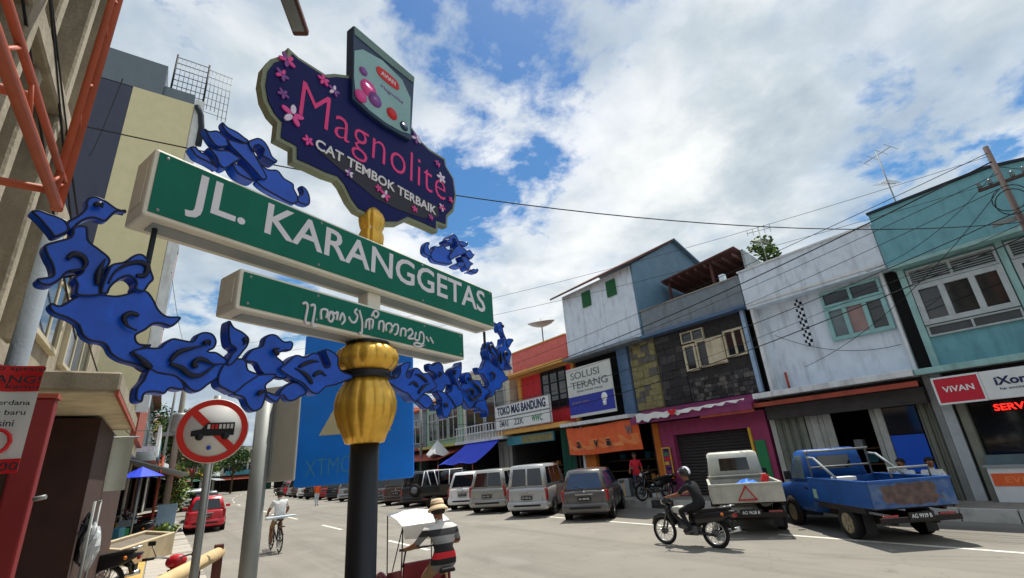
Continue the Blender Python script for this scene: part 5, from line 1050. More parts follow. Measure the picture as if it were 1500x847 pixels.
    if spare:
        sp_ = MB().tube([(.24 * math.cos(k * .2618), 0, .24 * math.sin(k * .2618)) for k in range(24)], .09, 10, True).build('spare_wheel', 'tyre', t, local=True); sp_.location = (.1, y0 - .1, .88)
        MB().lathe([(.2, -.06), (.2, .06)], 20).build('spare_cover', 'cp_mid', t, local=True).matrix_local = Matrix.Translation((.1, y0 - .13, .88)) @ Matrix.Rotation(R(90), 4, 'X')
    return t
make_car('parked_car', 'dark grey hatchback MPV with blue tinted rear window beside the motorcyclist', (12.3, 13.2), 54, 'cp_grey', L=4.2, W=1.69, H=1.6, glass_m='car_glass_blue', plate='AG 1847 RX')
make_car('parked_car', 'boxy silver van with large square rear window, second from the grey hatchback', (12.25, 16.3), 54, 'cp_silver', L=4.4, W=1.72, H=1.86, wr=.34, belt=1.05, hood=1.0, tail_in=.0, hw_t=.68, ro=.9, light_z=1.0, light_h=.42, plate='AG 1062 GK')
make_car('parked_car', 'champagne silver rounded minivan between the boxy van and the white car', (12.3, 19.35), 52, 'cp_champ', L=4.55, W=1.77, H=1.76, wr=.33, belt=1.02, hood=.98, tail_in=.1, hw_t=.63, ro=.85, light_z=1.08, light_h=.42, plate='AG 1590 T')
make_car('parked_car', 'white compact van parked left of the champagne minivan', (12.5, 22.0), 50, 'cp_white', L=4.1, W=1.63, H=1.7, wr=.31, belt=.98, plate='AG 1301 J')
make_car('parked_car', 'dark jeep with spare wheel cover on its tail', (12.3, 27.3), 48, 'cp_dark', L=4.0, W=1.7, H=1.85, wr=.36, belt=1.1, hood=1.06, tail_in=.0, hw_t=.7, spare=True, rack=True, plate='AG 1114 E')
make_car('parked_car', 'brown-black sport utility vehicle parked left of the jeep', (12.4, 30.3), 46, 'cp_brown', L=4.4, W=1.75, H=1.78, wr=.35, belt=1.05, hood=1.02, plate='AG 1909 D')
make_car('parked_car', 'red hatchback parked on the left behind the no-bus sign pole', (1.95, 28.3), 4, 'cp_red', L=3.7, W=1.62, H=1.52, wr=.29, belt=.94, tail_in=.22, plate='AG 1522 V')
# cars farther down the right row
for i, (c, l) in enumerate((('cp_mid', 'blue-grey car seen under the right edge of the blue board'), ('cp_black', 'black car parked behind the black sign pole'), ('cp_silver', 'silver car just left of the black sign pole'), ('cp_dark', 'charcoal car right of the walking person in orange'),
                            ('cp_red', 'small red car far off beneath the blue board'), ('cp_black', 'black car far off beneath the blue board'), ('cp_white', 'white car far off beneath the blue board'), ('cp_brown', 'brown car far off left of the sign post'), ('cp_silver', 'silver car far off at the bend'), ('cp_red', 'red car far off at the bend'), ('cp_mid', 'grey car far off at the bend'))):
    p, a = street(33.4 + i * 3.4, 4.4 - (0.3 if i > 4 else 0)); make_car('parked_car', l, (p.x, p.y), 44 + math.degrees(a), c, H=1.6 + .12 * (i % 3), group=None, plate='AG %d' % (1200 + 37 * i))
for i, (c, l, s_) in enumerate((('cp_black', 'black car parked on the left beyond the red hatchback', 37), ('cp_white', 'white car parked far along the left kerb', 52), ('cp_mid', 'grey car parked far along the left kerb', 66))):
    p, a = street(s_, -5.6); make_car('parked_car', l, (p.x, p.y), 3 + math.degrees(a), c, plate='AG %d' % (1700 + 31 * i))

def make_pickup(name, label, pos, h, cabp, bedp, gatep, L, W, wb, ro, cabH, bed_z0, bed_z1, cab_len, kind):
    t = thing(name, label, 'pickup truck', (pos[0], pos[1], 0), -R(h)); y0, y1 = -ro, L - ro; hw = W / 2
    yb = y1 - cab_len                      # back of the cab
    cw = hw * .95
    belt = 1.08
    if kind == 'sedan_nose':
        st = [ring(yb, .38, belt, cw), ring(yb + .05, .36, belt + .01, cw), ring(y1 - 1.25, .36, belt - .02, cw), ring(y1 - 1.1, .36, belt - .05, cw), ring(y1 - .4, .38, belt - .14, cw * .97), ring(y1 - .06, .42, belt - .2, cw * .93), ring(y1, .46, belt - .26, cw * .88)]; gf, tf = y1 - 1.12, y1 - 1.5
    else:
        st = [ring(yb, .38, belt, cw), ring(yb + .05, .36, belt + .01, cw), ring(y1 - .4, .36, belt, cw), ring(y1 - .1, .38, belt - .08, cw * .96), ring(y1, .42, belt - .2, cw * .9)]; gf, tf = y1 - .14, y1 - .5
    loft(st).build('cab_body', cabp, t, local=True)
    zb, zt = belt - .02, cabH - .05; hb, ht = cw * .96, cw * .86; gr, tr = yb + .02, yb + .08
    def grn(z, yr, yf, w_): return [(-w_, yr + .05, z), (-w_ * .93, yr, z), (w_ * .93, yr, z), (w_, yr + .05, z), (w_, yf - .06, z), (w_ * .9, yf, z), (-w_ * .9, yf, z), (-w_, yf - .06, z)]
    loft([grn(zb, gr, gf, hb), grn(zt, tr, tf, ht), grn(cabH, tr + .07, tf - .08, ht * .9)]).build('cab', cabp, t, local=True)
    rq = [(-hb * .93, gr, zb), (hb * .93, gr, zb), (ht * .93, tr, zt), (-ht * .93, tr, zt)]
    rf = MB()
    pane_on(rq, .2, .8, .38, .84, 'car_glass', t, 'rear_window', .012)
    fq = [(-hb * .9, gf, zb), (hb * .9, gf, zb), (ht * .9, tf, zt), (-ht * .9, tf, zt)]; pane_on(fq, .05, .95, .06, .92, 'car_glass', t, 'windscreen', .012)
    for s_ in (-1, 1):
        qs = [(s_ * hb, gr + .05, zb), (s_ * hb, gf - .06, zb), (s_ * ht, tf - .06, zt), (s_ * ht, tr + .05, zt)]
        pane_on(qs, .14, .9, .08, .88, 'pane_pale', t, 'side_window', .01, s0t=.16, s1t=.92)
        for yy, rr in ((0, .31), (wb, .31)): add_wheel(t, s_ * (hw - .09), yy, rr, .19, 'rim_dark', spokes=6)
        a_ = MB().lathe([(.38, -.004), (.38, .004)], 26, axis='x').build('wheel_arch', 'chassis', t, local=True); a_.location = (s_ * (cw + .002), wb, .33)
        # bed side
        MB().box(s_ * hw, s_ * (hw - .04), y0, yb - .06, bed_z0, bed_z1).build('bed_side', bedp, t, bevel=.012, local=True)
        MB().box(s_ * (hw + .012), s_ * (hw - .055), y0, yb - .06, bed_z1 - .02, bed_z1 + .03).build('bed_rail', bedp, t, bevel=.01, local=True)
        MB().box(s_ * .36, s_ * .44, y0 + .1, y1 - .3, .34, .46).build('chassis_beam', 'chassis', t, local=True)
        MB().box(s_ * (hw - .12), s_ * (hw - .42), y0 - .03, y0 + .02, .44, .54).build('tail_light', 'tail_red', t, bevel=.01, local=True)
        MB().obox((s_ * hw * .66, y1 - .01, .78), (.3, .06, .17)).build('headlight', 'lamp_clear', t, local=True)
        MB().obox((s_ * (cw + .12), gf - .3, belt + .12), (.16, .04, .2)).build('mirror', 'plastic', t, local=True)
        MB().box(s_ * (hw - .1), s_ * (hw - .32), -.42, -.40, .12, .5).build('mud_flap', 'plastic', t, local=True)
        MB().box(s_ * (cw + .006), s_ * (cw - .02), yb + .1, yb + .24, .9, .93).build('door_handle', 'plastic', t, local=True)
        MB().box(s_ * (hw - .01), s_ * (hw - .08), y0 + .3, yb - .3, bed_z0 - .12, bed_z0 - .002).build('skirt', 'chassis', t, local=True)
    MB().box(-hw + .04, hw - .04, y0 + .03, yb - .08, bed_z0 - .03, bed_z0 + .02).build('bed_floor', 'chassis', t, local=True)
    MB().box(-hw + .03, hw - .03, yb - .1, yb - .062, bed_z0, bed_z1).build('bed_front', bedp, t, local=True)
    g = MB().box(-hw + .01, hw - .01, y0 - .04, y0, bed_z0, bed_z1).build('tailgate', gatep, t, bevel=.012, local=True)
    MB().box(-hw, hw, y0 - .055, y0 + .015, bed_z1 - .02, bed_z1 + .035).build('gate_rail', bedp, g, bevel=.01, local=True)
    MB().box(-hw + .05, hw - .05, y0 - .07, y0 - .02, .40, .50).build('rear_bumper', 'chassis', t, bevel=.01, local=True)
    MB().box(-.5, .5, -.1, .1, .26, .36).build('rear_axle', 'chassis', t, local=True)
    pl = MB().box(-.24, .24, y0 - .09, y0 - .07, .44, .58).build('number_plate', 'plate_black', t, local=True)
    text_mesh('plate_text', 'AG 9' + str(rnd.randint(100, 999)) + ' B', 'ink_white', pl, plane_mtx((0, y0 - .091, .515), (1, 0, 0), (0, 0, 1)), .38, .07, 0, .002)
    return t, y0, yb, hw, g
# blue pickup
t, y0, yb, hw, g = make_pickup('blue_pickup', 'battered blue pickup truck with rusty tailgate and roll bars', (12.75, 4.6), 38, 'cp_blue', 'cp_blue', 'cp_blue_pale', 4.35, 1.62, 2.3, 1.0, 1.78, .66, 1.14, 2.1, 'sedan_nose')
pass
def rust_gate():
    m = bpy.data.materials.new('rusty_gate'); m.use_nodes = True; MATS['rusty_gate'] = m; N = m.node_tree.nodes; L = m.node_tree.links; b_ = N['Principled BSDF']; b_.inputs['Roughness'].default_value = .65
    tc = N.new('ShaderNodeTexCoord'); sx = N.new('ShaderNodeSeparateXYZ'); L.new(tc.outputs['Object'], sx.inputs[0])
    def mt(op, *v):
        n = N.new('ShaderNodeMath'); n.operation = op
        for i, x in enumerate(v):
            if isinstance(x, (int, float)): n.inputs[i].default_value = x
            else: L.new(x, n.inputs[i])
        return n.outputs[0]
    def nz(sc_):
        n = N.new('ShaderNodeTexNoise'); n.inputs['Scale'].default_value = sc_; n.inputs['Detail'].default_value = 9; L.new(tc.outputs['Object'], n.inputs['Vector']); return n.outputs[0]
    d = mt('ADD', mt('POWER', mt('ABSOLUTE', mt('DIVIDE', sx.outputs[0], .58)), 4), mt('POWER', mt('ABSOLUTE', mt('DIVIDE', mt('SUBTRACT', sx.outputs[2], .9), .19)), 4))
    f = mt('SUBTRACT', mt('ADD', 1.15, mt('MULTIPLY', mt('SUBTRACT', nz(5), .5), 3.2)), d)
    r = N.new('ShaderNodeMapRange'); r.inputs[1].default_value = .0; r.inputs[2].default_value = .35; L.new(f, r.inputs[0])
    cr = N.new('ShaderNodeValToRGB'); L.new(nz(7.5), cr.inputs[0]); cr.color_ramp.elements[0].position = .38; cr.color_ramp.elements[0].color = (*lin((72, 56, 56)), 1); cr.color_ramp.elements[1].position = .66; cr.color_ramp.elements[1].color = (*lin((106, 84, 76)), 1)
    cp_ = N.new('ShaderNodeValToRGB'); L.new(nz(7), cp_.inputs[0]); cp_.color_ramp.elements[0].position = .35; cp_.color_ramp.elements[0].color = (*lin((36, 78, 136)), 1); cp_.color_ramp.elements[1].position = .7; cp_.color_ramp.elements[1].color = (*lin((92, 112, 146)), 1)
    x = N.new('ShaderNodeMix'); x.data_type = 'RGBA'; L.new(r.outputs[0], x.inputs[0]); L.new(cp_.outputs[0], x.inputs[6]); L.new(cr.outputs[0], x.inputs[7]); L.new(x.outputs[2], b_.inputs['Base Color'])
rust_gate(); g.data.materials[0] = M('rusty_gate')
for s_ in (-1, 1):
    MB().tube([(s_ * (hw - .1), yb - .14, 1.15), (s_ * (hw - .1), yb - .14, 1.72), (s_ * (hw - .1), yb - .22, 1.76)], .022).build('roll_bar', 'galv', t, local=True)
    MB().tube([(s_ * (hw - .08), yb - .16, 1.62), (s_ * (hw - .08), yb - .45, 1.60), (s_ * (hw - .08), yb - 1.15, 1.18)], .028).build('roll_bar', 'sheet_grey', t, local=True)
MB().bar((-hw + .06, yb - .14, 1.74), (hw - .06, yb - .14, 1.74), .025).build('roll_bar', 'galv', t, local=True); MB().bar((-hw + .1, yb - .14, 1.38), (hw - .1, yb - .14, 1.38), .018).build('roll_bar', 'galv', t, local=True)
MB().tube([(-.1, y0 + .25, 1.18), (-.1, y0 + .28, 1.36), (hw - .12, y0 + .28, 1.36), (hw - .12, y0 + .28, 1.15)], .022).build('rear_rack', 'galv', t, local=True)
MB().box(-hw - .006, -hw + .01, yb - .35, yb - .2, .72, .92).build('patch', 'mint_wall', t, local=True)
MB().obox((-hw + .3, yb - 1.05, 1.16), (.42, .25, .08)).build('load', 'sign_white', t, bevel=.01, local=True); MB().obox((.1, y0 + .5, .9), (.8, .5, .4)).build('crate', 'wood', t, local=True)
# ivory pickup
t, y0, yb, hw, g = make_pickup('ivory_pickup', 'dusty ivory pickup truck with red triangle on its tailgate', (12.35, 7.45), 55, 'cp_ivory', 'cp_ivory_dirty', 'cp_ivory_dirty', 4.1, 1.62, 2.3, .95, 1.84, .72, 1.12, 1.75, 'flat')
MB().tube([(0.0 + .32 * x, y0 - .05, .92 + .32 * z) for x, z in ((-.62, -.42), (.62, -.42), (0, .52))], .028, 4, True).build('warning_triangle', 'ink_red', g, local=True)
cl = MB(); vs = []; rr = random.Random(5)
for i in range(13):
    for j in range(9): vs.append((-.1 + .75 * i / 12 - .15, y0 + .2 + .7 * j / 8, 1.02 + .16 * math.sin(math.pi * i / 12) * math.sin(math.pi * j / 8) + rr.uniform(-.02, .05)))
mat('tarp_light', (40, 120, 220), 0.5, var=0.4, vscale=6)
cl.add(vs, [(i * 9 + j, i * 9 + j + 1, (i + 1) * 9 + j + 1, (i + 1) * 9 + j) for i in range(12) for j in range(8)]).build('tarp_bundle', 'tarp_light', t, local=True)
MB().obox((.5, y0 + .25, 1.22), (.16, .1, .2), (0, .4, .3)).build('red_bag', 'ink_red', t, bevel=.03, local=True)
MB().tube([(-hw + .05, yb - .1, 1.1), (-hw + .05, yb - .1, 1.2), (hw - .05, yb - .1, 1.2), (hw - .05, yb - .1, 1.1)], .03).build('headboard_bar', 'cp_ivory_dirty', t, local=True)
# black pickup with a ladder rack in the far row
t, y0, yb, hw, g = make_pickup('black_pickup', 'black pickup truck with white striped cage left of the white compact van', (12.4, 24.6), 49, 'cp_black', 'cp_black', 'cp_black', 4.3, 1.62, 2.35, .95, 1.75, .66, 1.1, 1.9, 'flat')
for s_ in (-1, 1):
    MB().tube([(s_ * (hw - .05), y0 + .05, 1.1), (s_ * (hw - .1), y0 + .3, 1.85), (s_ * (hw - .1), yb - .2, 1.85), (s_ * (hw - .1), yb - .15, 1.1)], .028).build('cage_bar', 'ink_white', t, local=True)
MB().tube([(-hw + .1, y0 + .3, 1.85), (hw - .1, y0 + .3, 1.85)], .028).build('cage_bar', 'ink_white', t, local=True)
for q in (-.25, .15): MB().bar((q, y0 + .05, 1.1), (q - .3, y0 + .28, 1.85), .022).build('cage_bar', 'ink_white', t, local=True)
# ------------------------------------------------------------------ people
mat('skin', (134, 88, 62), 0.6, var=0.08); mat('hair', (22, 18, 16), 0.7); mat('cloth_black', (26, 27, 30), 0.85, bump=1.0, bscale=14, var=0.15); mat('cloth_dark', (44, 46, 52), 0.85, bump=1.0, bscale=14, var=0.15); mat('cloth_tee', (206, 208, 206), 0.85, bump=1.0, bscale=14, var=0.06)
mat('cloth_khaki', (150, 122, 92), 0.85, bump=1.0, bscale=14, var=0.12); mat('cloth_jeans', (58, 66, 84), 0.85, bump=1.0, bscale=14, var=0.15); mat('cloth_orange', (232, 98, 36), 0.8, bump=1.0, bscale=14); mat('cloth_red', (206, 36, 52), 0.8, bump=1.0, bscale=14); mat('cloth_pale', (196, 206, 214), 0.85, bump=1.0, bscale=14); mat('shoe', (40, 34, 32), 0.7); mat('straw', (222, 196, 160), 0.85, var=0.1)
mat('stripe_grey', (128, 128, 130), 0.85); mat('stripe_light', (196, 194, 192), 0.85); mat('eye_white', (220, 216, 210), 0.4); mat('lip', (120, 62, 52), 0.6)
def skin_person(name, label, parent_loc, rz, J, shirt, trousers, shirt_fn=None, sleeves=True, shorts=False, cat='person', hands=True, scale=1.0):
    """one continuous body grown from a posed skeleton; J gives joint positions (x right, y forward, z up)"""
    V = {}; vs = []; rad = []; ed = []; lab_ = []
    def v(n, p, r): V[n] = len(vs); vs.append(Vector(p)); rad.append(r); return V[n]
    def e(a, b_, l): ed.append((V[a], V[b_])); lab_.append(l)
    g = {k: Vector(p) for k, p in J.items()}
    v('pel', g['pel'], .135); v('wai', g['pel'].lerp(g['chest'], .5), .125); v('chest', g['chest'], .145); v('neckb', g['chest'].lerp(g['neck'], .72), .075); v('neck', g['neck'], .056); hd = (g['head'] - g['neck']).normalized()
    v('jaw', g['neck'] + hd * .07 + Vector(J.get('face', (0, .02, 0))) * .8, .074); v('head', g['neck'] + hd * .15, .095); v('crown', g['neck'] + hd * .215, .074)
    for a, b_, l in (('pel', 'wai', 's'), ('wai', 'chest', 's'), ('chest', 'neckb', 's'), ('neckb', 'neck', 'k'), ('neck', 'jaw', 'k'), ('jaw', 'head', 'k'), ('head', 'crown', 'k')): e(a, b_, l)
    for s_ in 'LR':
        v('sh' + s_, g['sh' + s_], .075); v('ua' + s_, g['sh' + s_].lerp(g['el' + s_], .5), .055); v('el' + s_, g['el' + s_], .045); v('fa' + s_, g['el' + s_].lerp(g['wr' + s_], .4), .042); v('wr' + s_, g['wr' + s_], .028)
        d = (g['ha' + s_] - g['wr' + s_]).normalized(); v('ha' + s_, g['wr' + s_] + d * .055, .034)
        e('chest', 'sh' + s_, 's'); e('sh' + s_, 'ua' + s_, 's'); e('ua' + s_, 'el' + s_, 's' if sleeves == 'long' else ('s' if sleeves is True and False else 'k' if not sleeves else 'u')); e('el' + s_, 'fa' + s_, 's' if sleeves == 'long' else 'k'); e('fa' + s_, 'wr' + s_, 's' if sleeves == 'long' else 'k'); e('wr' + s_, 'ha' + s_, 'k')
        if hands:
            side = d.cross(Vector((0, 0, 1)));  side = side.normalized() if side.length > .1 else Vector((1, 0, 0)); dn = Vector((0, 0, -1))
            for k in range(4):
                o_ = (k - 1.5) * .019; ln = (.034, .040, .038, .028)[k]; p1 = g['wr' + s_] + d * (.085) + side * o_; p2 = p1 + d * ln * .7 + dn * .018; p3 = p2 + d * ln * .1 + dn * ln * .8
                v('f%d%s' % (k, s_), p1, .0105); v('g%d%s' % (k, s_), p2, .0095); v('h%d%s' % (k, s_), p3, .008); e('ha' + s_, 'f%d%s' % (k, s_), 'k'); e('f%d%s' % (k, s_), 'g%d%s' % (k, s_), 'k'); e('g%d%s' % (k, s_), 'h%d%s' % (k, s_), 'k')
            th = side * (-1 if s_ == 'R' else 1)
            v('t0' + s_, g['wr' + s_] + d * .035 + th * .035 + dn * .012, .0125); v('t1' + s_, g['wr' + s_] + d * .065 + th * .042 + dn * .03, .010); e('ha' + s_, 't0' + s_, 'k'); e('t0' + s_, 't1' + s_, 'k')
        v('hip' + s_, g['hip' + s_], .105); v('th' + s_, g['hip' + s_].lerp(g['kn' + s_], .5), .088); v('kn' + s_, g['kn' + s_], .062); v('ca' + s_, g['kn' + s_].lerp(g['an' + s_], .35), .06); v('an' + s_, g['an' + s_], .04); v('to' + s_, g['to' + s_], .035)
        e('pel', 'hip' + s_, 's'); e('hip' + s_, 'th' + s_, 't'); e('th' + s_, 'kn' + s_, 't'); e('kn' + s_, 'ca' + s_, 'k' if shorts else 't'); e('ca' + s_, 'an' + s_, 'k' if shorts else 't'); e('an' + s_, 'to' + s_, 'f')
    me = bpy.data.meshes.new('tmp'); me.from_pydata([tuple(x) for x in vs], ed, []); o = bpy.data.objects.new('tmp', me); COL.objects.link(o)
    sk = o.modifiers.new('skin', 'SKIN'); sk.use_smooth_shade = True; sb = o.modifiers.new('sub', 'SUBSURF'); sb.levels = 1; sb.render_levels = 1
    sd_ = me.skin_vertices[0].data
    for i, r in enumerate(rad): sd_[i].radius = (r, r); sd_[i].use_root = (i == 0)
    dg = bpy.context.evaluated_depsgraph_get(); m2 = bpy.data.meshes.new_from_object(o.evaluated_get(dg)); bpy.data.objects.remove(o); bpy.data.meshes.remove(me)
    mats_ = ['skin', shirt, trousers, 'shoe', 'stripe_grey', 'stripe_light', 'cloth_red', 'cloth_tee']; m2.materials.clear()
    for n in mats_: m2.materials.append(M(n))
    segs = [(vs[a], vs[b_], l, (rad[a] + rad[b_]) / 2) for (a, b_), l in zip(ed, lab_)]
    for p in m2.polygons:
        c = p.center; best = (9, 'k', 0)
        for a, b_, l, r in segs:
            ab = b_ - a; q = max(0, min(1, (c - a).dot(ab) / max(ab.length_squared, 1e-9))); dd = (c - a - ab * q).length / max(r, .02)
            if dd < best[0]: best = (dd, l, q)
        l = best[1]; mi = {'k': 0, 's': 1, 't': 2, 'f': 3, 'u': 1 if best[2] < .75 else 0}[l]
        if mi == 1 and shirt_fn: mi = shirt_fn(c)
        p.material_index = mi; p.use_smooth = True
    m2.name = name; root = bpy.data.objects.new(name, m2); COL.objects.link(root); root.location = parent_loc; root.rotation_euler.z = rz; root.scale = (scale,) * 3
    tag(root, label, cat); root['_head'] = tuple(g['neck'] + hd * .15); root['_hd'] = tuple(hd)
    return root
def face(p, f=(0, 1, 0)):
    c = Vector(p['_head']); f = Vector(f).normalized(); s_ = f.cross(Vector((0, 0, 1))).normalized()
    MB().sphere(c + f * .10 - Vector((0, 0, .015)), .018, 8, 6, (.8, .9, 1.5)).build('nose', 'skin', p, local=True)
    for q in (-1, 1):
        MB().sphere(c + f * .082 + s_ * q * .034 + Vector((0, 0, .012)), .012, 8, 6).build('eye', 'eye_white', p, local=True); MB().sphere(c + f * .091 + s_ * q * .034 + Vector((0, 0, .012)), .006, 6, 5).build('pupil', 'hair', p, local=True)
        MB().sphere(c + s_ * q * .093 - Vector((0, 0, .005)), .024, 8, 6, (.5, 1, 1.3)).build('ear', 'skin', p, local=True)
    MB().sphere(c + f * .086 - Vector((0, 0, .055)), .022, 8, 6, (1, .5, .35)).build('mouth', 'lip', p, local=True)
def hair(p, m='hair'):
    c = Vector(p['_head']); o = MB().sphere((0, -.012, .018), .108, 16, 12).build('hair', m, p, local=True); o.location = c
    bm = bmesh.new(); bm.from_mesh(o.data); bmesh.ops.delete(bm, geom=[v for v in bm.verts if v.co.z < -.05 or (v.co.y > .055 and v.co.z < .045)], context='VERTS'); bm.to_mesh(o.data); bm.free(); return o
def standing(x=.0, lean=0, arm=0.0):
    return dict(pel=(0, 0, .95), chest=(0, .01 + lean * .4, 1.27), neck=(0, .02 + lean * .6, 1.47), head=(0, .03 + lean * .8, 1.6), shL=(-.17, .01 + lean * .5, 1.38), shR=(.17, .01 + lean * .5, 1.38), elL=(-.23, -.01, 1.12), elR=(.23, -.01 + arm * .5, 1.12), wrL=(-.24, .08, .89), wrR=(.22, .08 + arm, .92 + arm * .6), haL=(-.24, .1, .8), haR=(.21, .14 + arm, .85 + arm * .6),
                hipL=(-.09, 0, .9), hipR=(.09, 0, .9), knL=(-.1, .03 - .05, .49), knR=(.1, .08, .5), anL=(-.1, -.1, .08), anR=(.1, .06, .08), toL=(-.12, .03, .035), toR=(.12, .19, .035))
# ------------------------------------------------------------------ two-wheelers
mat('bike_black', (24, 24, 27), 0.35, 0.1, coat=0.4); mat('bike_engine', (96, 96, 98), 0.45, 0.6); mat('seat_black', (20, 20, 22), 0.7); mat('bike_red', (186, 26, 36), 0.35, coat=0.4); mat('becak_maroon', (124, 30, 44), 0.5, stain=0.3); mat('canvas_white', (232, 234, 230), 0.85, var=0.04, stain=0.12, stain_c=(190, 192, 186))
def spoked(p, y, r, w, n=12, rimm='chrome', hub=.05, x=0.0):
    t_ = MB().tube([(0, r * .93 * math.cos(2 * math.pi * k / 32), r * .93 * math.sin(2 * math.pi * k / 32)) for k in range(32)], w, 8, True).build('wheel', 'tyre', p, local=True); t_.location = (x, y, r)
    MB().tube([(0, (r * .93 - w) * math.cos(2 * math.pi * k / 32), (r * .93 - w) * math.sin(2 * math.pi * k / 32)) for k in range(32)], w * .45, 6, True).build('rim', rimm, t_, local=True)
    sp_ = MB()
    for k in range(n):
        a = 2 * math.pi * k / n; MB().bar((.02 * (1 if k % 2 else -1), hub * math.cos(a + .5), hub * math.sin(a + .5)), (0, (r * .93 - w) * math.cos(a), (r * .93 - w) * math.sin(a)), .004 + r * .006, 4).build('spoke', rimm, t_, local=True)
    MB().lathe([(hub, -.05), (hub, .05)], 14, axis='x').build('hub', 'bike_engine', t_, local=True); return t_
def make_moto(name, label, loc, rz, paint, lean=0.0, shield=None, simple=False):
    t = thing(name, label, 'motorcycle', loc, rz); t.rotation_euler.y = lean
    spoked(t, 0, .285, .042, 14, hub=.07); spoked(t, 1.24, .285, .036, 14, hub=.07)
    for s_ in (-1, 1): MB().tube([(s_ * .075, 1.24, .285), (s_ * .075, 1.09, .66), (s_ * .06, 1.03, .82)], .022).build('fork', 'bike_engine', t, local=True)
    MB().tube([(0, 1.53, .40), (0, 1.45, .56), (0, 1.28, .625), (0, 1.08, .60), (0, 1.0, .5)], [.03, .055, .065, .06, .03], 8).build('front_fender', paint, t, local=True)
    MB().tube([(0, 1.05, .84), (0, .92, .58), (0, .72, .44), (0, .45, .42), (0, .1, .56), (0, -.2, .66)], [.05, .06, .06, .06, .07, .06], 10).build('frame', paint, t, local=True)
    MB().hexa([(-.15, .86, .42), (.15, .86, .42), (.15, .93, .42), (-.15, .93, .42), (-.2, 1.02, .78), (.2, 1.02, .78), (.17, 1.09, .78), (-.17, 1.09, .78)]).build('leg_shield', paint, t, bevel=.03, local=True)
    MB().sphere((0, 1.08, .92), .12, 12, 8, (1.15, .9, .8)).build('headlamp_cowl', paint, t, local=True); MB().sphere((0, 1.17, .90), .07, 10, 8, (1.2, .5, .9)).build('headlight', 'lamp_clear', t, local=True)
    MB().tube([(-.33, .90, 1.0), (-.2, 1.0, 1.0), (0, 1.03, .96), (.2, 1.0, 1.0), (.33, .90, 1.0)], .013).build('handlebar', 'chrome', t, local=True)
    for s_ in (-1, 1):
        MB().bar((s_ * .24, .965, 1.0), (s_ * .35, .885, 1.0), .019).build('grip', 'seat_black', t, local=True); MB().bar((s_ * .22, .98, 1.0), (s_ * .3, .98, 1.16), .006).build('mirror_stem', 'bike_black', t, local=True); MB().obox((s_ * .3, .97, 1.19), (.1, .02, .06)).build('mirror', 'bike_black', t, bevel=.01, local=True)
        MB().bar((s_ * .1, .48, .28), (s_ * .22, .48, .28), .014).build('foot_peg', 'seat_black', t, local=True)
        MB().bar((s_ * .1, 0, .29), (s_ * .1, -.08, .62), .024).build('shock', 'chrome', t, local=True)
        MB().sphere((s_ * .14, -.3, .68), .035, 8, 6).build('indicator', 'orange_paint', t, local=True)
    loft([[(-.10, -.42, .76), (.10, -.42, .76), (.11, -.42, .82), (-.11, -.42, .82)], [(-.12, -.1, .72), (.12, -.1, .72), (.13, -.1, .80), (-.13, -.1, .80)], [(-.12, .25, .68), (.12, .25, .68), (.12, .25, .765), (-.12, .25, .765)], [(-.07, .58, .66), (.07, .58, .66), (.06, .58, .72), (-.06, .58, .72)]]).build('seat', 'seat_black', t, bevel=.02, local=True)
    loft([[(-.06, -.55, .70), (.06, -.55, .70), (.06, -.55, .75), (-.06, -.55, .75)], [(-.13, -.25, .55), (.13, -.25, .55), (.12, -.25, .74), (-.12, -.25, .74)], [(-.14, .2, .48), (.14, .2, .48), (.12, .2, .69), (-.12, .2, .69)], [(-.08, .55, .46), (.08, .55, .46), (.06, .55, .62), (-.06, .55, .62)]]).build('side_cover', paint, t, bevel=.02, local=True)
    if shield: loft([[(-.12, .55, .66), (.12, .55, .66), (.11, .55, .78), (-.11, .55, .78)], [(-.14, .75, .66), (.14, .75, .66), (.12, .75, .82), (-.12, .75, .82)], [(-.08, .92, .68), (.08, .92, .68), (.07, .92, .80), (-.07, .92, .80)]]).build('front_box', shield, t, bevel=.03, local=True)
    MB().obox((0, .52, .33), (.24, .34, .2)).build('engine', 'bike_engine', t, bevel=.03, local=True); MB().tube([(0, .6, .36), (0, .84, .42)], .07).build('cylinder', 'bike_engine', t, local=True)
    MB().tube([(.1, .78, .36), (.12, .62, .22), (.14, .2, .22), (.15, -.15, .3), (.15, -.5, .38)], [.018, .02, .025, .042, .045]).build('exhaust', 'chrome', t, local=True)
    MB().tube([(0, -.25, .62), (0, -.38, .52), (0, -.42, .36)], [.09, .06, .04], 8).build('rear_fender', paint, t, local=True); MB().obox((0, -.5, .66), (.14, .06, .08)).build('tail_light', 'tail_red', t, bevel=.015, local=True)
    MB().tube([(-.1, -.15, .8), (-.1, -.5, .84), (.1, -.5, .84), (.1, -.15, .8)], .012).build('grab_rail', 'chrome', t, local=True)
    MB().bar((-.06, .05, .26), (-.06, .55, .3), .03).build('chain_case', 'bike_black', t, local=True); MB().box(-.09, .09, -.47, -.45, .42, .54).build('number_plate', 'plate_black', t, local=True)
    return t
MO = (9.97, 6.86); MH = R(6.5)
moto = make_moto('motorcycle', 'black underbone motorcycle being ridden across the middle of the road', (MO[0], MO[1], 0), MH, 'bike_black', shield='cp_ivory')
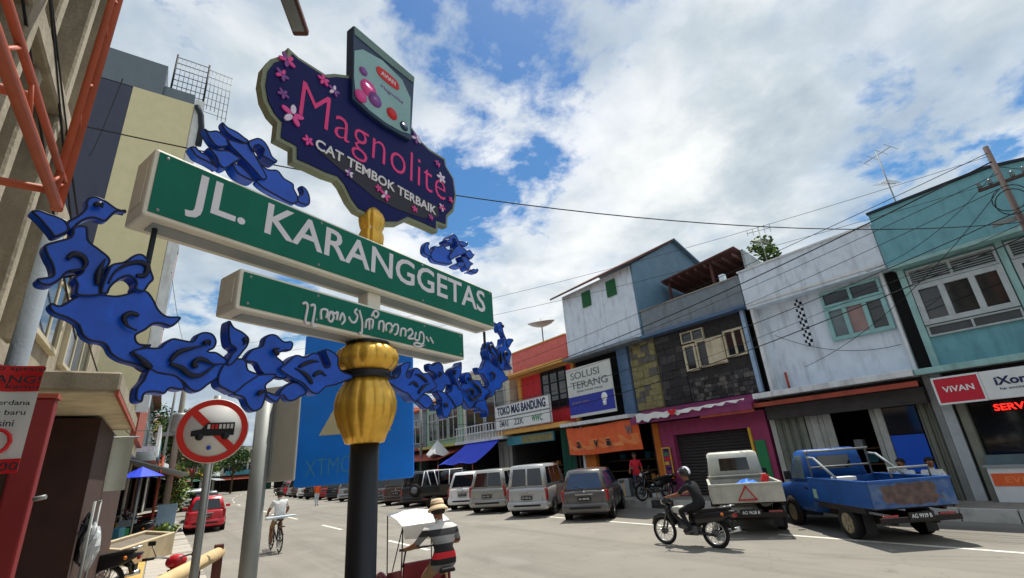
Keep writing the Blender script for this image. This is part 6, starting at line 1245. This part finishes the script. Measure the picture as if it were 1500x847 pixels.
p = skin_person('person', 'motorcyclist in black jacket and white striped helmet on the black motorcycle', (MO[0], MO[1], 0), MH,
    dict(pel=(0, .22, .88), chest=(0, .36, 1.16), neck=(0, .44, 1.35), head=(0, .50, 1.5), shL=(-.18, .38, 1.27), shR=(.18, .38, 1.27), elL=(-.27, .58, 1.08), elR=(.27, .58, 1.08), wrL=(-.31, .80, 1.04), wrR=(.31, .80, 1.04), haL=(-.31, .92, 1.03), haR=(.31, .92, 1.03),
         hipL=(-.1, .24, .84), hipR=(.1, .24, .84), knL=(-.17, .66, .74), knR=(.17, .66, .74), anL=(-.17, .48, .37), anR=(.17, .48, .37), toL=(-.18, .66, .31), toR=(.18, .66, .31)), 'cloth_black', 'cloth_black', sleeves=True); face(p)
c = Vector(p['_head'])
o = MB().sphere((0, -.01, .03), .135, 18, 12).build('helmet', 'bike_black', p, local=True); o.location = c
bm = bmesh.new(); bm.from_mesh(o.data); bmesh.ops.delete(bm, geom=[v for v in bm.verts if v.co.z < -.06 or (v.co.y > .07 and v.co.z < .03)], context='VERTS'); bm.to_mesh(o.data); bm.free()
st_ = MB()
MB().add([(x, (-.01 + .139 * math.sin(a)), .03 + .139 * math.cos(a)) for a in [(-1.7 + 2.6 * k / 14) for k in range(15)] for x in (-.05, .05)], [(2 * k, 2 * k + 1, 2 * k + 3, 2 * k + 2) for k in range(14)], True).build('helmet_stripe', 'ink_white', o, local=True)
MB().add([(.142 * math.sin(b_) , -.01 + .142 * math.cos(b_), z) for b_ in [-1.1 + 2.2 * k / 10 for k in range(11)] for z in (.05, .075)], [(2 * k, 2 * k + 1, 2 * k + 3, 2 * k + 2) for k in range(10)], True).build('helmet_brim', 'ink_white', o, local=True)
# bicycle
def make_bicycle(name, label, loc, rz, paint):
    t = thing(name, label, 'bicycle', loc, rz); spoked(t, 0, .33, .02, 16, hub=.03); spoked(t, 1.05, .33, .02, 16, hub=.03)
    for a, b_ in (((0, .42, .32), (0, .30, .82)), ((0, .42, .32), (0, .88, .66)), ((0, .32, .74), (0, .86, .78)), ((0, .30, .78), (0, 0, .33)), ((0, .42, .32), (0, 0, .33)), ((0, .9, .62), (0, .86, .98))): MB().bar(a, b_, .018).build('frame_tube', paint, t, local=True)
    for s_ in (-1, 1): MB().tube([(s_ * .03, .9, .66), (s_ * .045, 1.05, .33)], .013).build('fork', paint, t, local=True)
    MB().tube([(-.29, .72, 1.0), (-.2, .84, 1.02), (0, .88, 1.0), (.2, .84, 1.02), (.29, .72, 1.0)], .013).build('handlebar', 'chrome', t, local=True)
    loft([[(-.09, .14, .86), (.09, .14, .86), (.08, .14, .91), (-.08, .14, .91)], [(-.03, .42, .86), (.03, .42, .86), (.02, .42, .9), (-.02, .42, .9)]]).build('saddle', 'seat_black', t, local=True); MB().bar((0, .3, .8), (0, .29, .88), .013).build('seat_post', 'chrome', t, local=True)
    MB().bar((-.13, .42, .2), (.13, .42, .44), .012).build('crank', 'chrome', t, local=True)
    for q in ((-.15, .42, .2), (.15, .42, .44)): MB().obox(q, (.1, .08, .02)).build('pedal', 'seat_black', t, local=True)
    MB().box(-.06, .06, -.25, .22, .70, .72).build('carrier', paint, t, local=True); return t
CY = (3.18, 17.1)
make_bicycle('bicycle', 'bicycle ridden away from us along the left lane', (CY[0], CY[1], 0), R(3), 'bike_black')
p = skin_person('person', 'cyclist in white sleeveless shirt seen from behind on the bicycle', (CY[0], CY[1], 0), R(3), dict(pel=(0, .26, .98), chest=(0, .36, 1.29), neck=(0, .42, 1.46), head=(0, .45, 1.6), shL=(-.18, .36, 1.39), shR=(.18, .36, 1.39), elL=(-.28, .46, 1.16), elR=(.28, .46, 1.16), wrL=(-.27, .66, 1.03), wrR=(.27, .66, 1.03), haL=(-.27, .76, 1.02), haR=(.27, .76, 1.02),
    hipL=(-.09, .28, .94), hipR=(.09, .28, .94), knL=(-.13, .62, .66), knR=(.13, .70, .86), anL=(-.14, .44, .27), anR=(.14, .48, .49), toL=(-.15, .56, .22), toR=(.15, .58, .45)), 'cloth_tee', 'cloth_khaki', sleeves=False, shorts=True); hair(p); face(p)
t = tag(MB().hexa([(-.46, -.1, .93), (.4, -.14, .96), (.4, .06, .96), (-.46, .1, .93), (-.44, -.1, 1.0), (.38, -.14, 1.01), (.38, .06, 1.01), (-.44, .1, 1.0)]).build('cloth_bundle', 'cloth_pale', None, bevel=.03), 'pale bundle tied across the back of the bicycle', 'bundle'); t.location = (CY[0], CY[1], 0); t.rotation_euler.z = R(3)
# ------------------------------------------------------------------ pedicab
BK = (3.2, 6.35); BH = R(-4)
t = thing('pedicab', 'pedicab with white canvas hood and maroon seat beside the black pole', 'pedicab', (BK[0], BK[1], 0), BH); t.scale = (.95,) * 3
spoked(t, -.12, .33, .024, 16, hub=.03)
for s_ in (-1, 1):
    spoked(t, 1.3, .33, .024, 16, hub=.03, x=s_ * .48)
    MB().tube([(s_ * .48, 1.3 + .37 * math.cos(a), .33 + .37 * math.sin(a)) for a in [R(15 + 150 * k / 10) for k in range(11)]], .035, 6).build('mudguard', 'becak_maroon', t, local=True)
    MB().tube([(s_ * .36, .78, .45), (s_ * .36, .70, 1.0), (s_ * .36, .66, 1.39)], .011).build('hood_post', 'bike_black', t, local=True)
    MB().tube([(s_ * .37, 1.38, .68), (s_ * .37, 1.4, 1.5)], .010).build('hood_strut', 'bike_black', t, local=True); MB().tube([(s_ * .36, 1.15, .74), (s_ * .36, .68, 1.37)], .009).build('hood_strut', 'bike_black', t, local=True)
    MB().hexa([(s_ * .40, .68, .42), (s_ * .36, .68, .42), (s_ * .36, 1.5, .42), (s_ * .40, 1.5, .42), (s_ * .40, .68, .82), (s_ * .36, .68, .82), (s_ * .36, 1.3, .70), (s_ * .40, 1.3, .70)]).build('side_panel', 'becak_maroon', t, bevel=.01, local=True)
MB().box(-.36, .36, .7, 1.45, .40, .46).build('seat_base', 'becak_maroon', t, local=True); MB().hexa([(-.35, .68, .46), (.35, .68, .46), (.35, .78, .46), (-.35, .78, .46), (-.35, .62, .9), (.35, .62, .9), (.35, .72, .9), (-.35, .72, .9)]).build('seat_back', 'becak_maroon', t, bevel=.03, local=True); MB().box(-.35, .35, .8, 1.25, .46, .58).build('cushion', 'seat_black', t, bevel=.04, local=True)
vs = [(-.38 + .76 * j / 6, y, z + .012 * math.sin(math.pi * j / 6) * k - .008 * (j % 2)) for k, (y, z) in enumerate(((.64, 1.40), (.9, 1.47), (1.2, 1.51), (1.42, 1.52))) for j in range(7)]
hd_ = MB().add(vs, [(i * 7 + j, i * 7 + j + 1, (i + 1) * 7 + j + 1, (i + 1) * 7 + j) for i in range(3) for j in range(6)]).build('canvas_hood', 'canvas_white', t, local=True); sm = hd_.modifiers.new('sol', 'SOLIDIFY'); sm.thickness = .005
vs = [(-.375 + .75 * j / 6 + (.05 * q if j < 3 else 0), .635 + .05 * q - .012 * math.sin(j * 1.4) * q, 1.397 - .26 * q * (.7 + .3 * j / 6)) for q in (0, .5, 1) for j in range(7)]
cu_ = MB().add(vs, [(i * 7 + j, i * 7 + j + 1, (i + 1) * 7 + j + 1, (i + 1) * 7 + j) for i in range(2) for j in range(6)]).build('canvas_curtain', 'canvas_white', t, local=True); sm = cu_.modifiers.new('sol', 'SOLIDIFY'); sm.thickness = .005
MB().bar((-.46, .52, 1.1), (.46, .52, 1.1), .017).build('push_bar', 'bike_black', t, local=True)
for s_ in (-1, 1): MB().tube([(s_ * .36, .52, 1.1), (s_ * .36, .66, .86)], .013).build('bar_bracket', 'bike_black', t, local=True)
for a, b_ in (((0, -.12, .33), (0, .0, .80)), ((0, .0, .78), (0, .7, .42)), ((0, -.12, .33), (0, .3, .3)), ((0, .3, .3), (0, .7, .42)), ((0, .3, .3), (0, .02, .78))): MB().bar(a, b_, .02).build('frame_tube', 'becak_maroon', t, local=True)
MB().tube([(0, -.12 + .37 * math.cos(a), .33 + .37 * math.sin(a)) for a in [R(20 + 150 * k / 10) for k in range(11)]], .03, 6).build('mudguard', 'becak_maroon', t, local=True)
loft([[(-.12, -.16, .84), (.12, -.16, .84), (.1, -.16, .9), (-.1, -.16, .9)], [(-.04, .16, .84), (.04, .16, .84), (.03, .16, .88), (-.03, .16, .88)]]).build('saddle', 'seat_black', t, bevel=.02, local=True)
MB().bar((-.16, .3, .17), (.16, .3, .43), .013).build('crank', 'chrome', t, local=True)
for q in ((-.18, .3, .17), (.18, .3, .43)): MB().obox(q, (.1, .09, .025)).build('pedal', 'seat_black', t, local=True)
def shirt_mat():
    m = bpy.data.materials.new('striped_shirt'); m.use_nodes = True; MATS['striped_shirt'] = m; N = m.node_tree.nodes; L = m.node_tree.links; b_ = N['Principled BSDF']; b_.inputs['Roughness'].default_value = .9
    tc = N.new('ShaderNodeTexCoord'); sx = N.new('ShaderNodeSeparateXYZ'); L.new(tc.outputs['Object'], sx.inputs[0])
    mr = N.new('ShaderNodeMapRange'); mr.inputs[1].default_value = .86; mr.inputs[2].default_value = 1.46; L.new(sx.outputs[2], mr.inputs[0])
    r = N.new('ShaderNodeValToRGB'); r.color_ramp.interpolation = 'CONSTANT'; E_ = r.color_ramp.elements
    st = ((0, (120, 116, 116)), (.12, (30, 30, 32)), (.24, (206, 36, 48)), (.37, (34, 34, 36)), (.54, (124, 124, 126)), (.70, (46, 46, 48)), (.84, (214, 212, 208)))
    while len(E_) < len(st): E_.new(.5)
    for el, (p_, c) in zip(E_, st): el.position = p_; el.color = (*lin(c), 1)
    L.new(mr.outputs[0], r.inputs[0]); L.new(r.outputs[0], b_.inputs['Base Color'])
shirt_mat()
p = skin_person('person', 'pedicab rider in striped black, grey and red shirt and straw hat', (BK[0], BK[1], 0), BH, dict(pel=(0, -.03, .98), chest=(0, .05, 1.28), neck=(0, .12, 1.45), head=(0, .18, 1.58), shL=(-.19, .08, 1.37), shR=(.19, .08, 1.37), elL=(-.33, .22, 1.17), elR=(.33, .22, 1.17), wrL=(-.38, .43, 1.115), wrR=(.38, .43, 1.115), haL=(-.38, .53, 1.115), haR=(.38, .53, 1.115),
    hipL=(-.1, -.02, .94), hipR=(.1, -.02, .94), knL=(-.15, .38, .70), knR=(.15, .42, .88), anL=(-.17, .26, .25), anR=(.17, .30, .5), toL=(-.19, .40, .20), toR=(.19, .44, .46)), 'striped_shirt', 'cloth_khaki', None, sleeves=True, scale=.95); hair(p); face(p)
c = Vector(p['_head']); hat = MB().lathe([(.172, -.035), (.17, -.02), (.13, .025), (.112, .045), (.108, .10), (.09, .135), (.05, .12), (.01, .115)], 26).build('straw_hat', 'straw', p, local=True); hat.location = c + Vector((0, 0, .035)); hat.rotation_euler = (R(-14), 0, 0); hat.scale = (.88, .88, .9)
MB().lathe([(.116, .042), (.116, .065)], 26).build('hat_band', 'cloth_khaki', hat, local=True)
# ------------------------------------------------------------------ people on the pavements
p = skin_person('person', 'person in orange vest walking far off beneath the blue board', (9.4, 38.6, 0), R(190), standing(), 'cloth_orange', 'cloth_pale', sleeves=True); hair(p); face(p)
p = skin_person('person', 'person in red shirt standing at the shop behind the grey hatchback', (16.25, 14.35, .265), R(120), standing(arm=.2), 'cloth_red', 'cloth_jeans', sleeves=True); hair(p); face(p)
sit = dict(pel=(0, 0, .52), chest=(0, .05, .84), neck=(0, .08, 1.03), head=(0, .12, 1.16), shL=(-.18, .05, .94), shR=(.18, .05, .94), elL=(-.23, .16, .70), elR=(.23, .16, .70), wrL=(-.15, .36, .62), wrR=(.15, .36, .62), haL=(-.14, .46, .60), haR=(.14, .46, .60), hipL=(-.1, .02, .48), hipR=(.1, .02, .48), knL=(-.13, .45, .50), knR=(.13, .45, .50), anL=(-.13, .42, .09), anR=(.13, .46, .09), toL=(-.14, .55, .04), toR=(.14, .59, .04))
sit2 = {k: (v_[0], v_[1], v_[2] - (.17 if k[:2] not in ('an', 'to', 'kn') else (.04 if k[:2] == 'kn' else 0))) for k, v_ in sit.items()}
for y_, l in ((4.95, 'low wooden stool under the person in the pale shirt'), (4.42, 'low wooden stool under the person in the long-sleeved white shirt')):
    t = thing('stool', l, 'stool', (15.95, y_, .265)); MB().box(-.16, .16, -.16, .16, .19, .23).build('seat', 'wood', t, local=True, bevel=.01)
    for a in (-1, 1):
        for b_ in (-1, 1): MB().box(a * .14, a * .1, b_ * .14, b_ * .1, 0, .19).build('leg', 'wood', t, local=True)
p = skin_person('person', 'person in pale shirt with dark hair sitting on a low stool behind the blue pickup', (15.95, 4.95, .265), R(70), sit2, 'cloth_pale', 'cloth_dark', sleeves=True); hair(p); face(p)
p = skin_person('person', 'person in long-sleeved white shirt sitting on a low stool beside the pale-shirted one', (15.95, 4.42, .265), R(110), sit2, 'cloth_tee', 'cloth_jeans', sleeves='long'); hair(p); face(p)
# parked motorcycles on the left footpath and elsewhere
make_moto('motorcycle', 'red motorcycle parked on the footpath in front of the concrete planter', (-.1, 8.1, .165), R(-24), 'bike_red')
for i, (x, y, a, c_, l) in enumerate(((-.35, 24.5, 60, 'bike_black', 'dark motorcycle parked on the footpath left of the red car'), (.15, 26.0, 65, 'cp_mid', 'grey motorcycle parked on the footpath beside the red car'), (-.2, 31, 70, 'bike_red', 'red motorcycle parked farther along the left footpath'), (16.3, 13.0, 80, 'bike_black', 'black motorcycle parked on the pavement in front of the pink post'))):
    make_moto('motorcycle', l, (x, y, .165 if x < 5 else .265), R(a), c_)
p_, a_ = street(36, 4.0)
for i in range(3):
    q, a = street(70 + i * 2.4, 2.9 + .4 * i); make_moto('motorcycle', ['motorcycle at the far end of the right row, nearest', 'motorcycle at the far end of the right row, middle one', 'motorcycle at the far end of the right row, farthest'][i], (q.x, q.y, 0), R(-60), ['bike_black', 'bike_red', 'cp_mid'][i])
# ------------------------------------------------------------------ poles, wires, aerials
t = thing('utility_pole', 'brown utility pole crowded with cables in front of the teal building', 'utility pole', (15.75, 1.02, .265))
MB().tube([(0, 0, 0), (0, 0, 8.3)], [.075, .055], 12).build('shaft', 'pole_brown', t, local=True)
MB().box(-.035, .035, -.45, .45, 7.24, 7.31).build('crossarm', 'pole_brown', t, local=True); MB().box(.06, .14, -.5, .5, 6.3, 6.4).build('crossarm', 'galv', t, local=True)
for y in (-.4, -.2, .2, .4): MB().lathe([(.03, 7.32), (.05, 7.36), (.035, 7.4), (.05, 7.44), (.02, 7.48)], 10, c=(0, y, 0)).build('insulator', 'pane_pale', t, local=True)
rw = random.Random(4)
for k in range(2):   # coiled spare cable
    MB().tube([(-.13 - .05 * k * .3, .28 * math.cos(a) * (1 + .1 * k), 6.7 + .1 * k + .32 * math.sin(a)) for a in [2 * math.pi * i / 16 for i in range(16)]], .012, 5, True).build('cable_coil', 'wire_black', t, local=True)
t = thing('utility_pole', 'grey utility pole beside the grey shophouse at the edge of the blue board', 'utility pole', (15.75, 34.6, .265)); MB().tube([(0, 0, 0), (0, 0, 7.4)], [.12, .09], 12).build('shaft', 'galv', t, local=True); MB().box(-.05, .05, -.6, .6, 6.7, 6.8).build('crossarm', 'galv', t, local=True)
t = thing('utility_pole', 'dark utility pole with transformer on the left footpath', 'utility pole', (.35, 30, .135)); MB().tube([(0, 0, 0), (0, 0, 9)], [.15, .11], 12).build('shaft', 'concrete', t, local=True)
MB().box(-.8, .8, -.05, .05, 8.3, 8.42).build('crossarm', 'galv', t, local=True); MB().box(-.9, .9, -.3, .3, 4.35, 4.5).build('platform', 'galv', t, local=True); MB().lathe([(.3, 0), (.34, .05), (.34, .8), (.28, .9)], 18, c=(0, -.25, 4.5)).build('transformer', 'metal_grey', t, local=True)
t = thing('utility_pole', 'leaning striped pole left of the shrub on the left footpath', 'utility pole', (-.1, 24, .135)); MB().tube([(0, 0, 0), (.05, 0, 3.1)], .05, 10).build('shaft', 'rust_red', t, local=True); MB().tube([(.05, 0, 3.1), (.1, 0, 6.2)], .045, 10).build('shaft_top', 'galv', t, local=True)
def wire(a, b_, sag, r, label, n=26):
    o = cable([a, b_], r * .62, sag, n).build('overhead_wire', 'wire_black', None); tag(o, label, 'wire')
PT = (15.75, 1.02)
for z0, z1, s_, r, l in ((8.35, 7.3, .5, .016, 'thin wire highest along the parapets of the right row'), (8.1, 7.2, 1.0, .03, 'thick cable along the parapets of the right row, just above the roof edge'), (7.75, 7.0, .9, .014, 'thin wire crossing the teal parapet and grey parapet'),
                       (7.4, 6.8, 1.2, .014, 'thin wire along the foot of the parapets'), (6.7, 6.3, 1.3, .02, 'wire drooping across the upper windows of the right row'), (6.4, 6.0, 1.6, .012, 'thin wire drooping low across the white wall'), (6.1, 5.2, 1.4, .026, 'thick low cable running beneath the window of the white shophouse')):
    wire((PT[0] - .1, PT[1], z0), (15.72, 34.6, z1), s_, r, l)
wire((PT[0], PT[1], 6.45), (-1.6, 7.95, 7.1), .75, .016, 'single wire crossing the sky behind the paint advert')
wire((PT[0], PT[1], 8.3), (.35, 30, 9.0), .9, .010, 'long thin wire crossing the sky obliquely, upper one'); wire((PT[0], PT[1], 7.6), (.35, 30, 8.4), .9, .010, 'long thin wire crossing the sky obliquely, lower one')
wire((PT[0], PT[1], 7.9), (17.0, 4.6, 6.75), .35, .012, 'service drop wire from the brown pole to the white shophouse'); wire((PT[0], PT[1], 8.0), (17.0, -2, 6.9), .3, .014, 'service drop wire from the brown pole past the right edge')
wire((PT[0], PT[1], 7.5), (17.25, 7.2, 4.3), .5, .014, 'drooping service wire across the white shophouse wall'); wire((17.4, 7.95, 5.6), (17.4, 4.5, 4.45), .35, .014, 'slack wire fixed below the pale teal window')
for k, (y, z) in enumerate(((3.0, 6.6), (3.6, 5.8), (1.2, 6.2))): wire((-1.3, -1.0, z + 1.4), (-1.3, 9.0, z - 2.0 + .4 * k), .25, .018, ['upper black cable along the weathered concrete building', 'middle black cable along the weathered concrete building', 'lower black cable along the weathered concrete building'][k])
wire((-1.4, 8.2, 8.3), (-3.0, 15.97, 11.2), .3, .012, 'wire joining the concrete building to the slate wall'); wire((-1.0, 5.0, 4.2), (-.75, 16, 3.4), .35, .014, 'black cable hanging below the canopy on the left')
wire((-.75, 10.9, 3.15), (.35, 30, 6.0), .5, .012, 'wire from the canopy to the transformer pole'); wire((-.6, 16, 8), (.35, 30, 8.5), .4, .012, 'wire from the yellow gable to the transformer pole')
def aerial(label, base, h, booms):
    t = thing('tv_aerial', label, 'antenna', base); MB().bar((0, 0, 0), (0, 0, h), .018, 6).build('mast', 'galv', t, local=True)
    for z, ln, a, n in booms:
        d = Vector((math.cos(a), math.sin(a), 0)); e_ = Vector((-math.sin(a), math.cos(a), .25)).normalized(); c = Vector((0, 0, z)); MB().bar(c - d * ln / 2, c + d * ln / 2, .012, 5).build('boom', 'galv', t, local=True)
        for k in range(n): q = c + d * (ln * (k / (n - 1) - .5)); w = .28 - .02 * k; MB().bar(q - e_ * w, q + e_ * w, .008, 4).build('element', 'galv', t, local=True)
aerial('tall television aerial on the roof behind the teal parapet', (17.5, 3.39, 7.0), 3.6, ((3.45, .9, 1.2, 4), (2.4, .6, -.4, 7)))
aerial('low television aerial on the roof of the white shophouse', (17.6, 7.6, 7.0), 2.85, ((2.7, .8, 2.0, 5), (2.2, .5, .3, 4)))
t = thing('satellite_dish', 'pale satellite dish on the roof of the red shophouse', 'satellite dish', (19, 22.9, 7.2)); MB().bar((0, 0, 0), (0, 0, 2.9), .04).build('mast', 'galv', t, local=True)
d = MB().lathe([(.06, 0), (.35, .05), (.65, .16), (.9, .33), (.91, .35), (.62, .2), (.32, .09), (.05, .04)], 26).build('dish', 'sheet_grey', t, local=True); d.location = (0, 0, 2.85); d.rotation_euler = (R(6), R(-10), 0); MB().bar((0, 0, .05), (0, 0, .6), .012).build('feed', 'galv', d, local=True)
# ------------------------------------------------------------------ trees and shrubs
def tree(name, label, base, h, r, n, mats, leaf=.16, trunk_r=.1, seedv=1, zc=.62, sq=.8, cat='tree'):
    rr = random.Random(seedv); t = thing(name, label, cat, base)
    tr = MB(); tr.tube([(0, 0, 0), (rr.uniform(-.1, .1), rr.uniform(-.1, .1), h * .35), (rr.uniform(-.2, .2), rr.uniform(-.2, .2), h * .7)], [trunk_r, trunk_r * .7, trunk_r * .3], 8)
    tr.build('trunk', 'bark', t, local=True)
    lobes = [(Vector((rr.gauss(0, r * .45), rr.gauss(0, r * .45), h * zc + rr.gauss(0, r * .35))), r * rr.uniform(.3, .6)) for _ in range(9)]
    for i, (c, q) in enumerate(lobes[:5]): MB().tube([(0, 0, h * .3), tuple(c * .6 + Vector((0, 0, h * .12))), tuple(c)], [trunk_r * .5, trunk_r * .3, .01], 6).build('limb', 'bark', t, local=True)
    mb = MB(); 
    for i in range(n):
        c, q = rr.choice(lobes); d = Vector((rr.gauss(0, 1), rr.gauss(0, 1), rr.gauss(0, 1))).normalized() * q * rr.uniform(.4, 1.08); d.z *= sq; p = c + d
        a = Vector((rr.gauss(0, 1), rr.gauss(0, 1), rr.gauss(0, .5))).normalized(); b_ = a.cross(Vector((rr.gauss(0, 1), rr.gauss(0, 1), rr.gauss(0, 1)))).normalized(); s_ = leaf * rr.uniform(.6, 1.3)
        mb.cur = rr.randrange(len(mats)); mb.add([p - a * s_ * .5, p + b_ * s_ * .28, p + a * s_ * .5, p - b_ * s_ * .28], [(0, 1, 2, 3)])
    tag(mb.build('crown', mats, t, local=True), kind='stuff'); return t
LM = ['leaf_a', 'leaf_b', 'leaf_c']
tree('tree', 'tree top showing above the white shophouse roof', (25, 10.7, 0), 11.2, 1.5, 1800, LM, .26, .2, 3, .92)
tree('shrub', 'leafy shrub growing on the left footpath beside the red car', (.75, 32.5, .135), 3.6, 1.0, 2200, LM, .17, .05, 5, .5, 1.6, 'shrub')
tree('tree', 'slender street tree behind the no-bus sign', (.4, 35.5, .135), 7.6, 1.7, 3200, ['leaf_a', 'leaf_b'], .2, .12, 6, .7, 1.2)
tree('tree', 'dark tree farther along the left footpath', (.6, 46, .135), 8.5, 2.2, 3000, ['leaf_b', 'leaf_b', 'leaf_a'], .24, .14, 8, .65)
q_, a_ = street(88, -6.5); tree('tree', 'small tree where the street bends', (q_.x, q_.y, .1), 6, 1.8, 1500, LM, .3, .14, 9, .65)
tree('potted_plant', 'low yellow-green plant at the kerb by the parked motorcycles', (.2, 22.3, .165), .9, .4, 500, ['leaf_c', 'leaf_a'], .12, .03, 12, .5, 1, 'plant')
# ------------------------------------------------------------------ left footpath furniture
mat('rail_tan', (206, 180, 132), 0.75, var=0.12, stain=0.4, stain_c=(140, 116, 84)); mat('rail_brown', (92, 52, 44), 0.75, stain=0.3); mat('planter', (198, 182, 150), 0.9, var=0.12, stain=0.5, stain_c=(128, 112, 88), bump=0.3, fine=0.15)
t = thing('guard_rail', 'tan tubular guard rail on brown posts at the bottom left', 'railing', (.5, 8, .135), world_parts=True)
A_, B_ = Vector((.86, 9.16, 1.1)), Vector((.24, 7.18, 1.13)); D_ = (B_ - A_)
MB().bar(A_ - D_ * .02, B_ + D_ * .8, .085, 12).build('top_rail', 'rail_tan', t)
for q in (0.0, .55, 1.1): c = A_ + D_ * q; MB().box(c.x - .06, c.x + .06, c.y - .06, c.y + .06, .135, 1.22 if q == 0 else 1.05).build('post', 'rail_brown', t, bevel=.01)
MB().bar(A_ + Vector((0, 0, -.5)), B_ + D_ * .8 + Vector((0, 0, -.5)), .05, 10).build('lower_rail', 'rail_tan', t)
t = thing('concrete_planter', 'tilted concrete planter box on the left footpath', 'planter', (-.42, 18.7, .14), R(-32)); t.rotation_euler = (R(6), R(-5), R(50))
w_, d_, h_ = .95, .5, .62
for x0, x1, y0, y1 in ((-w_, w_, -d_, -d_ + .12), (-w_, w_, d_ - .12, d_), (-w_, -w_ + .12, -d_ + .12, d_ - .12), (w_ - .12, w_, -d_ + .12, d_ - .12)): MB().box(x0, x1, y0, y1, -.05, h_).build('side', 'planter', t, bevel=.015, local=True)
MB().box(-w_ + .12, w_ - .12, -d_ + .12, d_ - .12, 0, h_ - .08).build('soil', 'earth', t, local=True)
# stall clutter under the canopy
mat('plastic_clear', (190, 196, 198), 0.25, var=0.3, vscale=8); mat('plastic_dark', (40, 44, 50), 0.3, var=0.4, vscale=8)
def bag(label, loc, s_, m, seedv, name='plastic_bag'):
    rr = random.Random(seedv); mb = MB().sphere((0, 0, 0), 1, 14, 10); mb.v = [(v[0] * s_[0] * (1 + rr.uniform(-.22, .18)), v[1] * s_[1] * (1 + rr.uniform(-.22, .18)), v[2] * s_[2] * (1 + rr.uniform(-.2, .15)) + s_[2] * .8) for v in mb.v]
    mb.sm = [False] * len(mb.f); o = mb.build(name, m, None); o.location = loc; tag(o, label, 'bag'); return o
t = thing('stall_table', 'low wooden stall table by the brown doors', 'table', (-1.0, 6.1, .135)); MB().box(-.3, .35, -.5, .5, 1.0, 1.05).build('table_top', 'wood', t, local=True)
for a in (-.25, .3):
    for b_ in (-.42, .42): MB().box(a - .03, a + .03, b_ - .03, b_ + .03, 0, 1.0).build('leg', 'wood', t, local=True)
bag('crumpled clear plastic bag on the stall table, nearest', (-.85, 5.9, 1.18), (.17, .2, .15), 'plastic_clear', 1); bag('dark crumpled plastic bag on the stall table', (-1.05, 6.25, 1.18), (.18, .18, .17), 'plastic_dark', 2); bag('small white plastic bag at the back of the stall table', (-.8, 6.45, 1.18), (.11, .11, .1), 'cloth_white', 3)
o = bag('white plastic bag hanging by the brown doors', (-.62, 8.6, 1.25), (.09, .1, .26), 'plastic_clear', 4); bag('dark bundle hanging by the brown doors', (-.72, 8.9, 1.3), (.1, .1, .3), 'plastic_dark', 5)
t = thing('bag_hook_rail', 'thin steel rail holding bags by the brown doors', 'rail', (-.65, 8.7, .135)); MB().tube([(0, -.3, 0), (0, -.3, 1.85), (0, .5, 1.85), (0, .5, 0)], .015).build('tube', 'galv', t, local=True)
# goods in front of the shops farther along
rr = random.Random(21)
cols = ['teal_sign', 'ink_green', 'sheet_grey', 'yellow_paint', 'sign_white', 'ink_red', 'wood', 'blue_panel']
nm = ['teal crate', 'green crate', 'grey carton', 'yellow crate', 'white carton', 'red crate', 'wooden crate', 'blue crate']
for i in range(8):
    y = 17.2 + i * 1.5; z = .165; t = thing('crate', nm[i] + ' standing outside the left shops %s' % ('near the planter' if i < 3 else 'short of the red car' if i < 6 else 'level with the red car'), 'crate', (-.98 + .1 * (i % 3), y + 3, z), rr.uniform(-.3, .3)); h_ = .5 + .5 * rr.random()
    MB().box(-.22, .22, -.3, .3, 0, h_).build('body', cols[i], t, bevel=.01, local=True)
    for k in range(3): MB().box(-.228, .228, -.308, .308, .08 + k * h_ / 3, .13 + k * h_ / 3).build('rib', cols[i], t, local=True)
t = thing('blue_parasol', 'bright blue stall parasol on the left footpath', 'parasol', (-.55, 20.3, .165)); MB().bar((0, 0, 0), (0, 0, 2.5), .025).build('pole', 'galv', t, local=True); MB().add([(0, 0, 2.6)] + [(.62 * math.cos(k * math.pi / 4), .62 * math.sin(k * math.pi / 4), 2.28) for k in range(8)], [(0, 1 + k, 1 + (k + 1) % 8) for k in range(8)]).build('canopy', 'tarp_blue', t, local=True)
t = thing('a_board', 'white and blue standing board on the left footpath by the motorcycles', 'sign', (.35, 23.6, .165), R(-10)); MB().hexa([(-.3, -.12, 0), (.3, -.12, 0), (.3, -.08, 0), (-.3, -.08, 0), (-.3, .0, 1.3), (.3, .0, 1.3), (.3, .04, 1.3), (-.3, .04, 1.3)]).build('board', 'sky_paint', t, local=True); MB().bar((0, .3, 0), (0, .03, 1.2), .02).build('strut', 'wood', t, local=True)

q_, a_ = street(72, -6.4); tree('tree', 'dark tree at the bend beyond the parked cars', (q_.x, q_.y, .1), 8.5, 2.4, 2600, ['leaf_b', 'leaf_b', 'leaf_a'], .32, .16, 14, .65)
q_, a_ = street(104, -4.5); tree('tree', 'broad dark tree closing the street at the far end', (q_.x, q_.y, .1), 9.5, 3.2, 2800, ['leaf_b', 'leaf_b', 'leaf_a'], .42, .2, 15, .6)
for i, (x, y, a, c_, l) in enumerate(((-.62, 13.2, 75, 'bike_black', 'black motorcycle parked on the footpath before the planter'), (-.5, 21.6, 70, 'bike_black', 'black motorcycle parked just past the planter'), (-.45, 23.0, 66, 'cp_mid', 'grey motorcycle parked second past the planter'), (-.1, 27.4, 64, 'bike_black', 'black motorcycle parked on the footpath level with the red car'))): make_moto('motorcycle', l, (x, y, .165), R(a), c_)
